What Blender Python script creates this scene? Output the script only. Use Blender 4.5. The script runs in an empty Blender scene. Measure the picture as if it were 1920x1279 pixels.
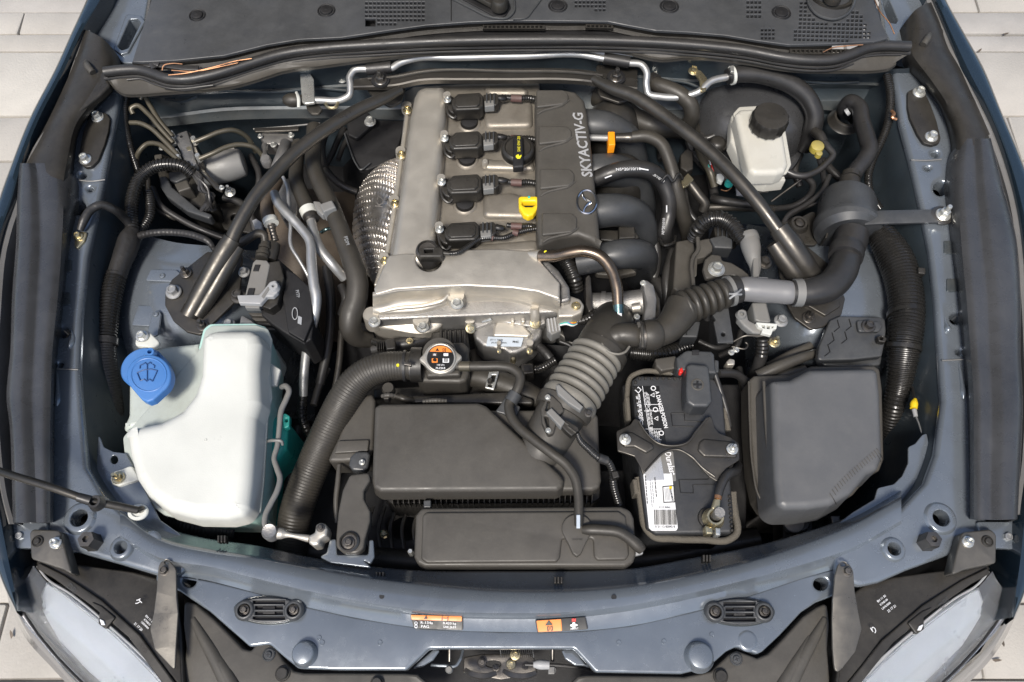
import bpy, bmesh, math, random
from mathutils import Vector, Matrix
from mathutils.geometry import delaunay_2d_cdt
random.seed(7)
scene = bpy.context.scene
COL = scene.collection
# ---------------------------------------------------------------- camera
TILT = math.radians(25.0); LENS = 28.0; CAMZ = 1.90; BAY = 0.85
FPX = LENS/36.0*1920.0
cam_d = bpy.data.cameras.new('camera'); cam_d.lens = LENS; cam_d.sensor_width = 36; cam_d.clip_start = 0.02; cam_d.clip_end = 200
cam = bpy.data.objects.new('camera', cam_d); COL.objects.link(cam)
cam.location = (0, 0, CAMZ); cam.rotation_euler = (TILT, 0, 0); scene.camera = cam
cam_d.dof.use_dof = False
# ---------------------------------------------------------------- light
SUN_EL = math.radians(58); SUN_AZ = math.radians(200)   # azimuth from +Y, clockwise
world = bpy.data.worlds.new('World'); scene.world = world; world.use_nodes = True
wn = world.node_tree.nodes; wl = world.node_tree.links
for n in list(wn): wn.remove(n)
wo = wn.new('ShaderNodeOutputWorld'); wb = wn.new('ShaderNodeBackground'); sk = wn.new('ShaderNodeTexSky')
sk.sky_type = 'NISHITA'; sk.sun_disc = False; sk.sun_elevation = SUN_EL; sk.sun_rotation = SUN_AZ
sk.air_density = 1.0; sk.dust_density = 2.5; sk.ozone_density = 1.0
wb.inputs['Strength'].default_value = 0.105
wl.new(sk.outputs[0], wb.inputs[0]); wl.new(wb.outputs[0], wo.inputs[0])
sd = bpy.data.lights.new('sun', 'SUN'); sd.energy = 2.8; sd.angle = math.radians(12); sd.color = (1.0, 0.95, 0.88)
sun = bpy.data.objects.new('sun', sd); COL.objects.link(sun)
sdir = Vector((math.sin(SUN_AZ)*math.cos(SUN_EL), math.cos(SUN_AZ)*math.cos(SUN_EL), math.sin(SUN_EL)))
sun.rotation_euler = sdir.to_track_quat('Z', 'Y').to_euler()
scene.view_settings.view_transform = 'Standard'; scene.view_settings.look = 'None'
scene.view_settings.exposure = 0.65; scene.view_settings.gamma = 1.0
# ---------------------------------------------------------------- coordinates
CT, ST = math.cos(TILT), math.sin(TILT)
def W(px, py, z=0.0):
    """place read off the photograph, at its own height z (cm above the bonnet line) -> metres"""
    u = (px-960.0)/FPX; v = (639.5-py)/FPX
    d = Vector((u, v*CT+ST, v*ST-CT))
    t = (BAY+z/100.0-CAMZ)/d.z
    return Vector((0, 0, CAMZ)) + d*t
def SC(px, py, z=0.0):
    v = (639.5-py)/FPX
    return (CAMZ-BAY-z/100.0)/(CT-v*ST)/FPX
def V(p, z=None):
    if isinstance(p, Vector): return p.copy()
    if z is not None and len(p) < 3: return W(p[0], p[1], z)
    return W(p[0], p[1], p[2] if len(p) > 2 else 0.0)
def dn(p, dz, dx=0, dy=0):
    q = V(p); return q + Vector((dx/100., dy/100., -dz/100.))
# ---------------------------------------------------------------- materials
MATS = {}
def mat(name, col, rough=0.5, metal=0.0, var=0.25, bump=0.15, bscale=600, dust=0.0, dcol=(0.20,0.17,0.13),
        coat=0.0, trans=0.0, sss=0.0, nscale=9.0, spec=0.5, rvar=0.15, aniso=None, flake=0.0, streak=None, ior=1.5, specks=0.0, spc=(.42,.42,.40)):
    if name in MATS: return MATS[name]
    m = bpy.data.materials.new(name); m.use_nodes = True; MATS[name] = m
    nt = m.node_tree; N = nt.nodes; L = nt.links; b = N['Principled BSDF']
    geo = N.new('ShaderNodeNewGeometry')
    def noise(s, det=4, ro=0.55):
        n = N.new('ShaderNodeTexNoise'); n.inputs['Scale'].default_value = s; n.inputs['Detail'].default_value = det
        n.inputs['Roughness'].default_value = ro; L.new(geo.outputs['Position'], n.inputs['Vector']); return n
    n1 = noise(nscale)
    r = N.new('ShaderNodeMapRange'); r.inputs[1].default_value = 0.3; r.inputs[2].default_value = 0.7
    r.inputs[3].default_value = 1-var; r.inputs[4].default_value = 1+var; L.new(n1.outputs['Fac'], r.inputs[0])
    mx = N.new('ShaderNodeVectorMath'); mx.operation = 'SCALE'; mx.inputs[0].default_value = col[:3]; L.new(r.outputs[0], mx.inputs['Scale'])
    last = mx.outputs[0]
    if dust > 0:
        n2 = noise(22, 8, 0.68); n3 = noise(260, 3)
        mm = N.new('ShaderNodeMath'); mm.operation = 'MULTIPLY'; L.new(n2.outputs['Fac'], mm.inputs[0])
        rr = N.new('ShaderNodeMapRange'); rr.inputs[1].default_value = .35; rr.inputs[2].default_value = .7; rr.inputs[3].default_value = .78; L.new(n3.outputs['Fac'], rr.inputs[0]); L.new(rr.outputs[0], mm.inputs[1])
        # dust settles on faces that look up
        sx = N.new('ShaderNodeSeparateXYZ'); L.new(geo.outputs['Normal'], sx.inputs[0])
        up = N.new('ShaderNodeMapRange'); up.inputs[1].default_value = 0.1; up.inputs[2].default_value = 1.0; up.inputs[3].default_value = .15; L.new(sx.outputs['Z'], up.inputs[0])
        m2 = N.new('ShaderNodeMath'); m2.operation = 'MULTIPLY'; L.new(mm.outputs[0], m2.inputs[0]); L.new(up.outputs[0], m2.inputs[1])
        m3 = N.new('ShaderNodeMath'); m3.operation = 'MULTIPLY'; m3.inputs[1].default_value = dust*1.9; m3.use_clamp = True; L.new(m2.outputs[0], m3.inputs[0])
        mc = N.new('ShaderNodeMix'); mc.data_type = 'RGBA'; L.new(m3.outputs[0], mc.inputs[0]); L.new(last, mc.inputs[6]); mc.inputs[7].default_value = (*dcol, 1)
        last = mc.outputs[2]
    if specks > 0:
        ns = noise(1500, 1); nl_ = noise(7, 3)
        s1 = N.new('ShaderNodeMapRange'); s1.inputs[1].default_value = .70; s1.inputs[2].default_value = .76; L.new(ns.outputs['Fac'], s1.inputs[0])
        s2 = N.new('ShaderNodeMapRange'); s2.inputs[1].default_value = .42; s2.inputs[2].default_value = .65; s2.inputs[3].default_value = .15; L.new(nl_.outputs['Fac'], s2.inputs[0])
        s3 = N.new('ShaderNodeMath'); s3.operation = 'MULTIPLY'; L.new(s1.outputs[0], s3.inputs[0]); L.new(s2.outputs[0], s3.inputs[1])
        s4 = N.new('ShaderNodeMath'); s4.operation = 'MULTIPLY'; s4.inputs[1].default_value = specks; L.new(s3.outputs[0], s4.inputs[0])
        sm = N.new('ShaderNodeMix'); sm.data_type = 'RGBA'; L.new(s4.outputs[0], sm.inputs[0]); L.new(last, sm.inputs[6]); sm.inputs[7].default_value = (*spc, 1)
        last = sm.outputs[2]
    L.new(last, b.inputs['Base Color'])
    n4 = noise(35, 6, .65)
    r2 = N.new('ShaderNodeMapRange'); r2.inputs[1].default_value = .3; r2.inputs[2].default_value = .7
    r2.inputs[3].default_value = max(0.03, rough-rvar); r2.inputs[4].default_value = min(1, rough+rvar); L.new(n4.outputs['Fac'], r2.inputs[0])
    L.new(r2.outputs[0], b.inputs['Roughness'])
    b.inputs['Metallic'].default_value = metal
    b.inputs['Specular IOR Level'].default_value = spec
    b.inputs['Coat Weight'].default_value = coat; b.inputs['Coat Roughness'].default_value = 0.08
    b.inputs['Transmission Weight'].default_value = trans; b.inputs['IOR'].default_value = ior
    if sss > 0:
        b.inputs['Subsurface Weight'].default_value = sss; b.inputs['Subsurface Radius'].default_value = (0.02,0.02,0.02)
    if bump > 0:
        n5 = noise(bscale, 3)
        bp = N.new('ShaderNodeBump'); bp.inputs['Strength'].default_value = bump; bp.inputs['Distance'].default_value = 0.0015
        if streak:
            mp = N.new('ShaderNodeMapping'); mp.inputs['Scale'].default_value = streak; L.new(geo.outputs['Position'], mp.inputs[0]); L.new(mp.outputs[0], n5.inputs['Vector'])
        L.new(n5.outputs['Fac'], bp.inputs['Height']); L.new(bp.outputs[0], b.inputs['Normal'])
    return m
M = {}
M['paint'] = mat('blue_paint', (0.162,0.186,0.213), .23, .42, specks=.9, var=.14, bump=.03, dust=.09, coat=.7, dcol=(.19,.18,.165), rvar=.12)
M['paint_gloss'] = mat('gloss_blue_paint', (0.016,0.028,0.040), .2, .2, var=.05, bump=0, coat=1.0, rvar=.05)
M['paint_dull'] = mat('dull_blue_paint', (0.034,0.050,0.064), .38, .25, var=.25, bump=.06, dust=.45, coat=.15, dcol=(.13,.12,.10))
M['lip'] = mat('grey_seam', (0.16,0.165,0.17), .5, .1, var=.2, bump=.1, dust=.4)
M['plastic'] = mat('black_plastic', (0.010,0.0095,0.0088), .38, 0, specks=.25, spec=.4, var=.3, bump=.06, bscale=1600, dust=.3, dcol=(.10,.09,.075))
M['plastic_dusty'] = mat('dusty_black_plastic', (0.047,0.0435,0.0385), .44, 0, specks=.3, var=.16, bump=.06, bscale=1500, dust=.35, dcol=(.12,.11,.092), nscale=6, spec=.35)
M['plastic_grey'] = mat('grey_black_plastic', (0.024,0.026,0.029), .38, 0, var=.2, bump=.05, bscale=1500, dust=.35, dcol=(.13,.13,.125))
M['cowl'] = mat('weathered_cowl_plastic', (0.032,0.034,0.038), .42, 0, specks=.4, var=.35, bump=.1, bscale=1200, dust=.25, dcol=(.13,.13,.125))
M['rubber'] = mat('black_rubber', (0.015,0.015,0.016), .40, 0, var=.3, bump=.08, dust=.2, dcol=(.11,.10,.085))
M['rubber_dusty'] = mat('dusty_rubber', (0.024,0.022,0.019), .46, 0, var=.2, bump=.1, dust=.3, dcol=(.10,.088,.068), spec=.4)
M['loom'] = mat('loom_plastic', (0.009,0.009,0.009), .27, 0, var=.2, bump=.05, dust=.15, dcol=(.10,.09,.075))
M['tape'] = mat('loom_tape', (0.014,0.014,0.015), .42, 0, var=.3, bump=.7, bscale=120, dust=.2, dcol=(.1,.09,.075))
M['black'] = mat('deep_black', (0.006,0.006,0.007), .6, 0, var=.3, bump=.2, dust=.12, dcol=(.05,.045,.04))
M['satin'] = mat('satin_black_metal', (0.075,0.070,0.063), .38, .7, var=.15, bump=.04, dust=.14, dcol=(.13,.115,.09))
M['alu'] = mat('cast_aluminium', (0.55,0.515,0.45), .47, .7, var=.05, bump=.2, bscale=900, dust=.2, dcol=(.30,.27,.22), rvar=.08)
M['alu_shaded_dusty'] = mat('shaded_dusty_cast_aluminium', (0.31,0.285,0.245), .46, .55, var=.2, bump=.2, bscale=900, dust=.45, dcol=(.17,.145,.11), nscale=16)  # valve cover deck: shade as well as dust put into the darker colour
M['alu_rough'] = mat('raw_aluminium', (0.34,0.335,0.325), .45, .8, var=.2, bump=.5, bscale=500, dust=.35, dcol=(.25,.22,.18))
M['shield'] = mat('heat_shield_foil', (0.62,0.58,0.53), .34, .9, var=.1, bump=.1, dust=.15)
M['zinc'] = mat('zinc_plate', (0.66,0.66,0.62), .30, .75, var=.15, bump=.1, dust=.12)
M['zinc_yellow'] = mat('yellow_zinc', (0.60,0.52,0.33), .3, .9, var=.2, bump=.1, dust=.1)
M['dark_bolt'] = mat('dark_bolt', (0.12,0.115,0.11), .38, .85, var=.25, bump=.1, dust=.3)
M['pipe'] = mat('dull_metal_pipe', (0.45,0.455,0.45), .42, .7, var=.1, bump=.06, dust=.2)
M['chrome'] = mat('chrome', (0.8,0.8,0.8), .1, 1.0, var=.03, bump=0, rvar=.04)
M['white_tank'] = mat('white_tank_plastic', (0.57,0.575,0.53), .42, 0, var=.07, bump=.12, bscale=500, sss=.12, nscale=12)
M['tank_dirty'] = mat('translucent_tank_plastic', (0.42,0.46,0.43), .4, 0, var=.2, bump=.2, bscale=700, dust=.3, dcol=(.25,.25,.20), sss=.1)
M['tank_lower'] = mat('lower_tank_plastic', (0.40,0.60,0.54), .4, 0, var=.15, bump=.15, sss=.1)
M['brake_tank'] = mat('milky_plastic', (0.52,0.51,0.46), .38, 0, var=.12, bump=.1, dust=.25, dcol=(.38,.34,.26), sss=.15)
M['teal'] = mat('teal_coolant_plastic', (0.03,0.42,0.36), .35, 0, var=.25, bump=.1, sss=.1, dust=.15)
M['blue_cap'] = mat('blue_cap', (0.045,0.16,0.42), .42, 0, var=.05, bump=.15, bscale=800, dust=.12, dcol=(.2,.28,.4))
M['blue_line'] = mat('blue_relief', (0.02,0.065,0.19), .5, 0, var=.05, bump=0)
M['yellow'] = mat('yellow_plastic', (0.80,0.55,0.01), .35, 0, var=.05, bump=.05, dust=.1)
M['orange'] = mat('orange_plastic', (0.85,0.30,0.01), .4, 0, var=.05, bump=.05)
M['orange_print'] = mat('orange_print', (0.80,0.24,0.045), .4, 0, var=.04, bump=0)
M['white_print'] = mat('white_print', (0.72,0.72,0.72), .45, 0, var=.05, bump=0)
M['silver_print'] = mat('silver_print', (0.60,0.60,0.60), .3, .5, var=.05, bump=0)
M['grey_print'] = mat('grey_print', (0.30,0.31,0.32), .45, 0, var=.1, bump=0)
M['black_print'] = mat('black_print', (0.012,0.012,0.012), .45, 0, var=.05, bump=0)
M['yellow_print'] = mat('yellow_print', (0.8,0.7,0.03), .45, 0, var=.05, bump=0)
M['red'] = mat('red_plastic', (0.6,0.02,0.015), .4, 0, var=.05, bump=0)
M['maroon'] = mat('maroon_tape', (0.075,0.035,0.032), .6, 0, var=.3, bump=.2, dust=.2)
M['grey_conn'] = mat('grey_connector', (0.16,0.165,0.165), .5, 0, var=.15, bump=.1, dust=.35)
M['lightgrey'] = mat('light_grey_plastic', (0.34,0.35,0.36), .5, 0, var=.15, bump=.1, dust=.3)
M['copper'] = mat('copper_wire', (0.42,0.22,0.12), .35, .8, var=.1, bump=0)
M['brown'] = mat('rusty_brown', (0.06,0.042,0.030), .6, .2, var=.3, bump=.4, bscale=300, dust=.4)
M['sticker_grey'] = mat('pale_blue_sticker', (0.45,0.5,0.55), .4, 0, var=.05, bump=0)
M['lens'] = mat('headlamp_lens', (0.9,0.92,0.94), .04, 0, var=.02, bump=0, trans=.93, rvar=.02, ior=1.35)
M['reflector'] = mat('frosted_lamp_rim', (0.60,0.62,0.64), .38, .15, var=.08, bump=.1, dust=.2, specks=.5, spc=(.3,.3,.3))
M['lampsilver'] = mat('lamp_silver', (0.7,0.71,0.72), .18, .9, var=.05, bump=0)
M['arm'] = mat('grey_pressed_steel', (0.085,0.082,0.075), .38, .5, var=.15, bump=.05, dust=.4, dcol=(.2,.18,.15))
M['glossplastic'] = mat('sheened_black_plastic', (0.037,0.0375,0.039), .30, 0, var=.3, bump=.04, dust=.06, dcol=(.12,.12,.12), spec=.8)
M['fusecover'] = mat('grey_cover_plastic', (0.078,0.080,0.082), .44, 0, var=.08, bump=.06, bscale=1500, dust=.25, dcol=(.16,.155,.15), nscale=5)  # fuse box cover top, a lighter grey than the other plastics
M['foam'] = mat('felt_edge', (0.075,0.068,0.055), .85, 0, var=.3, bump=.9, bscale=500, dust=.3)
M['stone'] = mat('pale_paving_stone', (0.37,0.345,0.305), .8, 0, specks=.5, spc=(.14,.13,.12), var=.2, bump=.8, bscale=160, dust=.25, dcol=(.38,.36,.33), nscale=3.2, spec=.3)
M['stone2'] = mat('paler_paving_stone', (0.41,0.385,0.34), .8, 0, specks=.5, spc=(.14,.13,.12), var=.17, bump=.8, bscale=140, dust=.25, dcol=(.42,.40,.36), nscale=4.2, spec=.3)
M['stone3'] = mat('greyer_paving_stone', (0.32,0.305,0.28), .8, 0, specks=.5, spc=(.14,.13,.12), var=.2, bump=.8, bscale=170, dust=.3, dcol=(.36,.33,.30), nscale=5, spec=.3)
M['sand'] = mat('joint_sand', (0.19,0.175,0.155), .95, 0, var=.3, bump=.6, bscale=300)
# ---------------------------------------------------------------- object helpers
WLOC = {}
def mk(name, me, m, parent=None, label=None, kind=None, smooth=40):
    """link a mesh whose vertices are world metres; origin goes to its bounding-box centre, parented by translation"""
    if isinstance(me, bmesh.types.BMesh):
        bm = me; me = bpy.data.meshes.new(name); bm.to_mesh(me); bm.free()
    n = len(me.vertices)
    co = [0.0]*(n*3); me.vertices.foreach_get('co', co)
    if n:
        xs, ys, zs = co[0::3], co[1::3], co[2::3]
        c = Vector(((min(xs)+max(xs))/2, (min(ys)+max(ys))/2, min(zs)))
    else: c = Vector((0,0,0))
    me.transform(Matrix.Translation(-c))
    if m is not None and not me.materials: me.materials.append(m if not isinstance(m, str) else M[m])
    if smooth:
        me.shade_smooth()
        try: me.set_sharp_from_angle(angle=math.radians(smooth))
        except Exception: pass
    o = bpy.data.objects.new(name, me); COL.objects.link(o)
    WLOC[o.name] = c
    if parent is not None:
        o.parent = parent; o.location = c - WLOC[parent.name]
    else: o.location = c
    if label: o['label'] = label
    if kind: o['kind'] = kind
    return o
def thing(name, label, cat, at, group=None):
    o = bpy.data.objects.new(name, None); COL.objects.link(o); o.empty_display_size = 0.02
    o.location = V(at); WLOC[o.name] = V(at)
    o['label'] = label; o['category'] = cat
    if group: o['group'] = group
    return o
def tag(o, label, cat, group=None):
    o['label'] = label; o['category'] = cat
    if group: o['group'] = group
    return o
def inst(o, name, pos, scale=1.0, rot=None, parent=None, label=None):
    """another object on the same mesh, placed in world metres"""
    c = bpy.data.objects.new(name, o.data if not isinstance(o, bpy.types.Mesh) else o); COL.objects.link(c)
    WLOC[c.name] = Vector(pos)
    if parent is not None: c.parent = parent; c.location = Vector(pos)-WLOC[parent.name]
    else: c.location = pos
    c.scale = (scale,)*3 if not isinstance(scale, (tuple, list)) else scale
    if rot is not None: c.rotation_euler = rot
    if label: c['label'] = label
    return c
# ---------------------------------------------------------------- curve maths
def cr(pts, n, closed=False):
    """Catmull-Rom through vectors (any dimension as tuples)"""
    P = [tuple(p) for p in pts]; k = len(P); out = []
    if k < 3 and not closed:
        for i in range(n+1):
            t = i/n; out.append(tuple(P[0][j]*(1-t)+P[-1][j]*t for j in range(len(P[0]))))
        return out
    segs = k if closed else k-1
    for s in range(segs):
        p1, p2 = P[s % k], P[(s+1) % k]
        p0 = P[(s-1) % k] if (closed or s > 0) else tuple(2*p1[j]-p2[j] for j in range(len(p1)))
        p3 = P[(s+2) % k] if (closed or s+2 < k) else tuple(2*p2[j]-p1[j] for j in range(len(p1)))
        # centripetal-ish: limit tangents by segment length
        d1 = math.dist(p1, p2) or 1e-9; d0 = math.dist(p0, p1) or 1e-9; d2 = math.dist(p2, p3) or 1e-9
        def tang(a, b, c, da, db):
            return tuple(((b[j]-a[j])/da*db + (c[j]-b[j])/db*da)/(da+db) for j in range(len(a)))
        t1 = tang(p0, p1, p2, d0, d1); t2 = tang(p1, p2, p3, d1, d2)
        for i in range(n):
            t = i/n; t_2 = t*t; t_3 = t_2*t
            h1 = 2*t_3-3*t_2+1; h2 = t_3-2*t_2+t; h3 = -2*t_3+3*t_2; h4 = t_3-t_2
            out.append(tuple(h1*p1[j]+h2*d1*t1[j]+h3*p2[j]+h4*d1*t2[j] for j in range(len(p1))))
    if not closed: out.append(P[-1])
    return out
def lin(pts, step):
    out = []
    for a, b in zip(pts[:-1], pts[1:]):
        n = max(1, int(math.dist(a, b)/step))
        for i in range(n): out.append(tuple(a[j]+(b[j]-a[j])*i/n for j in range(len(a))))
    out.append(tuple(pts[-1])); return out
def resample(pts, step):
    """even steps along a polyline of tuples (first 3 comps are the place)"""
    out = [pts[0]]; acc = 0.0
    L = [0.0]
    for a, b in zip(pts[:-1], pts[1:]): L.append(L[-1]+math.dist(a[:3], b[:3]))
    n = max(2, int(round(L[-1]/step))); j = 0
    for i in range(1, n):
        s = L[-1]*i/n
        while L[j+1] < s: j += 1
        t = (s-L[j])/((L[j+1]-L[j]) or 1e-9)
        out.append(tuple(pts[j][k]+(pts[j+1][k]-pts[j][k])*t for k in range(len(pts[0]))))
    out.append(pts[-1]); return out
def roundpoly(pts, r, n=5):
    """round corners of a closed outline of vectors; r metres, or list per vertex"""
    out = []; k = len(pts)
    for i in range(k):
        p = pts[i]; a = pts[i-1]; b = pts[(i+1) % k]
        ri = r[i % len(r)] if isinstance(r, (list, tuple)) else r
        va = a-p; vb = b-p; la, lb = va.length, vb.length
        if ri <= 0 or la < 1e-6 or lb < 1e-6: out.append(p.copy()); continue
        va.normalize(); vb.normalize()
        ang = va.angle(vb, math.pi)
        if ang > math.radians(172): out.append(p.copy()); continue
        d = min(ri/math.tan(ang/2), la*0.46, lb*0.46)
        s = p+va*d; e = p+vb*d
        for q in range(n+1):
            t = q/n; out.append(s*(1-t)**2+p*2*t*(1-t)+e*t*t)
    return out
def area2(L):
    return sum(L[i-1].x*L[i].y-L[i].x*L[i-1].y for i in range(len(L)))/2
def offset(L, d):
    """shift a counter-clockwise loop inward by d (xy only)"""
    k = len(L); out = []
    for i in range(k):
        a, p, b = L[i-1], L[i], L[(i+1) % k]
        e1 = (p-a).xy; e2 = (b-p).xy
        if e1.length < 1e-9: e1 = e2
        if e2.length < 1e-9: e2 = e1
        if e1.length < 1e-9: out.append(p.copy()); continue
        e1 = e1.normalized(); e2 = e2.normalized()
        n1 = Vector((-e1.y, e1.x)); n2 = Vector((-e2.y, e2.x)); n = n1+n2
        if n.length < 1e-6: n = n1
        n.normalize(); c = max(0.5, n.dot(n1))
        out.append(Vector((p.x+n.x*d/c, p.y+n.y*d/c, p.z)))
    return out
# ---------------------------------------------------------------- shapes (bmesh, world metres)
def _loop(pts, z, rnd, sc):
    L = [V(p, z) for p in pts]
    if rnd: L = roundpoly(L, [q*sc for q in rnd] if isinstance(rnd, (list, tuple)) else rnd*sc)
    if area2(L) < 0: L.reverse()
    return L
def plate(pts, z=0, th=0.3, bev=0.1, rnd=4, holes=(), draft=0, steps=3, bm=None, bottom=False, hr=0, hwall=None, smooth_in=0):
    """pressed or moulded plate: outline at its top face, th/bev/draft in cm, rnd in px; holes = list of outlines or (px,py,r[,ry])"""
    bm = bm or bmesh.new()
    sc = SC(pts[0][0], pts[0][1], z if not callable(z) else 0) if not isinstance(pts[0], Vector) else 0.0008
    outer = _loop(pts, z, rnd, sc)
    if smooth_in: outer = [Vector(p) for p in cr(outer, smooth_in, closed=True)]
    th /= 100.; bev /= 100.; draft /= 100.
    zz = z
    loops = [(outer, 1)]
    for h in holes:
        if isinstance(h[0], (int, float)):
            rx = h[2]; ry = h[3] if len(h) > 3 else h[2]*0.93; hz = h[4] if len(h) > 4 else z
            L = [W(h[0]+rx*math.cos(a), h[1]+ry*math.sin(a), hz) for a in [2*math.pi*i/22 for i in range(22)]]
        else: L = _loop(h, z, hr, sc); L = L
        if area2(L) < 0: L.reverse()
        loops.append((L, -1))
    tops = []
    for L, sgn in loops:
        rings = []
        t = th if sgn > 0 else (th if hwall is None else hwall/100.)
        dr = -draft if sgn > 0 else 0
        base = [Vector((p.x, p.y, p.z-t)) for p in (offset(L, dr*1.0) if dr else L)]
        rings.append(base)
        if bev > 0:
            for s in range(steps+1):
                a = math.pi/2*s/steps
                o = bev*(1-math.cos(a)); h = bev*(1-math.sin(a))
                rings.append([Vector((p.x, p.y, p.z-h)) for p in offset(L, o*sgn)])
        else: rings.append(L)
        vr = [[bm.verts.new(p) for p in R] for R in rings]
        k = len(L)
        for R1, R2 in zip(vr[:-1], vr[1:]):
            for i in range(k):
                q = (R1[i-1], R1[i], R2[i], R2[i-1])
                try: bm.faces.new(q if sgn > 0 else q[::-1])
                except ValueError: pass
        tops.append(vr[-1])
    fill(bm, tops)
    if bottom:
        pass
    return bm
def fill(bm, tops):
    """triangulate between an outer ring and hole rings of bmesh verts"""
    flat = [v for R in tops for v in R]; E = []; k0 = 0
    for R in tops:
        E += [(k0+i, k0+(i+1) % len(R)) for i in range(len(R))]; k0 += len(R)
    vs, es, fs, ov, oe, of = delaunay_2d_cdt([v.co.xy*1000 for v in flat], E, [], 1, 1e-5)
    mp = []
    for i, v in enumerate(vs):
        if ov[i]: mp.append(flat[ov[i][0]])
        else:
            q = min(flat, key=lambda w: (w.co.xy*1000-v).length_squared)
            mp.append(bm.verts.new((v.x/1000, v.y/1000, q.co.z)))
    H = [[v.co.xy*1000 for v in R] for R in tops]
    BB = [(min(p.x for p in L), max(p.x for p in L), min(p.y for p in L), max(p.y for p in L)) for L in H]
    def inside(c, L):
        r = False; j = len(L)-1
        for i in range(len(L)):
            a, b = L[i], L[j]
            if (a.y > c.y) != (b.y > c.y) and c.x < (b.x-a.x)*(c.y-a.y)/(b.y-a.y)+a.x: r = not r
            j = i
        return r
    for f in fs:
        if len(f) > 2:
            c = sum((vs[i] for i in f), Vector((0,0)))/len(f)
            if not inside(c, H[0]): continue
            if any(B[0] < c.x < B[1] and B[2] < c.y < B[3] and inside(c, L) for B, L in zip(BB[1:], H[1:])): continue
        t = [mp[i] for i in f]
        if len(set(t)) < 3: continue
        n = (t[1].co-t[0].co).cross(t[2].co-t[0].co)
        try: bm.faces.new(t if n.z > 0 else t[::-1])
        except ValueError: pass
def rect(x0, y0, x1, y1): return [(x0, y0), (x1, y0), (x1, y1), (x0, y1)]
def orect(cx, cy, w, h, deg):
    a = math.radians(deg); c, s = math.cos(a), math.sin(a)
    return [(cx+x*c-y*s, cy+x*s+y*c) for x, y in ((-w/2,-h/2),(w/2,-h/2),(w/2,h/2),(-w/2,h/2))]
def circ(cx, cy, r, ry=None, n=28):
    ry = ry or r
    return [(cx+r*math.cos(2*math.pi*i/n), cy+ry*math.sin(2*math.pi*i/n)) for i in range(n)]
def frames(P):
    T_ = []
    for i in range(len(P)):
        a = P[max(0, i-1)]; b = P[min(len(P)-1, i+1)]; t = (b-a)
        T_.append(t.normalized() if t.length > 1e-9 else Vector((1,0,0)))
    up = Vector((0,0,1)); n = up-T_[0]*up.dot(T_[0])
    if n.length < .2: up = Vector((0,1,0)); n = up-T_[0]*up.dot(T_[0])
    n.normalize(); F = []
    for t in T_:
        n = n-t*n.dot(t); n.normalize(); F.append((t, n, t.cross(n)))
    return F
def tube(pts, r=None, sides=14, seg=8, rib=None, amp=0.12, step=None, cap=True, bm=None, flat=None, world=False, hard=False):
    """round hose or pipe: pts (px,py,z[,r]) r in px; rib = pitch in px for a corrugated hose; flat=(w,h) px gives a strap section"""
    bm = bm or bmesh.new()
    Q = []
    for p in pts:
        if world: Q.append((p[0].x, p[0].y, p[0].z, p[1])); continue
        s = SC(p[0], p[1], p[2]); w = W(p[0], p[1], p[2]); rr = (p[3] if len(p) > 3 else r)
        Q.append((w.x, w.y, w.z, (rr if rr else 1)*s, s))
    C = [tuple(q[:4]) for q in Q]
    C = lin(C, 1e9) if hard else cr(C, seg)
    if rib:
        s0 = 0.0008 if world else Q[0][4]
        C = resample(C, rib*s0/4.0)
    elif step: C = resample(C, step)
    P = [Vector(c[:3]) for c in C]; F = frames(P); rings = []
    for i, (p, (t, n, b)) in enumerate(zip(P, F)):
        rr = C[i][3]
        if rib: rr *= 1+amp*(0, 1, 1, 0)[i % 4] - amp*.5
        if flat:
            w, h = flat[0]*rr, flat[1]*rr
            # section kept level: b horizontal
            ring = [p+b*x*w+n*y*h for x, y in ((-.5,-.5),(.5,-.5),(.5,.3),(.42,.5),(-.42,.5),(-.5,.3))]
        else:
            ring = [p+(n*math.cos(a)+b*math.sin(a))*rr for a in [2*math.pi*k/sides for k in range(sides)]]
        rings.append([bm.verts.new(q) for q in ring])
    k = len(rings[0])
    for A, B in zip(rings[:-1], rings[1:]):
        for j in range(k): bm.faces.new((A[j-1], A[j], B[j], B[j-1])[::-1])
    if cap:
        for R in (rings[0], rings[-1]):
            try: bm.faces.new(R)
            except ValueError: pass
    bmesh.ops.recalc_face_normals(bm, faces=bm.faces)
    return bm
def loft(rows, nu=6, nv=1, smooth_v=False, close=False, bm=None, thick=0, flip=False):
    """surface through rows of places; nu = samples between rows (smooth), nv = samples inside a row"""
    bm = bm or bmesh.new()
    R = [[tuple(V(p)) for p in row] for row in rows]
    if nv > 1 or smooth_v: R = [cr(row, nv) if smooth_v else row for row in R]
    cols = list(zip(*R))
    cols = [cr(c, nu, closed=close) for c in cols]
    G = [[bm.verts.new(Vector(p)) for p in c] for c in cols]
    m = len(G[0])
    for A, B in zip(G[:-1], G[1:]):
        for j in range(m-1 if not close else m):
            jn = (j+1) % m
            try: bm.faces.new((A[j], A[jn], B[jn], B[j]))
            except ValueError: pass
    bmesh.ops.recalc_face_normals(bm, faces=bm.faces)
    up = sum((f.normal.z*f.calc_area() for f in bm.faces))
    if (up < 0) != flip:
        bmesh.ops.reverse_faces(bm, faces=bm.faces)
    if thick:
        bmesh.ops.solidify(bm, geom=bm.faces[:], thickness=thick/100.)
    return bm
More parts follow.
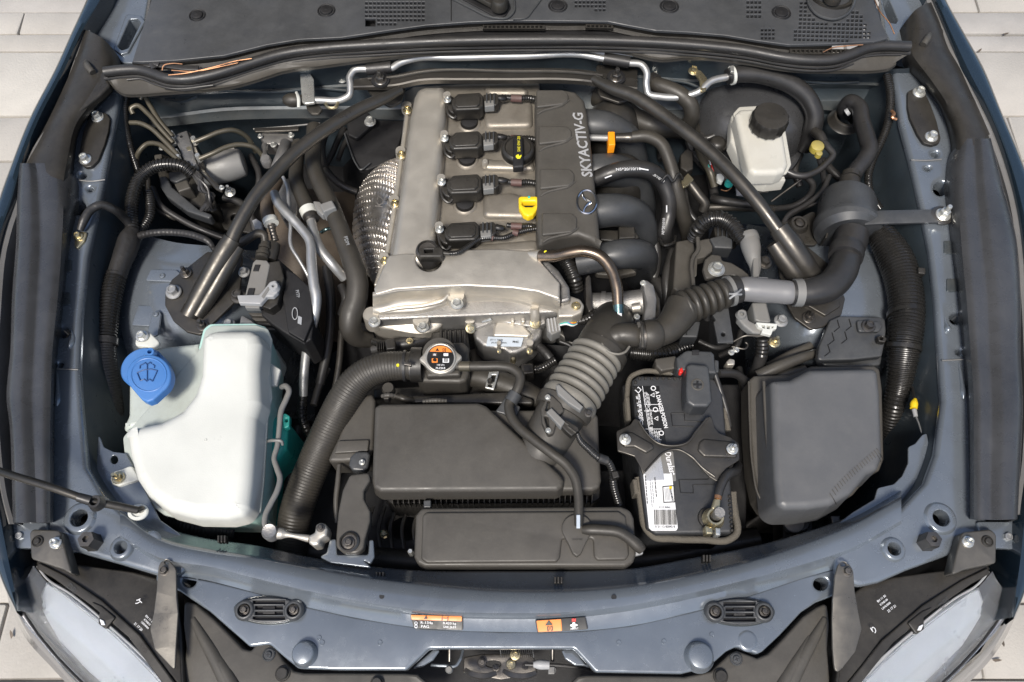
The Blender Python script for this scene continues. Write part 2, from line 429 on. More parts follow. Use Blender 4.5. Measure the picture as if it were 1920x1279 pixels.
def lathe(at, prof, n=28, axis=None, bm=None, sq=None):
    """turned shape: prof [(r_px, dz_cm)...] from bottom to top around at=(px,py,z)"""
    bm = bm or bmesh.new(); c = V(at); s = SC(*at[:3]) if not isinstance(at, Vector) else 0.0008
    q = (Vector(axis).normalized().to_track_quat('Z', 'Y').to_matrix() if axis else Matrix.Identity(3))
    rings = []
    for r, dz in prof:
        rings.append([bm.verts.new(c+q@Vector((r*s*math.cos(a)*(1 if not sq else sq[0]), r*s*math.sin(a)*(1 if not sq else sq[1]), dz/100.))) for a in [2*math.pi*k/n for k in range(n)]])
    for A, B in zip(rings[:-1], rings[1:]):
        for j in range(n): bm.faces.new((A[j-1], A[j], B[j], B[j-1]))
    bm.faces.new(rings[-1])
    bm.faces.new(rings[0][::-1])
    bmesh.ops.recalc_face_normals(bm, faces=bm.faces)
    return bm
def dome(at, rx, ry, h, bm=None, nu=16, nv=32, power=2.0, rot=0, zfun=None):
    bm = bm or bmesh.new(); c = V(at); s = SC(*at[:3]); rings = []; cr_, sr_ = math.cos(rot), math.sin(rot)
    for i in range(nu+1):
        t = i/nu*math.pi/2; rr = math.cos(t)**(2/power); z = h/100.*math.sin(t)**(2/power)
        R = []
        for k in range(nv):
            a = 2*math.pi*k/nv; x, y = rx*s*rr*math.cos(a), ry*s*rr*math.sin(a)
            R.append(bm.verts.new(c+Vector((x*cr_-y*sr_, x*sr_+y*cr_, z))))
        rings.append(R)
    for A, B in zip(rings[:-1], rings[1:]):
        for j in range(nv): bm.faces.new((A[j-1], A[j], B[j], B[j-1]))
    bm.faces.new(rings[-1]); return bm
def text_mesh(s, px, py, z, size, deg, m, parent=None, name='lettering', th=0.02, sx=1.0, bold=0.0, shear=0.0, normal=None, align='CENTER'):
    cu = bpy.data.curves.new('lettering', 'FONT'); cu.body = s; cu.align_x = align; cu.align_y = 'CENTER'
    cu.size = 1; cu.offset = bold; cu.shear = shear; cu.resolution_u = 2
    o = bpy.data.objects.new('tmp', cu); COL.objects.link(o)
    dg = bpy.context.evaluated_depsgraph_get(); me = bpy.data.meshes.new_from_object(o.evaluated_get(dg))
    bpy.data.objects.remove(o)
    k = SC(px, py, z)*size
    X = Matrix.Translation(W(px, py, z)+Vector((0,0,th/100.)))
    if normal: X = X @ Vector(normal).normalized().to_track_quat('Z', 'Y').to_matrix().to_4x4()
    me.transform(X @ Matrix.Rotation(math.radians(deg), 4, 'Z') @ Matrix.Diagonal((k*sx, k, k, 1)))
    return mk(name, me, m, parent, smooth=0)
def flatpoly(pts, z, m, parent, name, bm=None):
    bm = bmesh.new(); L = [V(p, z) for p in pts]
    if area2(L) < 0: L.reverse()
    bm.faces.new([bm.verts.new(p) for p in L])
    return mk(name, bm, m, parent, smooth=0)
# ---------------------------------------------------------------- fasteners (shared meshes, radius 1)
def _unit(fn):
    bm = bmesh.new(); fn(bm); me = bpy.data.meshes.new('fastener'); bm.to_mesh(me); bm.free()
    me.shade_smooth(); me.set_sharp_from_angle(angle=math.radians(30)); return me
def _stack(bm, rings, n=20):
    R = []
    for r, z, k in rings:
        if k == 6: R.append([bm.verts.new((r*max(.87, 0)*_hex(2*math.pi*j/n)*math.cos(2*math.pi*j/n), r*.87*_hex(2*math.pi*j/n)*math.sin(2*math.pi*j/n), z)) for j in range(n)])
        else: R.append([bm.verts.new((r*math.cos(2*math.pi*j/n), r*math.sin(2*math.pi*j/n), z)) for j in range(n)])
    for A, B in zip(R[:-1], R[1:]):
        for j in range(n): bm.faces.new((A[j-1], A[j], B[j], B[j-1]))
    bm.faces.new(R[-1]); bm.faces.new(R[0][::-1])
def _hex(a):
    a = (a % (math.pi/3))-math.pi/6; return 1/math.cos(a)
BOLT = _unit(lambda b: _stack(b, [(1,0,0),(1,.1,0),(.92,.2,0),(.72,.24,0),(.66,.24,6),(.66,.82,6),(.58,.95,6),(.55,.95,0),(.42,.97,0),(.36,.80,0)], 24))
STUD = _unit(lambda b: _stack(b, [(1,0,0),(1,.12,0),(.9,.2,0),(.72,.22,0),(.68,.22,6),(.68,.9,6),(.60,1.0,6),(.34,1.0,0),(.34,1.9,0),(.26,2.05,0)], 24))
SCREW = _unit(lambda b: _stack(b, [(1,0,0),(1,.12,0),(.85,.3,0),(.80,.3,0),(.74,.16,0),(.55,.16,0),(.52,.42,0),(.40,.52,0)], 20))
TORX = _unit(lambda b: _stack(b, [(1,0,0),(1,.25,0),(.9,.34,0),(.62,.34,0),(.62,1.1,0),(.54,1.22,0),(.36,1.22,0),(.32,.8,0)], 20))
FM = {}
def bolt(px, py, z, r, parent, m='zinc', kind=None, name='bolt', tilt=(0,0), label=None):
    base = kind or BOLT
    key = (base.name, m)
    if key not in FM:
        me = base.copy(); me.materials.clear(); me.materials.append(M[m]); FM[key] = me
    s = SC(px, py, z)*r
    return inst(FM[key], name, W(px, py, z), s, (math.radians(tilt[0]), math.radians(tilt[1]), random.random()*1.0), parent, label)
CROSS = None
def phillips(px, py, z, r, parent, m='plastic_grey', name='screw'):
    o = bolt(px, py, z, r, parent, m, SCREW, name)
    bm = bmesh.new(); s = SC(px, py, z)*r; c = W(px, py, z); a0 = random.random()
    for k in range(2):
        a = a0+k*math.pi/2; d = Vector((math.cos(a), math.sin(a), 0)); e = Vector((-d.y, d.x, 0))
        zz = Vector((0,0,s*(.53+.01*k)))
        bm.faces.new([bm.verts.new(c+zz+d*x*s*.34+e*y*s*.07) for x, y in ((-1,-1),(1,-1),(1,1),(-1,1))])
    mk('screw_slot', bm, 'black_print', parent, smooth=0)
    return o
# ================================================================ PAVEMENT
GZ = -85.0
pav = thing('pavement', 'pale stone slab paving', 'paving', (960, 640, GZ)); del pav['category']; pav['kind'] = 'structure'; del pav['label']
rs = random.Random(3)
yrows = [W(80, y, GZ).y for y in (1600, 1420, 1275, 1131, 985, 830, 690, 560, 430, 301, 218, 97, 65, 23, -60, -150, -260)]
bm = bmesh.new()
for q in ((-7,-7),(7,-7),(7,9),(-7,9)): bm.verts.new((q[0], q[1], -0.011))
bm.faces.new(bm.verts); g = mk('joint_bed', bm, 'sand', pav, smooth=0)
for ya, yb in zip(yrows[:-1], yrows[1:]):
    x = -3.6+rs.random()*.5
    while x < 3.6:
        w = rs.choice((.62, .8, .95, 1.15, .5)); h = abs(yb-ya)
        gap = .0022; zz = rs.uniform(-.003, .002); sk_ = rs.uniform(-.003, .003)
        pts = [Vector((x+gap-sk_, ya+gap, zz)), Vector((x+w*.5, ya+gap+rs.uniform(-.003,.004), zz)), Vector((x+w-gap+rs.uniform(-.005,.005), ya+gap, zz)), Vector((x+w-gap, yb-gap, zz)), Vector((x+w*.5, yb-gap+rs.uniform(-.004,.003), zz)), Vector((x+gap+sk_, yb-gap, zz))]
        if not (-.6 < x and x+w < .6) or ya < -.9 or yb > 1.6:
            mk('paving_slab', plate(pts, th=2.4, bev=.5, rnd=8, steps=2), rs.choice(('stone','stone2','stone3','stone')), pav)
        x += w
for (px, py), lab in zip(((22,1190),(1885,64),(1836,96),(1880,1205),(58,238),(1868,1238)), ('small dry leaf scrap on the paving beside the left headlight','small reddish leaf scrap on the paving in the upper right corner','tiny dry leaf scrap in the paving joint beside the right fender','dry leaf scrap on the paving beside the tip of the right fender','brown leaf scrap in the paving joint beside the left fender','tiny dark leaf scrap on the paving nearest the lower right corner')):
    c = W(px, py, GZ+.4); a = px*.37
    bm = bmesh.new(); L_ = [Vector((math.cos(a), math.sin(a), 0)), Vector((-math.sin(a), math.cos(a), 0))]
    vs = [bm.verts.new(c+L_[0]*u*.010+L_[1]*v*.005+Vector((0,0,h*.003))) for u, v, h in ((-1,0,1),(-.3,-.7,0),(.5,-.5,1),(1,0,2),(.4,.6,1),(-.4,.6,0))]
    bm.faces.new(vs)
    tag(mk('dry_leaf', bm, 'brown'), lab, 'leaf')
# ================================================================ CAR BODY
car = thing('car_body', 'blue grey painted car body with open engine bay, fenders, bulkhead and front crossmember', 'car', (960, 700, -60))
# --- outer fenders
def fender(st, side):
    rows = []
    for y, xo, xi, z in st:
        w = xi-xo
        o = dn((xo, y, z), 60, dx=side*9)
        o1 = dn((xo, y, z), 9, dx=side*4.0)
        o2 = dn((xo, y, z), 2, dx=side*1.0)
        rows.append([o, o1, o2, V((xo, y, z)), V((xo+w*.12, y, z+.35)), V((xo+w*.4, y, z+.45)), V((xo+w*.72, y, z+.1)), V((xi, y, z-.8)), dn((xi, y, z-.8), 2.5), dn((xi, y, z-.8), 12, dx=-side*.3)])
    return loft(rows, nu=6)
FL = [(-170,235,272,0.5),(-60,186,222,.5),(0,162,197,.5),(57,136,162,.4),(130,103,128,.3),(225,54,79,.2),(306,22,47,0),(374,-2,31,0),(428,-16,11,0),(472,-27,0,0),(600,-42,-10,0),(760,-46,-10,0),(900,-40,-6,0),(975,-30,13,-.4),(1045,-12,25,-1),(1100,8,33,-1.8),(1146,30,38,-2.6)]
FR = [(-170,1700,1664,.5),(-60,1749,1716,.5),(0,1774,1748,.5),(62,1808,1774,.4),(127,1844,1802,.3),(200,1874,1842,.2),(311,1920,1886,0),(374,1942,1903,0),(510,1965,1922,0),(700,1978,1928,0),(860,1968,1925,0),(981,1950,1909,-.4),(1045,1936,1905,-1),(1110,1922,1898,-1.9),(1158,1902,1894,-2.6)]
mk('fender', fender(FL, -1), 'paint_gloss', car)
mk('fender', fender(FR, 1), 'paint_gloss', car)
# --- grey seam lip inside each fender
def lip(pts, w, side):
    rows = [[V((x, y, z)), V((x+side*w*.25, y, z+.25)), V((x+side*w, y, z-.1)), dn((x+side*w, y, z-.1), 3)] for x, y, z in pts]
    return loft(rows, nu=4)
mk('seam_lip', lip([(158,57,-.6),(143,100,-.6),(116,175,-.8),(96,215,-.8),(76,253,-.8),(47,306,-1),(30,374,-1),(12,428,-1),(1,472,-1),(-8,560,-1),(-8,860,-1),(2,930,-1),(16,983,-1.2)], 11, 1), 'lip', car)
mk('seam_lip', lip([(1748,0,-.6),(1774,62,-.6),(1786,90,-.6),(1802,121,-.8),(1838,197,-.8),(1852,225,-.8),(1888,320,-1),(1903,374,-1),(1921,505,-1),(1930,640,-1),(1928,860,-1),(1914,965,-1.2)], 11, -1), 'lip', car)
# --- apron tops with their holes
def ring(px, py, r, rin, z, h, parent, m='paint'):
    mk('pressed_ring', lathe((px, py, z), [(r*1.25, -.35), (r*1.18, .05), (r*1.05, h*.8), (r*.98, h), (rin*1.05, h), (rin, h*.6), (rin, -1.2)], n=36).__class__ and _ring(px, py, r, rin, z, h), m, parent)
def _ring(px, py, r, rin, z, h):
    bm = bmesh.new(); c = W(px, py, z); s = SC(px, py, z); R = []
    for rr, dz in ((r*1.3,-.3),(r*1.15,.02),(r*1.04,h*.8),(r*.96,h),(rin*1.08,h),(rin,h*.7),(rin,-1.5)):
        R.append([bm.verts.new(c+Vector((rr*s*math.cos(a), rr*s*math.sin(a), dz/100.))) for a in [2*math.pi*k/36 for k in range(36)]])
    for A, B in zip(R[:-1], R[1:]):
        for j in range(36): bm.faces.new((A[j-1], A[j], B[j], B[j-1]))
    bmesh.ops.recalc_face_normals(bm, faces=bm.faces); bmesh.ops.reverse_faces(bm, faces=bm.faces)
    if sum(f.normal.z for f in bm.faces) < 0: bmesh.ops.reverse_faces(bm, faces=bm.faces)
    return bm
LA = [(226,150,-4),(222,187,-4),(206,270,-4),(195,330,-4),(178,410,-4),(162,482,-4),(150,600,-4),(147,694,-4),(152,770,-3.8),(162,876,-3.5),(190,925,-3),(240,972,-3),(318,1022,-3),(352,1040,-3),(345,1078,-3.4),(292,1078,-3.6),(225,1058,-3.4),(140,1034,-3.2),(128,1034,-3.2),(70,1025,-3.2),(66,985,-3.2),(60,700,-4.2),(66,400,-4.2),(110,240,-4.2),(150,150,-4.2)]
mk('apron', plate(LA, th=1.2, bev=.7, rnd=22, steps=4, holes=[(154,328,6,5,-4.1),(168,354,4.5,3.5,-4.1),(148,388,11,13,-4.1),(118,622,10,9,-4.1),(112,683,4,4,-4),(150,972,16,16,-3.1),(228,1027,12,12,-3.2)], hwall=2.5), 'paint', car)
RA = [(1672,120,-4),(1682,175,-4),(1690,230,-4),(1708,300,-4),(1714,325,-4),(1731,400,-4),(1745,470,-4),(1755,560,-4),(1760,640,-4),(1764,690,-4),(1768,750,-3.8),(1755,850,-3.6),(1735,905,-3.2),(1688,955,-3),(1600,1002,-3),(1562,1020,-3),(1568,1082,-3.4),(1612,1100,-3.6),(1650,1092,-3.6),(1700,1070,-3.4),(1782,1040,-3.2),(1800,1020,-3.2),(1850,1018,-3.2),(1852,985,-3.2),(1862,700,-4.2),(1850,400,-4.2),(1815,240,-4.2),(1770,150,-4.2)]
mk('apron', plate(RA, th=1.2, bev=.7, rnd=22, steps=4, holes=[(1754,288,6,5,-4.1),(1740,315,4.5,3.5,-4.1),(1764,352,12,13,-4.1),(1794,596,11,10,-4.1),(1799,659,5,5,-4),(1763,972,15,16,-3.1),(1675,1030,12,12,-3.2)], hwall=2.5), 'paint', car)
mk('apron_shade_sheet', plate([(p[0], p[1], -11) for p in LA], th=.5, bev=0, rnd=0), 'black', car)  # black sheets added below each apron so its holes look shaded
mk('apron_shade_sheet', plate([(p[0], p[1], -11) for p in RA], th=.5, bev=0, rnd=0), 'black', car)
for a in ((150,972,26,16),(228,1027,19,12),(1763,972,26,15.5),(1675,1030,19,12)):
    mk('pressed_ring', _ring(a[0], a[1], a[2], a[3], -3.05, .35), 'paint', car)
# pressed ribs and dimples on the aprons
def rib(pts, r, parent=car, m='paint', name='pressed_rib', flatz=.5):
    return mk(name, tube(pts, r, sides=10, seg=6), m, parent)
rib([(107,700,-4.05,2),(108,730,-4,4),(108,756,-4,5),(107,762,-4,2)], 4)
rib([(1798,680,-4.05,2),(1803,715,-4,4),(1806,742,-4,5),(1806,748,-4,2)], 4)
rib([(133,618,-4.1,1),(137,635,-4.1,5),(131,650,-4,5),(128,655,-4.1,2)], 4)
rib([(1770,590,-4.1,1),(1774,608,-4.1,4),(1778,620,-4,6),(1780,624,-4.1,2)], 4)
for x, y in ((125,498),(122,560)):
    mk('pressed_pad', plate(rect(x-9,y-12,x+9,y+12), -3.85, .3, .15, 4), 'paint_dull', car)
for x, y in ((1780,462),(1785,533)):
    mk('pressed_pad', plate(rect(x-10,y-11,x+10,y+14), -3.85, .3, .15, 4), 'paint_dull', car)
for pts in ([(148,338,-3.75),(172,340,-3.75),(197,337,-3.75)], [(1708,300,-3.9),(1735,301,-3.9),(1765,299,-3.9)], [(107,692,-3.8),(147,693,-3.8)], [(1766,676,-3.8),(1808,674,-3.8)]):
    mk('panel_joint', tube(pts, 1.3, sides=6), 'lip', car)
# --- inner bay walls under the aprons
def wall(edge, depth, inner):
    rows = []
    for p in edge:
        rows.append([V(p), dn(p, 1.0, dx=inner*.4), dn(p, 6, dx=inner*1.2), dn(p, 9, dx=inner*1.6), dn(p, 12, dx=inner*2.6), dn(p, depth, dx=inner*5)])
    return loft(rows, nu=3)
eL = [(228,130,-4.6),(222,187,-4.6),(195,330,-4.6),(162,482,-4.6),(150,600,-4.6),(147,694,-4.6),(162,876,-4.3),(190,925,-3.8),(240,972,-3.8),(318,1022,-3.8)]
eR = [(1668,110,-4.6),(1684,187,-4.6),(1714,325,-4.6),(1745,470,-4.6),(1760,640,-4.6),(1768,750,-4.5),(1755,850,-4.3),(1735,905,-3.8),(1688,955,-3.8),(1600,1002,-3.8)]
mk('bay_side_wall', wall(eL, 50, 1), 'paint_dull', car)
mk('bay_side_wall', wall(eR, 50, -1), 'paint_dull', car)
# inner flange shelves near the front corners
mk('corner_flange', plate([(184,812),(194,838),(212,847),(236,850),(262,900),(300,975),(350,1010),(300,1012),(236,965),(196,925),(180,880)], -6.5, .3, .12, 8, holes=[(214,862,7,8)]), 'paint', car)
mk('corner_flange', plate([(1729,816),(1716,832),(1703,838),(1703,868),(1692,892),(1676,908),(1646,915),(1640,936),(1600,960),(1560,990),(1600,1003),(1690,955),(1735,900),(1745,850),(1738,812)], -6.5, .3, .12, 8), 'paint', car)
# --- front crossmember
ST_ = [(225,938,960,1008,1030),(300,985,1012,1050,1068),(400,1012,1036,1068,1090),(470,1021,1046,1086,1108),(578,1044,1066,1112,1138),(670,1059,1082,1131,1158),(795,1070,1098,1148,1177),(940,1071,1110,1154,1184),(1090,1070,1109,1150,1182),(1184,1066,1101,1138,1172),(1300,1046,1080,1115,1146),(1400,1027,1056,1091,1118),(1503,1000,1024,1063,1084),(1600,965,985,1030,1054),(1690,915,935,980,1010)]
rows = []
for x, a, b, c, d in ST_:
    rows.append([dn((x,a,-7.5), 16), V((x,a,-7.5)), V((x,a+3,-7.0)), V((x,b-7,-4.6)), V((x,b-2,-3.0)), V((x,b+3,-2.6)), V((x,(b+c)/2,-2.2)), V((x,c-4,-2.3)), V((x,c,-2.7)), V((x,c+7,-3.6)), V((x,d-6,-4.1)), V((x,d+1,-4.45))])
mk('front_crossmember', loft(rows, nu=8), 'paint', car)
FP = [(292,1070),(400,1090),(470,1107),(578,1137),(670,1157),(795,1176),(940,1183),(1090,1181),(1184,1171),(1300,1145),(1400,1117),(1503,1082),(1606,1056),(1612,1092),(1562,1118),(1530,1130),(1503,1148),(1462,1192),(1430,1222),(1420,1227),(1381,1213),(1362,1222),(1328,1252),(1278,1264),(1117,1261),(1077,1217),(804,1217),(762,1257),(638,1257),(559,1254),(532,1232),(505,1208),(468,1213),(393,1147),(336,1109),(292,1090)]
mk('front_panel', plate(FP, -4.5, 1.6, .35, [6,0,0,0,0,0,0,0,0,0,0,0,6,8,14,14,10,14,14,8,14,10,16,18,10,12,12,10,10,16,14,16,12,12,12,6], steps=4, holes=[(354,1090,13,11),(1540,1095,14,12)], hwall=3), 'paint', car)
for x, y in ((716,1118),(1151,1120)):
    mk('locating_hole', lathe((x, y, -2.25), [(5,-.05),(5,.04)], n=20), 'black_print', car)
for x, y, r in ((572,1226,21),(1310,1231,24)):
    mk('round_boss', lathe((x, y, -4.5), [(r*1.25,-.2),(r*1.1,.2),(r*1.0,1.1),(r*.9,1.35),(r*.84,1.4)], n=36), 'paint', car)
for x, y in ((282,1015),(1402,1201)):
    mk('round_boss', lathe((x, y, -2.9 if x<900 else -4.5), [(20,-.1),(17,.06),(14,.12),(12,.12)], n=30), 'paint', car)
for x, y, z in ((610,1098,-2.3),(658,1109,-2.3),(604,1205,-4.4),(712,1205,-4.4),(1160,1205,-4.4),(1245,1203,-4.4),(1335,1190,-4.4),(598,1196,-4.4)):
    mk('spot_weld', lathe((x, y, z), [(5,-.1),(4.4,.03),(3.4,.03),(2.6,-.02)], n=16), 'paint', car)
# clips in the rear flange
for x, y in ((712,1078),(1047,1087),(1326,1046),(415,1010)):
    c = thing('trim_clip', 'x', 'clip', (x, y, -5.8)); 
    for dx in (-6, 0, 6): mk('clip_tooth', plate(rect(x+dx-2, y-6, x+dx+2, y+7), -4.6, 1.2, .1, 1), 'plastic', c)
    c['label'] = {712:'black push clip poking from the crossmember edge below the radiator bracket', 1047:'small black push clip in the crossmember edge below the resonator box', 1326:'black push clip in the crossmember edge beside the battery corner', 415:'tiny black push clip in the crossmember edge below the washer tank'}[x]
# --- hood bump vents
def vent(px, py, lab, deg):
    t = thing('hood_stop_grille', lab, 'grille', (px, py, -4.4))
    def E(sx, sy): return [(px+sx*math.cos(a)*1., py+sy*math.sin(a)+math.tan(math.radians(deg))*sx*math.cos(a)) for a in [2*math.pi*k/40 for k in range(40)]]
    mk('surround', plate(E(67,28), -4.2, .4, .25, 0, holes=[E(60,23)], hwall=.8), 'paint_dull', t)
    hs = []
    for yy, hw, h in ((-14,30,4),(-5,26,3.5),(6,26,3.5),(15,30,3)):
        hs.append([(px-hw, py+yy-h), (px+hw, py+yy-h), (px+hw, py+yy+h), (px-hw, py+yy+h)])
    mk('grille_body', plate(E(61,24), -3.6, 1.1, .15, 0, holes=hs+[(px-46,py,14,13),(px+46,py,14,13)], hwall=.9), 'plastic_grey', t)
    mk('recess', plate(E(60,23), -4.25, .3, 0, 0), 'black', t)
    mk('center_post', plate(rect(px-12, py-8, px+12, py+8), -3.9, .5, .1, 2), 'black', t)
    for s in (-46, 46):
        mk('bolt_cup', _ring(px+s, py, 15, 12, -3.5, .2), 'plastic_grey', t)
        bolt(px+s, py, -4.2, 10, t, 'dark_bolt')
vent(504,1144,'oval black slotted hood stop grille on the left front panel', 1)
vent(1387,1147,'oval black slotted hood stop grille on the right front panel', 1)
# --- strut towers
def tower(cx, cy, st, name='strut_tower'):
    return mk(name, loft(st, nu=6, nv=4, smooth_v=True), 'paint', car)
tower(0,0,[[ (200,430,-20),(270,440,-14),(330,455,-12.5),(400,462,-12.5),(470,470,-18),(540,460,-34)],
           [ (196,500,-18),(262,490,-12),(330,500,-11),(420,505,-11.5),(500,510,-16),(570,510,-34)],
           [ (192,560,-18),(245,540,-12),(320,545,-10.5),(410,555,-10.8),(500,560,-15),(575,570,-34)],
           [ (190,620,-19),(236,600,-13),(320,590,-10.5),(400,610,-11),(500,620,-18),(580,630,-36)],
           [ (190,680,-24),(240,650,-15),(330,645,-13),(420,660,-15),(510,680,-24),(590,700,-40)],
           [ (190,790,-44),(240,770,-36),(330,770,-34),(420,770,-38),(510,780,-44),(590,790,-50)]])
tower(0,0,[[ (1400,420,-34),(1460,430,-22),(1520,440,-14),(1580,440,-12.5),(1660,450,-13),(1740,460,-17)],
           [ (1395,480,-32),(1450,475,-18),(1510,480,-12),(1580,478,-11),(1660,490,-11.5),(1748,510,-17)],
           [ (1390,560,-32),(1450,560,-16),(1510,555,-11.5),(1580,545,-10.5),(1670,540,-11.5),(1752,570,-17)],
           [ (1395,640,-34),(1450,636,-18),(1510,620,-12),(1590,598,-11),(1670,594,-12),(1756,620,-17)],
           [ (1400,700,-38),(1455,690,-24),(1520,680,-16),(1590,665,-15),(1680,655,-15),(1760,690,-20)],
           [ (1410,800,-52),(1470,790,-46),(1530,790,-40),(1590,790,-38),(1680,790,-38),(1765,790,-40)]])
mk('tower_patch', plate([(282,505),(330,506),(338,512),(325,528),(272,526)], -10.3, .3, .12, 3), 'paint', car)
mk('tower_patch', plate([(258,572),(300,574),(290,612),(246,610)], -10.9, .3, .12, 3), 'paint', car)
mk('tower_tab', plate([(286,585),(296,580),(302,588),(296,630),(274,630)], -10.0, .3, .12, 6), 'paint', car)
mk('round_boss', lathe((304,517,-10.2), [(6,-.1),(5,.1),(3,.16),(2,.05)], n=18), 'paint', car)
mk('round_boss', lathe((292,589,-9.9), [(6,-.1),(5,.1),(3,.16),(2,.05)], n=18), 'paint', car)
# --- bulkhead (firewall)
fw = []
for x, y0, y1, y2, y3, y4, y5 in ((205,150,178,190,225,240,290),(300,150,180,198,222,238,280),(420,140,172,194,208,226,262),(540,128,168,190,205,222,256),(640,120,160,185,205,222,262),(760,110,150,180,205,225,270),(960,105,140,170,200,225,280),(1160,105,140,170,205,225,280),(1290,112,150,172,205,225,280),(1400,115,150,168,190,205,270),(1520,130,156,166,190,205,270),(1600,132,156,166,190,210,280),(1705,128,160,172,200,215,280)):
    fw.append([V((x,y0,-2)), V((x,y1-10,-7)), V((x,y1-2,-8.2)), V((x,y1+3,-8.4)), V((x,y2,-11)), V((x,y3-6,-13)), V((x,y3,-13.4)), V((x,y4,-13.4)), V((x,y4+8,-16)), V((x,y5,-22)), dn((x,y5,-22), 26, dy=-2)])
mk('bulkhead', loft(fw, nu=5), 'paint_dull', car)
for pts in ([(360,168,-6.5),(390,168,-6.8),(440,171,-7.6),(520,172,-8),(600,166,-8),(650,170,-8.3)],[(1255,150,-7.6),(1290,156,-7.8),(1310,163,-8),(1350,160,-8)],[(1500,152,-7.6),(1560,156,-7.8),(1610,154,-7.8)],[(310,186,-9),(345,190,-9),(370,180,-8.6)]):
    mk('pressed_crease', tube(pts, 2.6, sides=8), 'paint_dull', car)
mk('weld_seam', tube([(475,242,-15.5),(530,238,-15.5),(600,231,-15.6)], 1.6, sides=6), 'lip', car)
# upper quarter behind the cowl ends
mk('cowl_side', plate([(196,-60),(197,0),(188,40),(172,70),(205,90),(228,118),(255,118),(268,60),(285,-60)], -3, 1, .2, 6, holes=[[(244,40),(258,38),(264,42),(240,90),(228,94),(222,90)]], hr=3, hwall=4), 'paint', car)
mk('cowl_side', plate([(1660,-60),(1652,0),(1660,60),(1680,100),(1690,80),(1740,20),(1748,0),(1720,-60)], -3, 1, .2, 6, holes=[[(1652,0),(1666,-4),(1684,38),(1680,44),(1668,42)]], hr=3, hwall=4), 'paint', car)
mk('slot_rim', plate([(236,26),(262,28),(272,40),(240,98),(226,102),(212,92)], -2.6, .4, .2, 6, holes=[[(243,36),(258,35),(264,42),(240,90),(228,94),(220,88)]], hr=4, hwall=.6), 'paint', car)
# --- dark floor of the bay
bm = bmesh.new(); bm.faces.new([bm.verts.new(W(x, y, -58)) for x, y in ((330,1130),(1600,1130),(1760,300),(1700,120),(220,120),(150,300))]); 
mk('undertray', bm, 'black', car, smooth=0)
# stand-off nuts
for x, y, s in ((178,1018,1),(1734,1018,-1)):
    mk('stand_off', lathe((x, y, -3.4), [(21,-.2),(18,.2),(16.5,.6),(16,2.3),(15,2.6),(6.5,2.62),(6,2.1)], n=6), 'dark_bolt', car)
# bolts fixed in the body
for x, y, z, r, m, k in ((40,1006,-3,11,'pipe',BOLT),(1886,1008,-3,12,'pipe',BOLT),(552,140,-7,9,'zinc',BOLT),(642,150,-7.5,8,'zinc',BOLT),(634,133,-6.5,6,'zinc',BOLT),(1228,140,-7,6,'zinc',BOLT),(1231,129,-6.5,6,'zinc',BOLT),(236,350,-13,8,'zinc',BOLT),(148,443,-3.8,8,'zinc',BOLT)):
    bolt(x, y, z, r, car, m, k)
# --- caps over the fender hinge plates
def hinge(pts, bolts, lab):
    t = thing('hinge_plate', lab, 'bracket', (pts[0][0], pts[0][1], -4))
    mk('plate_body', plate(pts, -3.4, .6, .15, 9), 'plastic', t)
    for x, y in bolts: bolt(x, y, -3.4, 12, t, 'zinc')
hinge([(183,208),(200,213),(206,222),(203,245),(196,270),(184,300),(172,312),(158,314),(148,300),(150,275),(156,245),(170,215)], [(183,220),(160,299)], 'black oval hinge cover plate with two zinc bolts at the left rear of the bay')
hinge([(1702,172),(1712,166),(1735,175),(1745,195),(1756,225),(1764,258),(1762,268),(1748,272),(1732,268),(1720,250),(1706,220),(1702,200)], [(1723,174),(1746,257)], 'black oval hinge cover plate with two zinc bolts at the right rear of the bay')
# --- moulded rear corner guards
def guard(rows, lab, extra):
    t = thing('corner_guard', lab, 'guard', rows[0][0])
    mk('guard_body', loft(rows, nu=5, nv=3, smooth_v=True, thick=0), 'plastic', t)
    extra(t); return t
def exL(t):
    mk('peg', tube([(163,118,.2,6),(166,126,1.2,6.5),(174,136,1.0,6)], 6, sides=10), 'plastic_dusty', t)
    mk('round_socket', _ring(152,112,10,7,-.6,.25), 'plastic', t)
    mk('guard_flap', plate([(196,132),(206,160),(188,178),(150,208),(143,215),(122,195),(118,178),(150,160),(180,140)], .2, 1.2, .3, 8), 'plastic', t)
guard([[(160,56,-.2),(175,62,1.0),(192,72,.8),(212,92,-1),(232,122,-4)],
       [(150,88,-.2),(168,90,.9),(190,96,.8),(212,112,-.5),(232,138,-4)],
       [(134,130,-.4),(150,128,.4),(175,128,.6),(200,140,-.2),(220,165,-4.5)],
       [(112,180,-.6),(125,184,.2),(150,190,.5),(168,196,-.2),(186,200,-4)],
       [(92,222,-.6),(105,226,.2),(125,228,.4),(143,232,-.4),(152,240,-4)],
       [(68,268,-.8),(86,272,0),(108,278,.2),(128,290,-.6),(140,300,-4)],
       [(46,306,-.9),(70,316,-.2),(95,330,0),(118,345,-.8),(135,360,-4)]], 'black moulded corner guard beside the left hinge plate', exL)
def exR(t):
    mk('peg', tube([(1742,66,.2,6),(1738,74,1.2,6.5),(1731,84,1.0,6)], 6, sides=10), 'plastic_dusty', t)
    mk('round_socket', _ring(1752,58,14,9,-.4,.25), 'plastic', t)
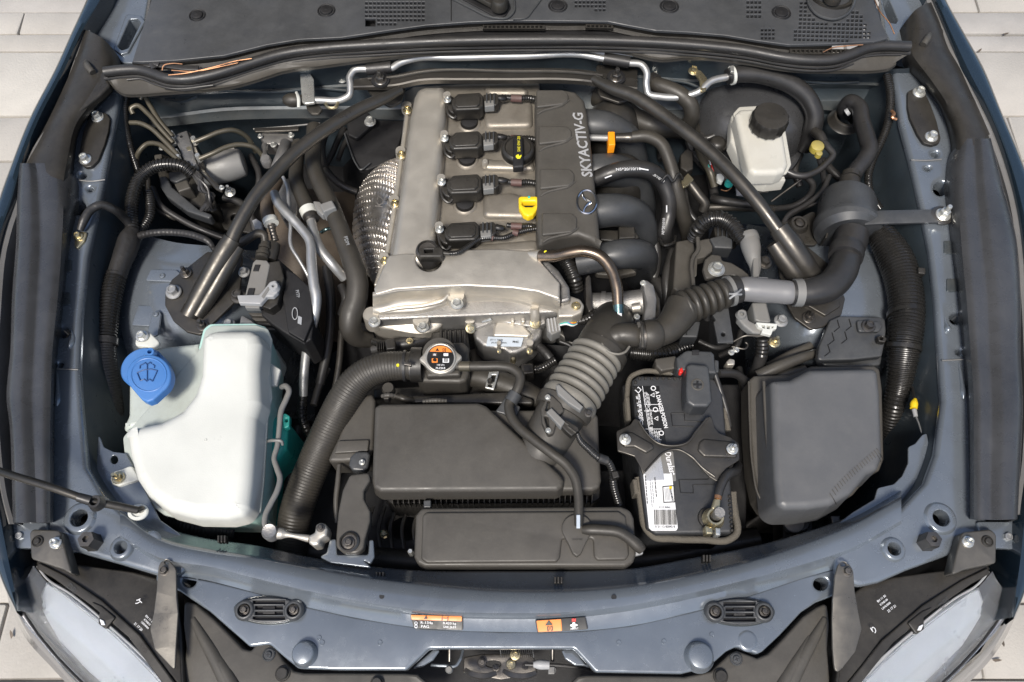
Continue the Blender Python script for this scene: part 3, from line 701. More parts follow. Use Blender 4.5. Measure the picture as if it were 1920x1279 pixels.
guard([[(1746,4,-.4),(1730,10,.9),(1715,20,.8),(1700,38,-1),(1680,66,-4)],
       [(1762,42,-.2),(1745,42,.9),(1725,46,.8),(1704,60,-.5),(1688,86,-4)],
       [(1778,90,-.4),(1762,92,.4),(1738,94,.6),(1712,104,-.2),(1695,126,-4.5)],
       [(1800,128,-.6),(1784,132,.2),(1760,132,.5),(1740,142,-.2),(1720,150,-4)],
       [(1820,172,-.6),(1805,178,.2),(1790,184,.4),(1774,192,-.4),(1758,196,-4)],
       [(1840,212,-.8),(1826,220,0),(1812,230,.2),(1796,246,-.6),(1780,256,-4)],
       [(1858,250,-.9),(1842,262,-.2),(1822,275,0),(1800,292,-.8),(1785,300,-4)]], 'black moulded corner guard beside the right hinge plate', exR)
# --- long fender shields
def shield(st, lab):
    t = thing('fender_shield', lab, 'trim', (st[3][1], st[3][0], -4))
    rows = []
    for y, a, b, c, d, e, f in st:
        rows.append([dn((a,y,-.5),3), V((a,y,-.6)), V(((a+b)/2,y,.6)), V((b,y,.8)), V(((b+c)/2,y,.8)), V((c,y,.35)), V(((c+d)/2,y,.0)), V((d,y,.1)), V(((d+e)/2,y,.0)), V((e,y,-.5)), V((f,y,-3.4)), dn((f,y,-3.4), 1)])
    mk('shield_body', loft(rows, nu=6, nv=2, smooth_v=True, thick=.25), 'glossplastic', t)
    return t
shield([(306,36,46,60,72,100,104),(330,34,46,64,78,112,140),(371,32,44,66,82,118,143),(450,30,42,68,85,116,128),(560,22,34,62,80,108,116),(660,19,30,56,74,98,104),(750,12,26,52,72,95,100),(800,18,28,54,72,94,100),(900,22,32,58,74,94,101),(980,24,34,60,76,94,100)], 'long ribbed black fender shield along the left side of the bay')
shield([(260,1858,1848,1832,1822,1806,1801),(290,1866,1852,1834,1820,1800,1782),(330,1876,1856,1836,1818,1796,1776),(450,1906,1878,1848,1828,1802,1786),(560,1914,1896,1860,1836,1812,1800),(660,1914,1900,1864,1840,1820,1809),(750,1918,1905,1868,1846,1826,1816),(830,1916,1900,1868,1846,1826,1818),(900,1912,1898,1866,1846,1826,1818),(974,1908,1896,1866,1846,1826,1818)], 'long ribbed black fender shield along the right side of the bay')
# ================================================================ COWL
cow = thing('cowl_panel', 'weathered black cowl panel with square vent grilles at the foot of the windscreen', 'cowl', (960, 40, 3))
top = [(-160, 300, 1640), (0, 0, 0)]
front = [(248,115),(265,116),(330,113),(420,104),(500,84),(560,74),(640,70),(720,58),(800,47),(880,41),(960,38),(1060,39),(1140,40),(1180,48),(1230,57),(1290,60),(1360,66),(1420,76),(1480,84),(1560,82),(1640,78),(1666,72),(1652,40),(1628,-40),(1590,-150),(960,-190),(330,-150),(290,-20)]
H_ = []
def hz(y): return 5.0
grids = [(685,3,112,38,7.5,11,[(0,5)]), (1078,0,62,24,7.4,8,[])]
CZ = 3.2
def grid_holes(x0, y0, nx, ny, px_, py_, w, h, skip=lambda i, j: False, shear=0, sy=0):
    out = []
    for j in range(ny):
        for i in range(nx):
            if skip(i, j): continue
            x = x0+i*px_+j*shear; y = y0+j*py_+i*sy
            out.append([(x, y), (x+w, y), (x+w, y+h), (x, y+h)])
    return out
G1 = grid_holes(685, 3, 15, 6, 7.6, 7.9, 4.6, 4.6, lambda i, j: (j == 5 and (i < 3 or i > 7)) or (j == 4 and i < 0))
G1 += [[(685,34),(704,34),(704,49),(685,49)]]
G1 = [g for g in G1 if not (g[0][1] > 30 and g[0][0] < 705 and g[0][1] < 40 and len(g) == 4 and (g[1][0]-g[0][0]) < 10)]
G2 = grid_holes(1078, 1, 8, 3, 7.5, 7.4, 4.6, 4.6, lambda i, j: (j == 2 and i < 5) )
G3 = grid_holes(1400, 1, 4, 4, 7.4, 8.8, 4.8, 5.2, shear=0)
G4 = grid_holes(1427, 53, 4, 3, 7.0, 7.6, 4.2, 5.0)
def skipR(i, j):
    x = 1484+i*8.1+j*-.4; y = 2+j*7.6+i*.2
    if y+5 > 78 or x < 1483+max(0, (y-20))*-.05 or x > 1636 - (0 if y > 50 else 0): return True
    if x > 1600+ (y-5)*.55: return True
    if x < 1494+(y-3)*.25*0 and y < 40: return True
    dx, dy = (x-1556)/48., (y+10)/52.
    if dx*dx+dy*dy < 1.0: return True
    if y < 50 and x < 1492+ (50-y)*.0: return True
    return False
G5 = grid_holes(1484, 2, 20, 10, 8.1, 7.6, 5.0, 4.9, skipR, shear=-.4, sy=.2)
HZ = {}
def lift(h): return h
cp = plate(front, CZ, .5, .15, [0]*4+[8]*17+[8]*3+[4]*4, holes=G1+G2+G3+G4+G5, hwall=.5)
mk('cowl_body', cp, 'cowl', cow, smooth=30)
bm = bmesh.new(); bm.faces.new([bm.verts.new(W(x, y, 1.0)) for x, y in ((300,95),(1620,80),(1600,-120),(340,-120))]); mk('cowl_underside', bm, 'black', cow, smooth=0)
mk('cowl_step', loft([[V((x,y+1,CZ-.3)), V((x,y+10,CZ-1.5)), V((x,y+18,CZ-1.8))] for x, y in front[:21] if x < 1600], nu=3), 'plastic', cow)
for x, y, r in ((370,29,13),(612,20,14),(1046,11,15),(1255,12,15),(1465,24,15)):
    p = mk('clip_seat', lathe((x, y, CZ), [(r*1.25,-.05),(r*1.15,.16),(r*1.0,.1),(r*.92,-.03),(r*.86,.02),(r*.8,.3),(r*.55,.42),(r*.3,.36),(r*.2,.42)], n=30), 'black', cow)
# raised edges and wiper wells
mk('wiper_well', plate([(848,-12),(905,-20),(950,-14),(958,14),(948,30),(930,32)], CZ+.25, .4, .15, 10), 'black', cow)
mk('well_rim', tube([(838,-8,CZ+.3),(880,14,CZ+.3),(928,34,CZ+.3),(950,34,CZ+.3),(962,24,CZ+.3),(964,0,CZ+.3)], 2.4, sides=8), 'plastic_grey', cow)
mk('well_rim', tube([(962,36,CZ+.2),(985,34,CZ+.2),(1000,18,CZ+.2),(1016,-4,CZ+.2)], 2.0, sides=8), 'plastic_grey', cow)
mk('wiper_well', lathe((1560,-14,CZ-.1), [(46,0),(44,.5),(38,.4),(34,-.1)], n=36), 'plastic', cow)
mk('well_rim', tube([(1514,-6,CZ+.3),(1518,10,CZ+.5),(1534,28,CZ+.6),(1562,36,CZ+.6),(1586,28,CZ+.5),(1600,8,CZ+.4),(1602,-10,CZ+.3)], 3, sides=8), 'plastic_grey', cow)
mk('panel_seam', tube([(846,-8,CZ),(846,40,CZ)], 1, sides=6), 'black_print', cow)
mk('slot_row', grid_holes and plate([(905,47),(1022,47),(1022,54),(905,54)], CZ-.9, .5, 0, 0, holes=grid_holes(908, 48.5, 14, 1, 8, 8, 5, 4)), 'plastic', cow)
mk('slot_row', plate([(1098,45),(1150,46),(1150,53),(1098,52)], CZ-.9, .5, 0, 0, holes=grid_holes(1101, 47, 6, 1, 8, 8, 5, 4, sy=.1)), 'plastic', cow)
mk('slot_row', plate([(1480,92),(1600,92),(1590,102),(1482,102)], CZ-1.2, .5, 0, 0, holes=grid_holes(1486, 94, 13, 1, 8.4, 8, 5, 5)), 'plastic', cow)
def wiper(pts, lab, r):
    t = thing('wiper_arm', lab, 'wiper', pts[0]); mk('arm', tube(pts, r, sides=14, flat=(1.6,1.0)), 'satin', t)
    mk('arm_root', lathe(pts[0], [(16,0),(16,1.2),(12,1.8),(5,2)], n=24), 'satin', t)
wiper([(936,14,4.2,9),(900,-6,5,9),(840,-40,6,7)], 'black wiper arm end in the cowl well above the engine', 9)
wiper([(1560,0,4.2,11),(1552,-20,5,10),(1540,-70,6,8)], 'black wiper arm end in the cowl well above the brake booster', 9)
# rubber seal in front of the cowl
sl = thing('hood_seal', 'long black rubber hood seal running across the bay in front of the cowl', 'seal', (960, 75, 1))
SP = [(196,135),(230,131),(264,131),(288,138),(310,146),(345,149),(390,142),(440,128),(480,115),(530,101),(600,91),(700,84),(820,78),(960,75),(1100,75),(1220,79),(1320,86),(1400,95),(1470,108),(1520,113),(1565,111),(1600,100),(1625,90),(1650,86),(1680,86),(1706,87)]
mk('seal_bulb', tube([(x,y,1.8,9.5) for x, y in SP], 9.5, sides=14, seg=4), 'rubber', sl)
mk('seal_bead', tube([(x,y+13,.6,3.4) for x, y in SP], 3.4, sides=8, seg=4), 'rubber', sl)
mk('seal_bead', tube([(x,y+20,.1,2.4) for x, y in SP[4:-4]], 2.4, sides=8, seg=4), 'rubber', sl)
low = [(205,158),(232,178),(262,179),(300,176),(345,173),(400,169),(440,163),(480,152),(530,136),(600,126),(700,113),(820,101),(960,95),(1100,94),(1165,98),(1240,114),(1290,110),(1400,119),(1470,131),(1520,135),(1565,135),(1600,135),(1630,135),(1652,133),(1668,130),(1680,122)]
rows = []
for (x, y), (x2, y2) in zip(SP, low):
    rows.append([V((x, y+4, 1.2)), V((x, y+13, .5)), V((x2, y2-6, -.2)), V((x2, y2-2, -.1)), V((x2, y2, -.5)), dn((x2, y2, -.5), .4)])
mk('seal_carrier', loft(rows, nu=4), 'plastic_dusty', sl)
for pts in ([(238,150,.55),(262,148,.55),(290,158,.5),(320,166,.45),(400,160,.4)],[(1530,130,.35),(1580,116,.5),(1640,104,.6),(1690,103,.6)]):
    mk('carrier_edge', tube(pts, 1.8, sides=6), 'rubber', sl)
for pts in ([(256,128,2.2),(270,123,2.4),(300,122,2.4),(345,127,2.4),(372,128,2.2)],[(290,128,2.6),(285,118,2.8),(298,120,2.7)]):
    mk('seal_flap', tube(pts, 5, sides=8, flat=(2.2,.6)), 'rubber', sl)
for i, (pts, lab) in enumerate((([(304,132,2.6),(306,124,3),(322,119,3.2),(342,120,3)], 'short curled copper wire end beside the left end of the hood seal'),
    ([(316,141,2.6),(345,138,2.8),(400,126,3),(440,115,3.1),(472,110,3.1)], 'long thin copper wire lying along the left part of the hood seal'),
    ([(322,132,2.6),(365,134,2.8),(410,126,3.0),(446,118,3)], 'shorter copper wire crossing the long one on the hood seal'),
    ([(1640,0,3.6),(1650,22,3.8),(1668,44,3.6),(1677,64,3.2)], 'thin copper wire at the right end of the cowl grille'),
    ([(1543,98,3.0),(1560,90,3.2),(1590,86,3.4),(1618,84,3.4)], 'thin copper wire on the right part of the hood seal'))):
    tag(mk('copper_wire', tube(pts, 1.1, sides=6), 'copper'), lab, 'wire')

# the raised hood itself stands behind the cowl, just outside the frame
hd_ = thing('open_hood', 'raised hood with its dark lining standing open behind the cowl', 'hood', Vector((0, 1.30, .90)))
rows = []
for u in (-.70, -.5, -.25, 0, .25, .5, .70):
    rows.append([Vector((u, 1.30, .92)), Vector((u*.99, 1.17, 1.25)), Vector((u*.97, 1.04+.02*abs(u), 1.60)), Vector((u*.93, .90+.05*abs(u), 1.95)), Vector((u*.86, .78+.10*abs(u), 2.22))])
mk('hood_skin', loft(rows, nu=5, nv=4, smooth_v=True, thick=2.5), 'plastic_grey', hd_)
# ================================================================ FRONT END
bp = [(14,1095),(44,1158),(95,1218),(165,1295),(300,1400),(600,1490),(960,1520),(1320,1490),(1620,1400),(1765,1290),(1838,1228),(1885,1165),(1915,1100)]
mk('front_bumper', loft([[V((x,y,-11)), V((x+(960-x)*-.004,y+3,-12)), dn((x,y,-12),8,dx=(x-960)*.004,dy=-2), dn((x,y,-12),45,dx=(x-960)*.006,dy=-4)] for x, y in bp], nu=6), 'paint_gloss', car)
mk('front_cavity', plate([(20,1000),(70,1010),(300,1060),(600,1120),(960,1160),(1320,1120),(1600,1050),(1850,1010),(1905,1000),(1910,1100),(1838,1222),(1765,1285),(1620,1395),(1320,1480),(960,1510),(600,1480),(300,1395),(165,1290),(95,1212),(44,1152),(15,1100)], -17, 1, 0, 0), 'black', car)
def headlamp(mx, lab):
    """mx maps the left lamp's places to either side"""
    f = mx
    t = thing('headlight', lab, 'headlight', (*f(150,1180), -8))
    P_ = lambda L: [(*f(x, y), *( (z,) )) for x, y, z in L]
    mk('housing', plate(P_([(66,1058,-4.4),(120,1082,-4.4),(172,1125,-4.5),(240,1185,-4.7),(300,1245,-5),(345,1300,-5.2),(340,1180,-6),(330,1110,-6),(300,1085,-6),(250,1072,-5.5),(160,1060,-5),(130,1055,-4.6),(100,1040,-4.6),(72,1048,-4.4)]), -5, 2.5, .3, 4), 'plastic', t)
    # ridge line on the housing
    mk('housing_step', plate(P_([(120,1078,-4.0),(190,1125,-4.1),(262,1190,-4.4),(335,1290,-4.8),(310,1290,-4.9),(240,1195,-4.4),(170,1135,-4.1),(100,1085,-4.0),(66,1066,-4.0),(72,1054,-4.0)]), -4, .7, .2, 2), 'plastic', t)
    mk('housing_slot', plate(P_([(168,1126,-3.9),(190,1136,-3.9),(216,1158,-3.9),(198,1180,-3.9),(184,1170,-3.9),(186,1148,-3.9)]), -3.9, .8, .15, 4), 'plastic', t)
    mk('slot_window', plate(P_([(186,1160,-3.7),(194,1164,-3.7),(197,1172,-3.7),(190,1172,-3.7)]), -3.7, .2, .05, 1), 'white_print', t)
    rim = [(86,1090,-5.2),(105,1094,-5.2),(178,1148,-5.3),(214,1178,-5.4),(250,1212,-5.5),(300,1262,-5.8),(345,1320,-6),(250,1330,-9),(170,1262,-9.2),(110,1200,-9),(78,1145,-8),(74,1118,-6.4)]
    mk('frosted_rim', plate(P_(rim), -5, 2, .5, 6), 'reflector', t)
    mk('rim_edge', tube([(*f(x,y), z) for x, y, z in [(70,1062,-4.2),(88,1085,-4.2),(130,1112,-4.3),(176,1148,-4.5),(212,1180,-4.6),(250,1214,-4.8),(300,1264,-5.2),(330,1295,-5.4)]], 2, sides=6), 'lightgrey', t)
    st = [((66,1062,-4.6),(40,1095,-5.5),(22,1120,-8.5)),((90,1092,-4.6),(62,1140,-6),(40,1160,-9.5)),((150,1140,-4.9),(110,1192,-6.6),(78,1206,-10.5)),((214,1192,-5.2),(165,1240,-7),(120,1255,-11)),((290,1268,-5.6),(225,1300,-7.4),(175,1310,-11)),((360,1350,-6),(300,1375,-8),(250,1380,-11))]
    rows = [[V((*f(a[0],a[1]),a[2])) + Vector((0,0,.004)), V((*f((a[0]+b[0])/2,(a[1]+b[1])/2),(a[2]+b[2])/2+1.2)), V((*f(b[0],b[1]),b[2]+.3)), V((*f(c[0],c[1]),c[2]))] for a, b, c in st]
    mk('lens', loft(rows, nu=6, nv=4, smooth_v=True, thick=.3), 'lens', t)
    st2 = [((58,1085),(30,1112)),((84,1130),(52,1158)),((135,1188),(92,1212)),((190,1240),(140,1262)),((260,1300),(200,1320))]
    mk('chrome_bowl', loft([[V((*f(*a),-8.2)), V((*f((a[0]+b[0])/2,(a[1]+b[1])/2),-10.5)), V((*f(*b),-12))] for a, b in st2], nu=5, nv=3, smooth_v=True), 'lampsilver', t)
    mk('lamp_edge', tube([(*f(x,y), z) for x, y, z in [(30,1120,-7.4),(62,1176,-8),(102,1226,-8.6),(150,1276,-9),(190,1312,-9.4)]], 2.4, sides=8), 'black', t)
    mk('chrome_strip', tube([(*f(x,y), z) for x, y, z in [(40,1142,-9),(78,1196,-10),(122,1244,-10.4),(175,1300,-10.8)]], 3.5, sides=8), 'chrome', t)
    return t
hlL = headlamp(lambda x, y: (x, y), 'left headlight with black housing back, frosted rim and clear lens')
hlR = headlamp(lambda x, y: (1924-x+ (y-1058)*-.06, y+10), 'right headlight with black housing back, frosted rim and clear lens')
text_mesh('DRL', 136, 1106, -3.9, 15, -40, 'plastic_grey', hlL)
text_mesh('DRL', 1772, 1130, -3.9, 15, 38, 'plastic_grey', hlR)
def stamp(px, py, deg, t, k, lines):
    a = math.radians(deg); c, s = math.cos(a), math.sin(a)
    for (u, v, sz, tx) in lines:
        text_mesh(tx, px+u*c+v*s, py-u*s+v*c, -4.38 if k else -4.38, sz, deg, 'white_print', t, bold=.01)
# the code lines printed on the housings (the square code itself is left out)
stamp(258,1154, -38, hlL, 0, [(-14,-20,14,'ケ'),(22,-8,5.5,'RH 11 50'),(22,-1,5,'K7AB10'),(22,6,5,'1300400A'),(14,16,6,'21 17 20')])
stamp(1648,1152, 33, hlR, 0, [(-24,20,14,'り'),(20,-22,5.5,'BH 11 50'),(20,-14,5,'K7AB100'),(20,-6,5,'LAHL4500'),(26,4,6,'22 17 21')])
for hp, deg, t, nm in (((1655,1150),33,hlR,0),((258,1154),-38,hlL,0)):
    pass
# --- headlight arms bolted to the crossmember
def arm(pts, hole, b, lab):
    t = thing('headlight_bracket', lab, 'bracket', pts[0])
    mk('arm_body', plate(pts, -2.0, .35, .1, [14,6,6,20,20,10,4,4,10,20,20,6][:len(pts)], holes=[hole]), 'arm', t)
    bolt(b[0], b[1], -2.0, 11, t, 'dark_bolt')
arm([(297,1062,-1.8),(302,1052,-1.8),(318,1052,-1.8),(330,1066,-1.8),(331,1120,-2.2),(334,1150,-2.4),(330,1210,-3),(328,1258,-3.4),(290,1218,-3),(281,1180,-2.8),(288,1150,-2.6),(293,1110,-2)], (313,1054,5,4,-1.8), (309,1070), 'grey tapered arm over the left headlight beside the left front panel')
arm([(1562,1120,-2),(1566,1078,-1.8),(1572,1058,-1.8),(1590,1055,-1.8),(1600,1068,-1.8),(1603,1110,-2.2),(1610,1150,-2.4),(1616,1180,-2.8),(1604,1222,-3),(1566,1270,-3.4),(1561,1215,-3),(1560,1160,-2.6)], (1581,1058,6,4,-1.8), (1588,1072), 'grey tapered arm over the right headlight beside the right front panel')
def foot(pts, b1, b2, lab):
    t = thing('corner_bracket', lab, 'bracket', pts[0])
    mk('bracket_plate', plate(pts, -1.2, 2.2, .25, [16,16,14,8,6,10]), 'arm', t)
    mk('bracket_flange', plate([(p[0]+(6 if b1[0]<900 else -6), p[1]+3) for p in pts], -2.2, 1.2, .2, 12), 'plastic', t)
    bolt(b1[0], b1[1], -1.2, 11, t, 'plastic', SCREW, 'screw'); bolt(b2[0], b2[1], -1.2, 11, t, 'zinc', TORX)
foot([(55,998),(62,992),(112,994),(136,1078),(118,1068),(58,1048)], (71,1015), (105,1018), 'black corner bracket with two fasteners at the left headlight')
foot([(1803,998),(1858,992),(1869,1002),(1868,1056),(1810,1068),(1783,1080)], (1851,1015), (1814,1016), 'black corner bracket with two fasteners at the right headlight')
# painted tabs under the feet
for pts in ([(18,978),(88,980),(88,1028),(30,1028)],[(1832,978),(1910,978),(1905,1030),(1840,1026)]):
    mk('mounting_tab', plate(pts, -2.6, .8, .15, 5), 'paint', car)
# --- splash covers
cl = thing('splash_cover', 'black moulded splash cover in front of the left front panel', 'cover', (480, 1250, -8))
CLP = [(344,1134,-5.6),(350,1128,-5.6),(366,1132,-5.6),(400,1160,-5.4),(428,1188,-5.2),(455,1216,-5),(470,1220,-5),(480,1209,-5),(500,1206,-5),(514,1212,-5),(530,1238,-5),(550,1258,-5),(570,1262,-5),(636,1262,-5),(762,1263,-5.2),(782,1264,-5.2),(806,1284,-5.4),(806,1360,-6),(345,1360,-7),(342,1270,-6.5),(348,1215,-6.2),(343,1170,-6)]
mk('cover_body', plate(CLP, -5, 2.5, .35, [6]*22), 'plastic_dusty', cl)
for x, y, h in ((368,1190,1),(392,1225,1)):
    mk('moulded_ridge', tube([(x-6,y-30,-5.9,6),(x+10,y,-5.9,10),(x+34,y+40,-6.0,14),(x+60,y+90,-6.2,16)], 10, sides=12), 'plastic_dusty', cl)
phillips(504, 1228, -4.9, 12, cl); 
crr = thing('splash_cover', 'black moulded splash cover in front of the right front panel', 'cover', (1450, 1250, -8))
CRP = [(1552,1136,-5.6),(1546,1132,-5.6),(1532,1138,-5.6),(1506,1156,-5.4),(1466,1200,-5.2),(1440,1226,-5),(1420,1234,-5),(1382,1220,-5),(1366,1228,-5),(1334,1258,-5),(1284,1269,-5),(1250,1268,-5),(1100,1266,-5.2),(1084,1268,-5.2),(1066,1284,-5.4),(1066,1360,-6),(1556,1360,-7),(1556,1270,-6.5),(1552,1215,-6.2),(1556,1170,-6)]
mk('cover_body', plate(CRP, -5, 2.5, .35, [6]*20), 'plastic_dusty', crr)
for x, y in ((1540,1190),(1512,1225)):
    mk('moulded_ridge', tube([(x+6,y-30,-5.9,6),(x-10,y,-5.9,10),(x-34,y+40,-6.0,14),(x-60,y+90,-6.2,16)], 10, sides=12), 'plastic_dusty', crr)
phillips(1380, 1236, -4.9, 12, crr)
for (x, y, r, t, ) in ((530,1263,11,cl),(1351,1268,11,crr),(707,1281,10,cl)):
    mk('plug', lathe((x,y,-4.9), [(r*1.3,0),(r*1.2,.1),(r,.1),(r,.5),(r*.85,.62)], n=24), 'plastic', t)
# --- hood latch
lt = thing('hood_latch', 'greasy metal hood latch with a cable in the notch at the bottom', 'latch', (930, 1250, -12))
mk('latch_plate', plate([(868,1262),(870,1232),(905,1226),(1000,1226),(1008,1264),(940,1275)], -11, .4, .15, 4, holes=[(925,1245,14,6,-11)]), 'dark_bolt', lt)
mk('spring', tube([(938+i*1.9, 1219+ (i%2)*14, -9, 1.1) for i in range(34)], 1.1, sides=6, hard=True), 'pipe', lt)
mk('claw', tube([(872,1256,-9,4),(885,1264,-8.4,5),(910,1268,-8.2,5),(930,1262,-8.6,4)], 4.5, sides=8, flat=(2,1.4)), 'dark_bolt', lt)
mk('claw', tube([(944,1258,-9,4),(960,1266,-8.4,5),(985,1268,-8.2,5),(1005,1262,-8.6,4)], 4.5, sides=8, flat=(2,1.4)), 'dark_bolt', lt)
for x, y, r in ((966,1228,10),(904,1242,8),(958,1246,9),(930,1252,7),(985,1250,6)):
    bolt(x, y, -10.5, r, lt, 'zinc_yellow' if r > 8 else 'dark_bolt')
mk('cable', tube([(1112,1256,-9),(1070,1250,-8.6),(1036,1247,-8.4),(1004,1247,-8.4),(985,1246,-8.6)], 3.2, sides=8), 'rubber', lt)
mk('cable_ferrule', tube([(1000,1246,-8.2,5),(1008,1246,-8.2,8),(1030,1247,-8.2,8)], 8, sides=12), 'lightgrey', lt)
mk('cable_clamp', plate(rect(1028,1250,1040,1264), -8, 1, .1, 2), 'grey_conn', lt)
mk('hook_rod', tube([(808,1247,-9),(830,1248,-9),(856,1247,-9),(862,1238,-9),(868,1220,-9.5)], 3, sides=8), 'paint', lt)
for x in (843, 1036):
    mk('post', tube([(x,1212,-9),(x,1240,-9.5)], 3.5, sides=10), 'dark_bolt', lt)
    mk('spacer', lathe((x,1256,-10), [(7,0),(7,1.2),(5,1.4)], n=20), 'grey_conn', lt)
mk('side_gusset', plate([(770,1255),(812,1218),(826,1218),(812,1238),(792,1250)], -7.5, .6, .2, 4), 'paint', lt)
mk('side_gusset', plate([(1052,1218),(1078,1218),(1100,1248),(1108,1250),(1078,1248),(1060,1236)], -7.5, .6, .2, 4), 'paint', lt)
# --- print labels on the crossmember slope
def label_plate(pts, lab, z):
    t = thing('warning_label', lab, 'label', (pts[0][0], pts[0][1], z)); return t
def zs(x, y):  # height of the crossmember slope under a label
    return -3.72
l1 = thing('warning_label', 'orange and dark refrigerant label with R-134a on the crossmember', 'label', (818,1168,-3.5))
mk('label_base', plate([(769,1152,-3.2),(868,1156,-3.2),(868,1182,-4.0),(776,1178,-4.0)], -3.5, .1, .02, 3), 'black_print', l1)
mk('orange_band', plate([(770,1153,-3.1),(866,1156,-3.1),(866,1165,-3.35),(772,1162,-3.35)], -3.5, .1, .01, 2), 'orange_print', l1)
NS = (0, -.45, 1)
text_mesh('R-134a', 800, 1168, -3.30, 7.2, -2, 'white_print', l1, bold=.0, normal=NS, sx=1.15)
text_mesh('0.420 kg', 843, 1169, -3.30, 6.4, -2, 'white_print', l1, bold=.0, normal=NS, sx=1.15)
text_mesh('PAG', 797, 1175, -3.5, 7.2, -2, 'white_print', l1, bold=.0, normal=NS, sx=1.15)
text_mesh('SAE J639', 843, 1176, -3.5, 5.8, -2, 'white_print', l1, bold=.0, normal=NS, sx=1.15)
text_mesh('▲', 798, 1158.5, -3.0, 8, 0, 'black_print', l1, normal=NS); text_mesh('[—]', 834, 1160, -3.0, 8, -2, 'black_print', l1, normal=NS, bold=.02)
for y, z in ((1167.5,-3.3),(1173.5,-3.5)):
    mk('symbol', _ring(780, y+.8, 2.6, 1.7, z, .03), 'white_print', l1)
l2 = thing('warning_label', 'orange and dark cooling fan warning label on the crossmember', 'label', (1052,1170,-3.5))
mk('label_base', plate([(1003,1163,-3.3),(1098,1157,-3.1),(1103,1180,-3.9),(1008,1187,-4.1)], -3.5, .1, .02, 3), 'black_print', l2)
mk('orange_band', plate([(1006,1164,-3.2),(1052,1161,-3.15),(1054,1183,-3.85),(1009,1185,-3.95)], -3.5, .1, .01, 2), 'orange_print', l2)
text_mesh('▲', 1029, 1169, -3.2, 12, 3, 'black_print', l2, normal=NS, sx=1.3); text_mesh('[i]', 1031, 1178.5, -3.5, 9, 3, 'black_print', l2, normal=NS, sx=1.5, bold=.02)
text_mesh('≋', 1076, 1163.5, -3.1, 12, 3, 'red', l2, normal=NS, bold=.03, sx=1.2); text_mesh('✤', 1076, 1173, -3.3, 14, 3, 'white_print', l2, normal=NS, bold=.03, sx=1.2)
text_mesh('ABOUT', 1077, 1179, -3.6, 4.5, 3, 'white_print', l2, normal=NS, bold=.02)
# --- hood prop rod
pr = thing('hood_prop_rod', 'black hood prop rod crossing the left corner to its white grommet', 'prop rod', (252,960,-2))
mk('rod', tube([(-60,862,11,8),(0,884,7.5,7.5),(100,915,3.5,7.5),(175,940,1.2,7.5),(215,948,0,7.5),(258,957,-1.4,7)], 7.5, sides=14), 'satin', pr)
mk('rod_end', tube([(256,957,-1.4,6),(266,953,-2,5),(264,958,-3,5)], 5, sides=10), 'satin', pr)
mk('finger_loop', _ring(181, 943, 12, 7, 1.4, .8), 'rubber', pr)
mk('grip', tube([(146,932,2.4,8.5),(170,939,1.9,9.5)], 9, sides=12), 'rubber', pr)
gm = thing('grommet', 'white plastic grommet holding the prop rod at the left corner', 'grommet', (260,961,-3))
mk('grommet_body', lathe((260,961,-3), [(19,0),(19,.25),(17,.4),(12,.4),(10,.1)], n=32, sq=(1,.8)), 'white_tank', gm)
# --- small sensor connector at the right wall
tt = thing('yellow_sensor', 'small yellow and white connector on the right inner wall by the big hose', 'connector', (1713,765,-9))
mk('collar', tube([(1716,748,-9,3),(1714,756,-9,7),(1713,766,-9,6.5)], 6.5, sides=12), 'yellow', tt)
mk('tip', tube([(1714,768,-9,4.5),(1717,781,-9,4)], 4, sides=12), 'lightgrey', tt)
mk('lead', tube([(1717,780,-9,2),(1723,795,-8.5,1.5),(1728,812,-8,1.2)], 2, sides=6), 'pipe', tt)
mk('wire', tube([(1710,700,-14,3),(1711,730,-11,3),(1714,750,-9,3)], 3, sides=8), 'rubber', tt)
# ================================================================ ENGINE TOP
def lin2(a, b, n): return [tuple(a[k]+(b[k]-a[k])*i/n for k in range(len(a))) for i in range(n+1)]
vc = thing('valve_cover', 'big brushed aluminium valve cover with bolt bosses in the middle of the bay', 'engine cover', (880, 400, -20))
mk('cover_base', plate([(757,172),(790,152),(1012,152),(1018,470),(1052,535),(1050,585),(700,600),(705,545),(728,476),(757,215)], -9.5, 12, .4, 8), 'alu_rough', vc)
mk('center_deck', plate([(826,160),(1012,158),(1014,474),(806,482),(820,320)], -7.6, 3, .4, 6), 'alu_shaded_dusty', vc)
mk('side_ridge', plate([(776,176),(782,164),(796,158),(832,158),(838,172),(836,200),(826,330),(816,440),(813,490),(728,496),(738,430),(754,320),(768,215)], -4.6, 5, 1.5, [10,14,14,8,10,0,0,0,6,6,0,0,0], steps=5, draft=.3), 'alu', vc)
mk('side_flange', plate([(760,205),(768,208),(742,400),(730,470),(708,535),(700,535),(722,466),(734,390),(754,250)], -9.2, .8, .25, 4), 'alu', vc)
for x, y in ((764,208),(753,292),(741,383),(722,490)):
    mk('bolt_boss', lathe((x,y,-9.5), [(11,0),(10,1.2),(9,1.6)], n=24), 'alu', vc)
    bolt(x, y, -7.9, 8.5, vc, 'zinc_yellow', TORX)
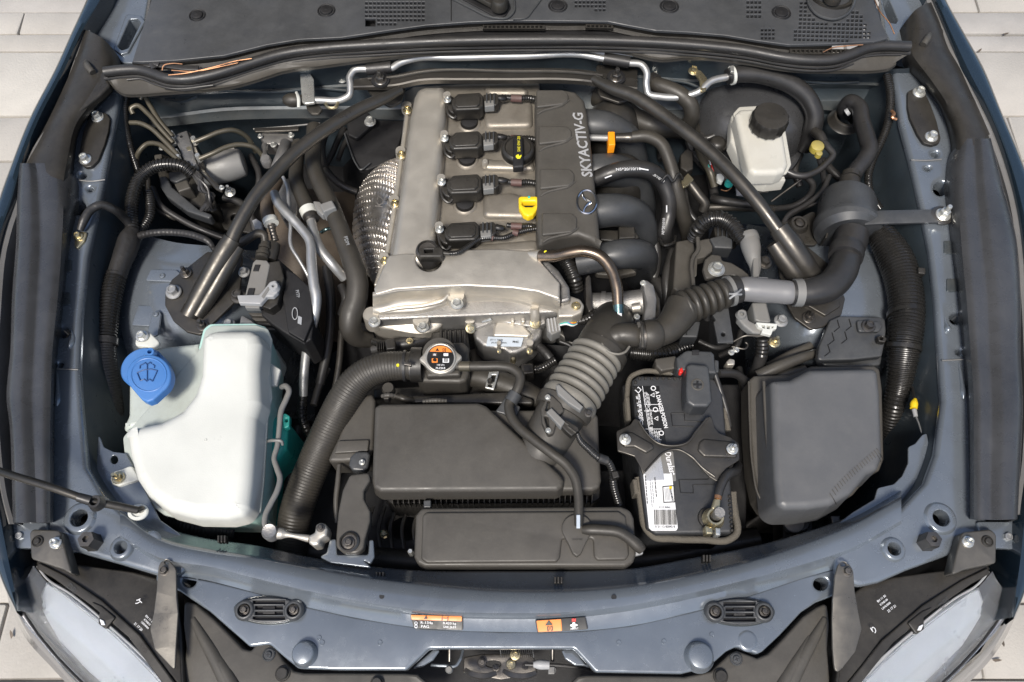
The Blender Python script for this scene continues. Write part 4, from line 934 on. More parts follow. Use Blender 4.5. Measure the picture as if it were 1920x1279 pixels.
# deck pads between the coils
for pts in ([(905,200),(925,186),(998,186),(1000,236),(910,238)],[(905,292),(925,296),(1002,300),(1003,318),(905,316)],[(905,362),(960,358),(1006,372),(1008,408),(905,406)],[(905,160),(975,158),(992,166),(988,176),(915,176)],[(842,460),(1010,446),(1012,474),(815,482)]):
    mk('deck_pad', plate(pts, -6.6, 1.5, .9, 14, steps=4), 'alu_shaded_dusty', vc)
for (x, y, r) in ((880,232,19),(876,300,19),(872,384,20),(868,464,19)):
    mk('plug_well', _ring(x, y, r, r*.86, -7.6, .35), 'alu_shaded_dusty', vc)
    mk('well_seal', lathe((x,y,-7.5), [(r*.86,0),(r*.8,.8),(r*.5,.9)], n=28), 'black', vc)
mk('deck_boss', lathe((910,312,-7.2), [(6,0),(5.5,1.4),(4,1.6)], n=20), 'alu', vc)
# front section
FT = [(728,478),(760,474),(812,476),(850,468),(930,466),(1008,470),(1016,492),(1050,530),(1050,562),(1008,547),(960,540),(876,536),(800,539),(741,543),(703,554),(701,540),(716,505)]
mk('front_section', plate(FT, -4.4, 3, .35, [8,0,0,0,0,4,0,8,4,0,0,0,0,0,8,8,0], steps=4, holes=[(804,486,25,22,-4.4)], hwall=3), 'alu', vc)
fs = []
for x, y0, r1, y2, r2, y3, y4 in ((699,548,560,572,588,600,613),(716,546,557,570,590,604,618),(741,542,551,564,589,604,622),(800,538,547,560,584,608,627),(826,536,544,557,576,600,616),(842,535,541,556,570,584,590),(876,534,539,553,566,576,580),(960,537,541,555,566,574,578),(1008,545,550,568,577,584,589),(1030,551,558,573,581,587,592),(1050,560,572,580,586,590,596)):
    fs.append([V((x,y0,-4.5)), V((x,(y0+r1)/2,-4.5)), V((x,r1,-5.2)), V((x,y2,-7.8)), V((x,(y2*2+r2)/3,-8.4)), V((x,r2-4,-8.9)), V((x,r2,-9.3)), V((x,y3,-11.6)), V((x,y4-3,-12.2)), V((x,y4,-12.8)), dn((x,y4,-12.8), 5)])
mk('front_face', loft(fs, nu=6, nv=3, smooth_v=True), 'alu', vc)
mk('face_rib', tube([(712,585,-9.0,3.5),(745,578,-8.6,4.5),(800,572,-8.4,4.5),(832,562,-8.0,4.5),(842,552,-7.0,3)], 4, sides=10), 'alu', vc)
for x, y, r, z in ((702,604,16,-9.5),(857,570,17,-7.2),(793,614,16,-10)):
    mk('bolt_boss', lathe((x,y+3,z-3.5), [(r*1.1,0),(r,1),(r*.98,3.2),(r*.9,3.6)], n=30), 'alu', vc)
    bolt(x, y, z, r*.72, vc, 'zinc', BOLT)
mk('corner_tab', plate([(1046,548),(1064,552),(1088,560),(1096,572),(1092,586),(1074,594),(1046,594)], -8, 2.5, .4, [4,8,10,10,10,10,4]), 'alu', vc)
bolt(1080, 574, -7.9, 9, vc, 'zinc_yellow', SCREW)
mk('shoulder', plate([(1012,486),(1030,490),(1048,506),(1068,538),(1070,562),(1050,568),(1050,534),(1016,496)], -6.5, 3, .5, 6), 'alu_rough', vc)
mk('breather_horn', tube([(975,476,-5.8,4),(995,478,-5.0,9),(1012,480,-4.4,12)], 10, sides=16), 'alu', vc)
cs = thing('cam_sensor', 'round black cam sensor with a flat plug at the front left of the valve cover', 'sensor', (804,486,-6))
mk('sensor_cup', lathe((804,486,-6.6), [(23,0),(22,2.4),(20,3.0),(17,3.1),(16,2.8),(5,2.7)], n=36), 'dark_bolt', cs)
mk('plug', plate([(786,470),(790,464),(826,463),(831,468),(831,478),(826,481),(786,481)], -2.6, 1.6, .2, 3, holes=[[(795,467),(812,467),(811,474),(796,474)]]), 'plastic', cs)
mk('plug_tail', tube([(828,474,-3.2,5),(842,476,-3.2,4)], 5, sides=10), 'plastic', cs)
# valve cover wiring
wl_ = thing('coil_loom', 'thin corrugated wiring loom crossing the front of the valve cover', 'wiring', (930,440,-6))
mk('loom', tube([(834,476,-3.4),(858,474,-3.6),(878,462,-4),(900,448,-4.4),(920,446,-4.6),(945,446,-4.8),(965,438,-5),(985,432,-5.2),(1010,428,-5.5)], 5, rib=4, sides=10), 'loom', wl_)
for pts in ([(934,440),(926,440)],[(966,430),(974,438)]):
    pass
for x, y, a in ((921,446,8),(967,437,-22)):
    mk('tape_band', tube([(x-5,y-2,-4.7,6),(x+5,y+1,-4.7,6)], 6.2, sides=12), 'maroon', wl_)
for i, (y0, xx) in enumerate(((182,940),(258,942),(340,946),(422,950))):
    mk('branch', tube([(xx,y0,-5,5),(970,y0+3,-5,6),(990,y0+2,-5.4,6),(1012,y0+6,-5.8,6)], 6, rib=5, sides=10), 'loom', wl_)
    mk('tape_band', tube([(958,y0+2,-4.95,7.2),(978,y0+3,-5.0,7.2)], 7.4, sides=12), 'maroon', wl_)
# ignition coils
def coil(x, y, k, lab):
    t = thing('ignition_coil', lab, 'ignition coil', (x+30, y+20, -8), 'ignition coils on the valve cover')
    q = lambda L, : [(x+a*k, y+b*k) for a, b in L]
    mk('stem', lathe((x+34*k, y+42*k, -7.5), [(17*k,0),(15*k,1.4),(13*k,1.8)], n=24), 'rubber', t)
    mk('coil_body', plate(q([(0,14),(14,0),(62,-3),(70,5),(70,26),(62,34),(10,36),(2,28)]), -3.6, 2.6, .35, 6), 'plastic', t)
    mk('body_lid', plate(q([(8,12),(18,4),(58,2),(64,8),(63,22),(57,28),(14,30),(8,25)]), -3.3, .6, .2, 4), 'plastic', t)
    mk('mount_ear', plate(q([(-18,8),(-6,2),(6,8),(14,30),(8,44),(-2,40),(-14,26)]), -5.0, 1.4, .3, 7), 'plastic', t)
    mk('ear_loop', tube([(x-10*k,y+30*k,-5.2,3),(x-4*k,y+48*k,-5.4,3),(x+6*k,y+54*k,-5.6,3),(x+14*k,y+46*k,-5.4,3)], 3, sides=8), 'plastic', t)
    mk('bolt_sleeve', lathe((x-8*k, y+15*k, -5), [(9*k,0),(8*k,1.5)], n=20), 'alu', t)
    bolt(x-8*k, y+15*k, -3.6, 8*k, t, 'zinc', TORX)
    mk('connector', plate(q([(70,2),(98,-2),(104,4),(104,20),(98,26),(72,26)]), -4.0, 1.8, .25, 3), 'plastic', t)
    for dx in (76, 84, 92):
        mk('connector_rib', plate(q([(dx,-1),(dx+3,-1),(dx+3,20),(dx,20)]), -3.6, .6, .08, 1), 'plastic_grey', t)
    mk('lock_tab', plate(q([(72,16),(94,14),(94,27),(73,29)]), -3.75, 1.4, .15, 2), 'grey_conn', t)
    mk('boot', tube([(x+102*k,y+10*k,-4.4,7*k),(x+114*k,y+12*k,-4.6,7*k),(x+120*k,y+12*k,-4.8,5*k)], 6, sides=12), 'loom', t)
coil(846, 175, .86, 'black ignition coil with silver bolt, first and rearmost of the four')
coil(841, 247, .90, 'black ignition coil with silver bolt beside the oil filler cap, second from the rear')
coil(836, 328, .96, 'black ignition coil with silver bolt level with the yellow dipstick, third from the rear')
coil(832, 417, .95, 'black ignition coil with silver bolt nearest the front, beside the cam sensor plug')
# oil filler cap
oc = thing('oil_filler_cap', 'black round oil filler cap with yellow lettering on its grip', 'cap', (972,292,-8))
mk('filler_neck', lathe((971,303,-8), [(27,0),(26,2.2),(24,2.6)], n=36), 'alu', oc)
mk('cap_disc', lathe((971,288,-4.9), [(28,0),(31,.3),(31,1.2),(29,1.6),(25,1.8),(23,1.5)], n=40), 'plastic', oc)
mk('cap_grip', plate([(962,256),(980,255),(982,312),(962,314)], -2.0, 1.4, .3, 4), 'black', oc)
text_mesh('SAE 0W-20', 973, 270, -1.95, 7.6, 90, 'yellow_print', oc, bold=.0)
mk('oil_can_mark', plate([(968,291),(972,289),(974,293),(977,290),(978,292),(975,297),(970,297),(967,294)], -1.9, .1, .01, 0), 'yellow_print', oc)
# dipstick
ds = thing('dipstick', 'yellow dipstick handle with a round opening on the valve cover', 'dipstick', (992,395,-7))
mk('tube_end', lathe((992,398,-8), [(13,0),(12,2),(10,2.6)], n=24), 'black', ds)
mk('handle', plate([(972,370),(976,367),(1006,367),(1012,371),(1010,388),(1000,402),(990,406),(981,401),(973,388)], -3.4, 1.3, .35, 6, holes=[[(979,377),(1004,377),(1004,383),(998,387),(985,387),(979,383)]], hr=3), 'yellow', ds)
mk('green_dot', lathe((992,370,-3.4), [(2.6,0),(2.4,.08)], n=16), 'teal', ds)
# plastic engine cover
ec = thing('engine_cover', 'dark grey plastic engine cover strip with silver lettering and a chrome emblem', 'engine cover', (1060,300,-6))
mk('cover_body', plate([(1003,180),(1009,168),(1060,166),(1080,170),(1096,186),(1103,215),(1112,300),(1122,400),(1127,462),(1120,458),(1104,448),(1084,440),(1046,444),(1010,460),(1006,430)], -3.0, 4.5, .9, [4,8,0,10,14,0,0,0,6,0,8,0,0,6,0], steps=5), 'plastic_dusty', ec)
for y, x0, x1, h in ((168,1006,1066,27),(236,1010,1072,28),(316,1012,1077,32),(399,1016,1082,36)):
    mk('raised_pad', plate([(x0,y),(x1-8,y),(x1,y+9),(x1,y+h-8),(x1-10,y+h),(x0,y+h+6)], -2.5, .8, .3, [3,10,12,12,10,4], steps=4), 'plastic_dusty', ec)
    mk('pad_step', tube([(x0+1,y+h+20,-3.0,2),(x0+10,y+h+14,-2.95,3),(x0+30,y+h+8,-2.95,3),(x1-12,y+h+2,-2.9,3),(x1+2,y+h-8,-2.9,2)], 3, sides=8), 'plastic_dusty', ec)
text_mesh('SKYACTIV-G', 1093, 271, -2.98, 27, 95, 'silver_print', ec, bold=.025, sx=1.0, shear=.12, th=.06)
bm = bmesh.new(); c = (1100, 379); E1 = []
pts = [(c[0]+18*math.cos(a), c[1]+22*math.sin(a), -2.8) for a in [2*math.pi*k/28 for k in range(29)]]
em = mk('emblem_ring', tube(pts, 2.6, sides=8, seg=2, bm=bm, cap=False), 'chrome', ec)
mk('emblem_wing', tube([(1092,359,-2.7,1.0),(1093,366,-2.6,2.0),(1098,373,-2.5,2.8),(1107,379,-2.5,3.0)], 2, sides=8), 'chrome', ec)
mk('emblem_wing', tube([(1107,379,-2.5,3.0),(1099,386,-2.5,2.8),(1095,393,-2.6,2.0),(1095,400,-2.7,1.0)], 2, sides=8), 'chrome', ec)
# intake runners
im = thing('intake_manifold', 'black plastic intake manifold with four curved runners beside the engine cover', 'manifold', (1170,400,-14))
for pts in ([(1090,236,-9,30),(1135,238,-9,29),(1170,256,-11,28),(1188,300,-16,27),(1190,350,-24,26)],
            [(1095,322,-9,32),(1150,320,-9,31),(1185,335,-12,29),(1200,375,-17,28),(1200,430,-26,26)],
            [(1105,398,-8,33),(1155,394,-8,31),(1192,404,-11,29),(1208,440,-16,28),(1208,490,-26,26)],
            [(1085,490,-10,27),(1120,484,-9,27),(1170,476,-8.5,28),(1200,478,-11,28),(1206,496,-17,27),(1196,520,-26,25)]):
    mk('runner', tube(pts, 30, sides=24, seg=8), 'plastic_grey', im)
mk('runner_web', plate([(1120,430),(1190,432),(1200,445),(1180,455),(1125,450)], -12, 3, .3, 5), 'plastic', im)
mk('runner_rib', plate([(1160,424),(1190,424),(1192,446),(1160,448)], -10.5, 3, .3, 2), 'plastic', im)
mk('lower_lip', plate([(1115,505),(1190,502),(1196,510),(1160,518),(1118,514)], -15, 1.2, .3, 5), 'plastic_dusty', im)
mk('plenum', dome((1145,262,-16), 60, 60, 9), 'plastic', im)
mk('plenum', dome((1160,360,-17), 55, 55, 9), 'plastic', im)
# breather pipe
M['bronze'] = mat('tarnished_steel', (0.20,0.155,0.12), .28, .9, var=.25, bump=.03, dust=.25, dcol=(.18,.15,.11))
M['blued'] = mat('blued_steel', (0.14,0.22,0.22), .28, .9, var=.2, bump=.03)
bp_ = thing('breather_pipe', 'bent tarnished metal breather pipe with a white stripe from the valve cover', 'pipe', (1140,520,-6))
mk('pipe', tube([(1012,480,-4.4,11),(1040,480,-3.6,11),(1068,474,-2.6,11),(1096,471,-2,11.5),(1124,480,-2,11.5),(1145,504,-2.4,11),(1156,536,-3,11),(1159,572,-4,10.5)], 11, sides=18), 'bronze', bp_)
mk('pipe_foot', tube([(1159,568,-3.9,10.5),(1160,590,-4.6,10.2),(1161,614,-5.6,8)], 10, sides=18), 'blued', bp_)
mk('white_stripe', plate([(1158,587),(1166,587),(1166,607),(1158,607)], -3.35, .3, .05, 1), 'white_print', bp_)
mk('paint_dot', lathe((1023,473,-3.3), [(3,-.2),(3,.12)], n=14), 'yellow_print', bp_)
bl = thing('black_loom', 'black corrugated loom passing under the breather pipe', 'wiring', (1060,500,-12))
mk('loom', tube([(1022,456,-10,13),(1045,470,-10,14),(1062,490,-10,14),(1076,520,-11,14),(1082,545,-13,13)], 13, rib=7, sides=14), 'loom', bl)
# exhaust heat shield: dimpled foil
def shield_mesh():
    bm = bmesh.new(); nu, nv = 150, 80
    Lft = cr([(742,305,-11),(712,314,-13),(684,338,-16),(668,372,-19),(662,410,-20.5),(662,448,-20.5),(672,486,-19),(690,516,-17),(706,540,-15)], 20)
    Rgt = cr([(768,300,-10.5),(764,315,-10.5),(760,340,-10.5),(756,372,-10.5),(750,410,-10.5),(745,446,-10.5),(738,484,-10.5),(728,514,-10.5),(718,545,-11.5)], 20)
    G = []
    for i in range(nu+1):
        s = i/nu*(len(Lft)-1); k = min(int(s), len(Lft)-2); f = s-k
        a = W(*[Lft[k][q]*(1-f)+Lft[k+1][q]*f for q in range(3)]); b = W(*[Rgt[k][q]*(1-f)+Rgt[k+1][q]*f for q in range(3)])
        row = []
        for j in range(nv+1):
            t = j/nv; p = a.lerp(b, t)
            p.z += .030*math.sin(math.pi*t)**.8*(.4+.6*math.sin(math.pi*i/nu))
            u = i*.50; w = j*.66+(int(u/math.pi) % 2)*math.pi/2
            flatz = math.exp(-(((i-72)/22.)**2+((j-50)/16.)**2)**2)
            amp = .0034*(1-flatz)
            p.z += amp*(abs(math.sin(u))*abs(math.sin(w))*2-1)
            p.x += amp*.5*math.sin(w*2)*math.sin(u*2)
            row.append(bm.verts.new(p))
        G.append(row)
    for A, B in zip(G[:-1], G[1:]):
        for j in range(nv): bm.faces.new((A[j], B[j], B[j+1], A[j+1]))
    bmesh.ops.recalc_face_normals(bm, faces=bm.faces)
    if sum(f.normal.z for f in bm.faces) < 0: bmesh.ops.reverse_faces(bm, faces=bm.faces)
    return bm
hs = thing('heat_shield', 'shiny dimpled foil heat shield beside the valve cover', 'heat shield', (712,430,-18))
mk('foil', shield_mesh(), 'shield', hs, smooth=70)
text_mesh('REDA', 722, 402, -9.2, 12, 85, 'shield', hs, th=.1); text_mesh('KZ', 714, 378, -9.6, 22, 80, 'shield', hs, th=.1)
bolt(718, 492, -11.5, 11, hs, 'zinc', SCREW)
# variable timing motor
vm = thing('timing_motor', 'metal timing motor housing with a pale data sticker in front of the valve cover', 'motor', (950,620,-14))
mk('rear_bracket', plate([(876,600),(882,588),(930,580),(965,578),(1004,582),(1022,590),(1024,606),(1004,614),(930,602),(892,616),(880,612)], -12.2, 2, .25, 5), 'alu_rough', vm)
mk('housing', plate([(886,612),(908,602),(925,600),(1000,604),(1018,616),(1014,630),(1002,644),(986,654),(970,662),(955,663),(945,656),(905,648),(890,634)], -13, 6, .6, 8, steps=4), 'alu_rough', vm)
mk('housing_step', plate([(926,612),(932,602),(978,604),(998,626),(990,632),(924,630)], -12.4, 1, .4, 5, steps=4), 'alu', vm)
mk('clip', plate([(958,582),(984,582),(984,604),(978,604),(976,592),(966,592),(964,604),(958,602)], -11.2, 1.5, .15, 2), 'alu', vm)
mk('data_sticker', plate([(915,631),(982,633),(977,650),(911,649)], -12.25, .1, .02, 1), 'sticker_grey', vm)
text_mesh('J5T11 72870', 931, 637.5, -12.2, 4.6, -1, 'black_print', vm, bold=.01); text_mesh('J02 JUN 0160041', 936, 643, -12.2, 4.2, -1, 'black_print', vm, bold=.01); text_mesh('PHC', 967, 641.5, -12.2, 6, -1, 'black_print', vm, bold=.04)
for x, y, r in ((882,612,9),(1003,602,10),(993,655,6),(936,655,4)):
    mk('bolt_post', lathe((x,y,-14), [(r*1.1,0),(r*1.05,2.6)], n=20), 'alu', vm)
    bolt(x, y+4, -11.4, r*1.1, vm, 'zinc_yellow', BOLT, tilt=(28,0))
mk('stud_post', tube([(1002,578,-9,8),(1003,590,-10,9),(1003,600,-11,9)], 9, sides=16), 'alu', vm)
mk('stop_pin', tube([(905,604,-11,3),(918,600,-10.4,4),(922,598,-10.2,4)], 4, sides=10), 'zinc', vm)
mt = thing('motor_connector', 'grey connector with red, yellow and green wires right of the timing motor', 'connector', (1050,605,-12))
mk('shell', plate([(1024,598),(1046,594),(1050,604),(1052,620),(1034,628),(1026,618)], -11, 2.5, .2, 2), 'grey_conn', mt)
for i in range(4): mk('shell_rib', plate([(1026+i*6,597-i),(1029+i*6,597-i),(1033+i*6,622-i),(1030+i*6,622-i)], -10.7, .5, .05, 0), 'lightgrey', mt)
for i, (c_, dy) in enumerate((('red',-4),('red',2),('yellow',0),('teal',6),('white_print',8),('blue_cap',3))):
    mk('wire', tube([(1050,602+dy,-10.6,1.5),(1062,600+dy,-10,1.5),(1072,606+dy*.6,-10.2,1.5),(1084,603+dy*.4,-11,1.5)], 1.5, sides=6), c_, mt)
mk('loom_boot', tube([(1080,604,-11,6),(1096,600,-11,9),(1112,592,-11,10),(1128,584,-13,9)], 9, rib=6, sides=12), 'loom', mt)
# throttle body
tb = thing('throttle_body', 'cast aluminium throttle body with a gasket flange right of the breather pipe', 'throttle', (1170,565,-14))
mk('barrel', tube([(1108,570,-13,21),(1150,570,-12,22),(1206,566,-11,24)], 22, sides=28), 'alu_rough', tb)
mk('barrel_band', tube([(1128,570,-12.4,24),(1136,570,-12.3,24)], 24, sides=28), 'alu_rough', tb)
mk('rear_flange', plate([(1204,528),(1212,524),(1226,534),(1232,560),(1230,594),(1216,606),(1206,600),(1212,566)], -8, 4, .3, 5), 'alu_rough', tb)
mk('gasket', plate([(1214,530),(1222,530),(1238,560),(1240,592),(1226,604),(1220,604),(1232,580),(1228,552)], -9, 4, .3, 5), 'plastic', tb)
mk('idle_screw', tube([(1185,578,-8.6,8),(1200,576,-8.4,9)], 8, sides=14), 'alu', tb)
mk('front_flange', plate([(1098,520),(1104,514),(1108,520),(1112,580),(1104,586),(1098,570)], -10, 4, .2, 3), 'dark_bolt', tb)
mk('base', plate([(1060,560),(1200,590),(1210,640),(1090,660),(1040,620)], -22, 4, .4, 8), 'alu_rough', tb)
for x, y in ((1194,594),(1206,531),(1170,600)): bolt(x, y, -8, 6, tb, 'zinc')
# coolant hoses by the manifold
fh = thing('fuel_hose', 'dark hose with a bright orange clip running right from the engine cover', 'hose', (1200,290,-8))
mk('metal_end', tube([(1104,258,-7,6),(1142,259,-6,6)], 6, sides=12), 'pipe', fh)
mk('orange_clip', plate([(1140,246),(1153,246),(1154,271),(1141,272)], -4.8, 2.2, .2, 2), 'orange', fh)
mk('coupling', tube([(1154,258,-6,8),(1172,258,-6,9),(1184,258,-6,10),(1190,257,-6,9)], 9, sides=14), 'satin', fh)
mk('hose', tube([(1186,257,-6,11),(1214,256,-5.5,12),(1238,268,-5.5,12),(1254,300,-6.5,12),(1264,336,-8,13),(1274,380,-11,14),(1288,430,-16,14),(1292,450,-20,14)], 12, sides=16), 'rubber_dusty', fh)
ch = thing('coolant_hose', 'ribbed rubber hose printed with white dashes and a date code', 'hose', (1180,320,-7))
mk('hose', tube([(1116,336,-7,15),(1140,326,-6,16),(1175,317,-5.5,16),(1215,320,-6,16),(1240,338,-8,16),(1254,370,-10,15),(1254,400,-12,14),(1246,435,-14,14),(1252,455,-18,13)], 15, sides=18), 'rubber', ch)
text_mesh('N5*20/10/10', 1178, 318, -3.7, 9, 2, 'white_print', ch, bold=.01, th=.1); text_mesh('20/10/10', 1234, 334, -5.6, 8, -42, 'white_print', ch, th=.1)
text_mesh('N5*20/10/10', 1244, 425, -11.6, 7, 82, 'white_print', ch, th=.1)
for a, b in (((1134,334,-4.5),(1147,329,-4.3)),((1199,316,-3.7),(1216,319,-3.8)),((1250,385,-8.9),(1250,398,-9.9))):
    mk('white_dash', tube([(*a,1.3),(*b,1.3)], 1.3, sides=6), 'white_print', ch)
cl_ = thing('hose_clip', 'black wire clip holding the hoses beside the intake runners', 'clip', (1262,333,-9))
mk('clip_wire', tube([(1240,340,-5),(1252,328,-4),(1262,340,-4.5),(1272,326,-4),(1280,336,-5)], 3, sides=8), 'loom', cl_)
mk('clip_wire', tube([(1236,448,-14),(1246,460,-13),(1262,456,-13),(1266,444,-14)], 3, sides=8), 'loom', cl_)
# ================================================================ LEFT SIDE OF THE BAY
M['khaki_pipe'] = mat('coated_brake_pipe', (0.065,0.06,0.043), .36, .3, var=.3, bump=.05, dust=.35)
ab = thing('abs_unit', 'brake control block with a grey motor can and black electronics box', 'brake unit', (370,320,-16))
mk('valve_block', plate([(326,256),(333,250),(350,244),(357,262),(368,306),(362,312),(350,314)], -8.5, 7, .2, 2), 'alu_rough', ab)
mk('block_side', plate([(352,246),(358,250),(378,300),(370,310)], -9, 7, .2, 2), 'dark_bolt', ab)
for x, y in ((340,257),(353,305)): mk('port_hole', lathe((x,y,-8.55), [(2.8,0),(2.8,.12)], n=14), 'black_print', ab)
mk('paint_mark', plate([(349,276),(357,274),(360,281),(351,282)], -8.45, .1, 0, 2), 'zinc_yellow', ab)
mk('motor_can', tube([(374,326,-14,26),(384,322,-13.8,27),(448,306,-13.5,27),(455,304,-13.5,25),(459,303,-13.5,17)], 26, sides=32), 'grey_conn', ab)
mk('motor_back', tube([(404,296,-14,3),(425,286,-12,6),(440,280,-12,5)], 5, sides=12), 'grey_conn', ab)
mk('mount_plate', plate([(366,308),(374,306),(400,338),(418,352),(416,360),(404,354),(376,325)], -10, .5, .15, 4), 'satin', ab)
mk('electronics_box', plate([(286,294),(300,286),(318,292),(352,322),(402,372),(408,392),(396,398),(352,384),(310,352),(296,330)], -15, 7, .5, 6), 'plastic', ab)
mk('box_rim', plate([(298,330),(312,330),(322,350),(372,392),(398,402),(392,410),(350,396),(312,368),(300,350)], -13, 2, .3, 4), 'plastic_grey', ab)
mk('box_lid_edge', plate([(288,290),(303,288),(306,312),(294,316)], -12, 1.2, .2, 3), 'plastic_dusty', ab)
mk('box_connector', plate([(326,344),(350,336),(358,352),(334,360)], -12, 3, .3, 3), 'plastic_dusty', ab)
mk('box_step', plate([(315,322),(342,320),(352,332),(330,342),(316,338)], -13.6, 2, .3, 5), 'plastic_grey', ab)
for x, y in ((416,352),(303,278)): bolt(x, y, -10, 5, ab, 'zinc')
bolt(432, 361, -14, 10, ab, 'zinc', STUD)
for nx, ny in ((324,256),(325,268),(333,290),(336,300),(366,266),(374,298)):
    mk('pipe_nut', lathe((nx,ny,-8.4), [(6,-.4),(6,.8),(4.5,1.2)], n=6), 'zinc', ab)
for i, (pts, lab) in enumerate((([(264,186,-5.5),(268,178,-5),(280,196,-5.5),(300,228,-6.5),(324,256,-7.5)], 'topmost grey brake pipe bent into the left control block'),
    ([(250,214,-6),(246,204,-5.5),(256,198,-5.2),(276,212,-5.6),(300,240,-6.4),(325,268,-7.5)], 'second brake pipe from the top, hooked at its end by the left wall'),
    ([(244,230,-6),(262,231,-5.8),(282,240,-6),(304,260,-6.6),(333,290,-7.5)], 'third brake pipe from the top, entering the left control block'),
    ([(262,330,-14),(256,306,-11),(260,286,-9),(276,270,-8),(296,270,-7.6),(316,284,-7.4),(336,302,-7.5)], 'lowest looping brake pipe with a khaki coating at the left block'),
    ([(366,266,-7.8),(390,256,-7.5),(410,248,-7.5),(436,244,-8),(460,254,-10),(480,285,-14)], 'upper arched brake pipe on the right of the left control block'),
    ([(374,298,-7.8),(400,287,-7.5),(424,276,-7.5),(450,271,-8),(476,276,-9),(498,300,-12)], 'lower arched brake pipe over the grey motor can'))):
    tag(mk('brake_pipe', tube(pts, 4.6, sides=10), 'khaki_pipe'), lab, 'brake pipe')
# looms along the left wall
lo = thing('left_wiring_loom', 'thick black corrugated wiring loom running down the left wall of the bay', 'wiring loom', (215,560,-12))
mk('loom_tube', tube([(362,326,-9),(345,313,-8),(318,308,-7.6),(288,313,-7.6),(262,334,-8),(250,364,-8.5),(246,400,-9),(248,436,-9)], 11.5, rib=6.2, sides=16, amp=.16), 'loom', lo)
mk('loom_tube', tube([(278,360,-11),(282,384,-11),(280,408,-11),(266,428,-10.5),(252,440,-10)], 8.5, rib=5, sides=12, amp=.14), 'loom', lo)
mk('taped_joint', tube([(250,432,-9,14),(244,446,-9,19),(236,470,-9,20),(226,496,-9,18),(218,520,-9.2,18)], 18, sides=20), 'tape', lo)
mk('loom_tube', tube([(220,512,-9.2,18),(211,544,-9.5,19),(204,580,-10,19.5),(199,620,-10.5,20),(197,648,-10.8,20)], 19, rib=6.2, sides=20, amp=.13), 'loom', lo)
mk('tape_band', tube([(199,636,-10.6,22),(198,648,-10.7,22)], 22, sides=20), 'tape', lo)
mk('taped_section', tube([(197,646,-10.8,19),(198,680,-11.5,20),(204,724,-13,21),(212,776,-15,20),(219,818,-17,17),(224,838,-19,15)], 19, rib=5, amp=.035, sides=20), 'tape', lo)
mk('tail', tube([(220,830,-18,14),(234,870,-18,15),(260,930,-17,16),(300,965,-16,17),(360,985,-16,18),(440,995,-18,18)], 16, sides=16, rib=6, amp=.06), 'tape', lo)
th = thing('thin_wall_loom', 'thin black corrugated loom at the upper left wall', 'wiring loom', (240,240,-8))
mk('loom_tube', tube([(238,178,-6),(234,208,-6.5),(237,240,-7.5),(246,280,-9),(258,318,-11),(268,350,-13)], 6.2, rib=4, sides=12, amp=.15), 'loom', th)
gs = thing('ground_strap', 'glossy taped ground wire bolted to the left apron', 'wire', (180,410,-4))
mk('taped_wire', tube([(150,432,-3.2,6),(158,412,-2.6,8),(172,392,-2.4,8),(190,384,-2.6,8),(212,392,-4,8),(232,408,-7,8),(246,424,-9,8)], 8, sides=12), 'tape', gs)
mk('terminal', plate([(142,438),(152,434),(163,436),(158,452),(144,466),(139,462)], -3.6, .3, .08, 4), 'zinc_yellow', gs)
bolt(147, 443, -3.5, 9, gs, 'zinc_yellow')
wb_ = thing('taped_branch', 'taped wiring branch crossing above the left strut tower', 'wiring', (330,436,-8))
mk('taped_wire', tube([(256,444,-9,7),(285,437,-8,6.5),(330,436,-7.5,6.5),(372,444,-7,6.5),(392,454,-7,6),(402,468,-8,5)], 6.5, rib=8, amp=.06, sides=12), 'tape', wb_)
bh = thing('bent_breather_hose', 'dusty grey bent hose meeting a plug left of the heater hoses', 'hose', (480,446,-8))
mk('hose', tube([(444,460,-9,9),(465,448,-8,8.5),(484,438,-7.4,8),(494,440,-7.4,7.5),(497,455,-8,7)], 8, sides=14), 'rubber_dusty', bh)
# strut brace
SB = thing('left_strut_brace', 'black satin diagonal brace rod ending in a forked foot on the left strut tower', 'strut brace', (560,300,-6))
mk('rod', tube([(752,168,-2.6,7),(716,186,-2,11),(672,206,-1.5,12),(632,229,-1.2,12.5),(578,266,-1,12.5),(545,294,-1,12.5),(509,333,-1.2,13),(478,370,-1.6,13),(458,402,-2.2,13),(440,436,-3,13),(432,456,-3.6,13)], 12, sides=20), 'satin', SB)
mk('foot_tube', tube([(436,448,-3.4,17),(420,474,-4.4,18.5),(384,538,-7,18.5),(354,592,-9,17)], 18, sides=20), 'satin', SB)
mk('foot_web', tube([(446,462,-4.6,13),(428,494,-5.6,15),(396,550,-7.6,15),(370,592,-9,12)], 14, sides=16), 'satin', SB)
mk('base_plate', plate([(388,472),(446,470),(454,480),(450,540),(444,562),(376,628),(350,622),(325,602),(309,572),(310,545),(322,524),(350,502)], -9.2, .5, .15, 8), 'satin', SB)
for x, y in ((349,512),(380,611)): bolt(x, y, -9, 11, SB, 'dark_bolt', STUD)
for x, y in ((326,548),(447,556)): bolt(x, y, -9.0, 15, SB, 'dark_bolt' if x > 400 else 'pipe', BOLT)
SR = thing('right_strut_brace', 'black satin diagonal brace rod ending in a forked foot on the right strut tower', 'strut brace', (1340,300,-6))
mk('rod', tube([(1112,148,-2.6,8),(1150,166,-2,12),(1184,178,-1.5,12.5),(1238,212,-1.2,12.5),(1292,252,-1,12.5),(1346,298,-1,12.5),(1392,346,-1.2,13),(1430,392,-2,13),(1462,436,-3.4,13)], 12, sides=20), 'satin', SR)
mk('foot_tube', tube([(1460,428,-3.2,18),(1476,450,-4.0,21),(1506,494,-6,21),(1536,536,-8.6,18)], 20, sides=20), 'satin', SR)
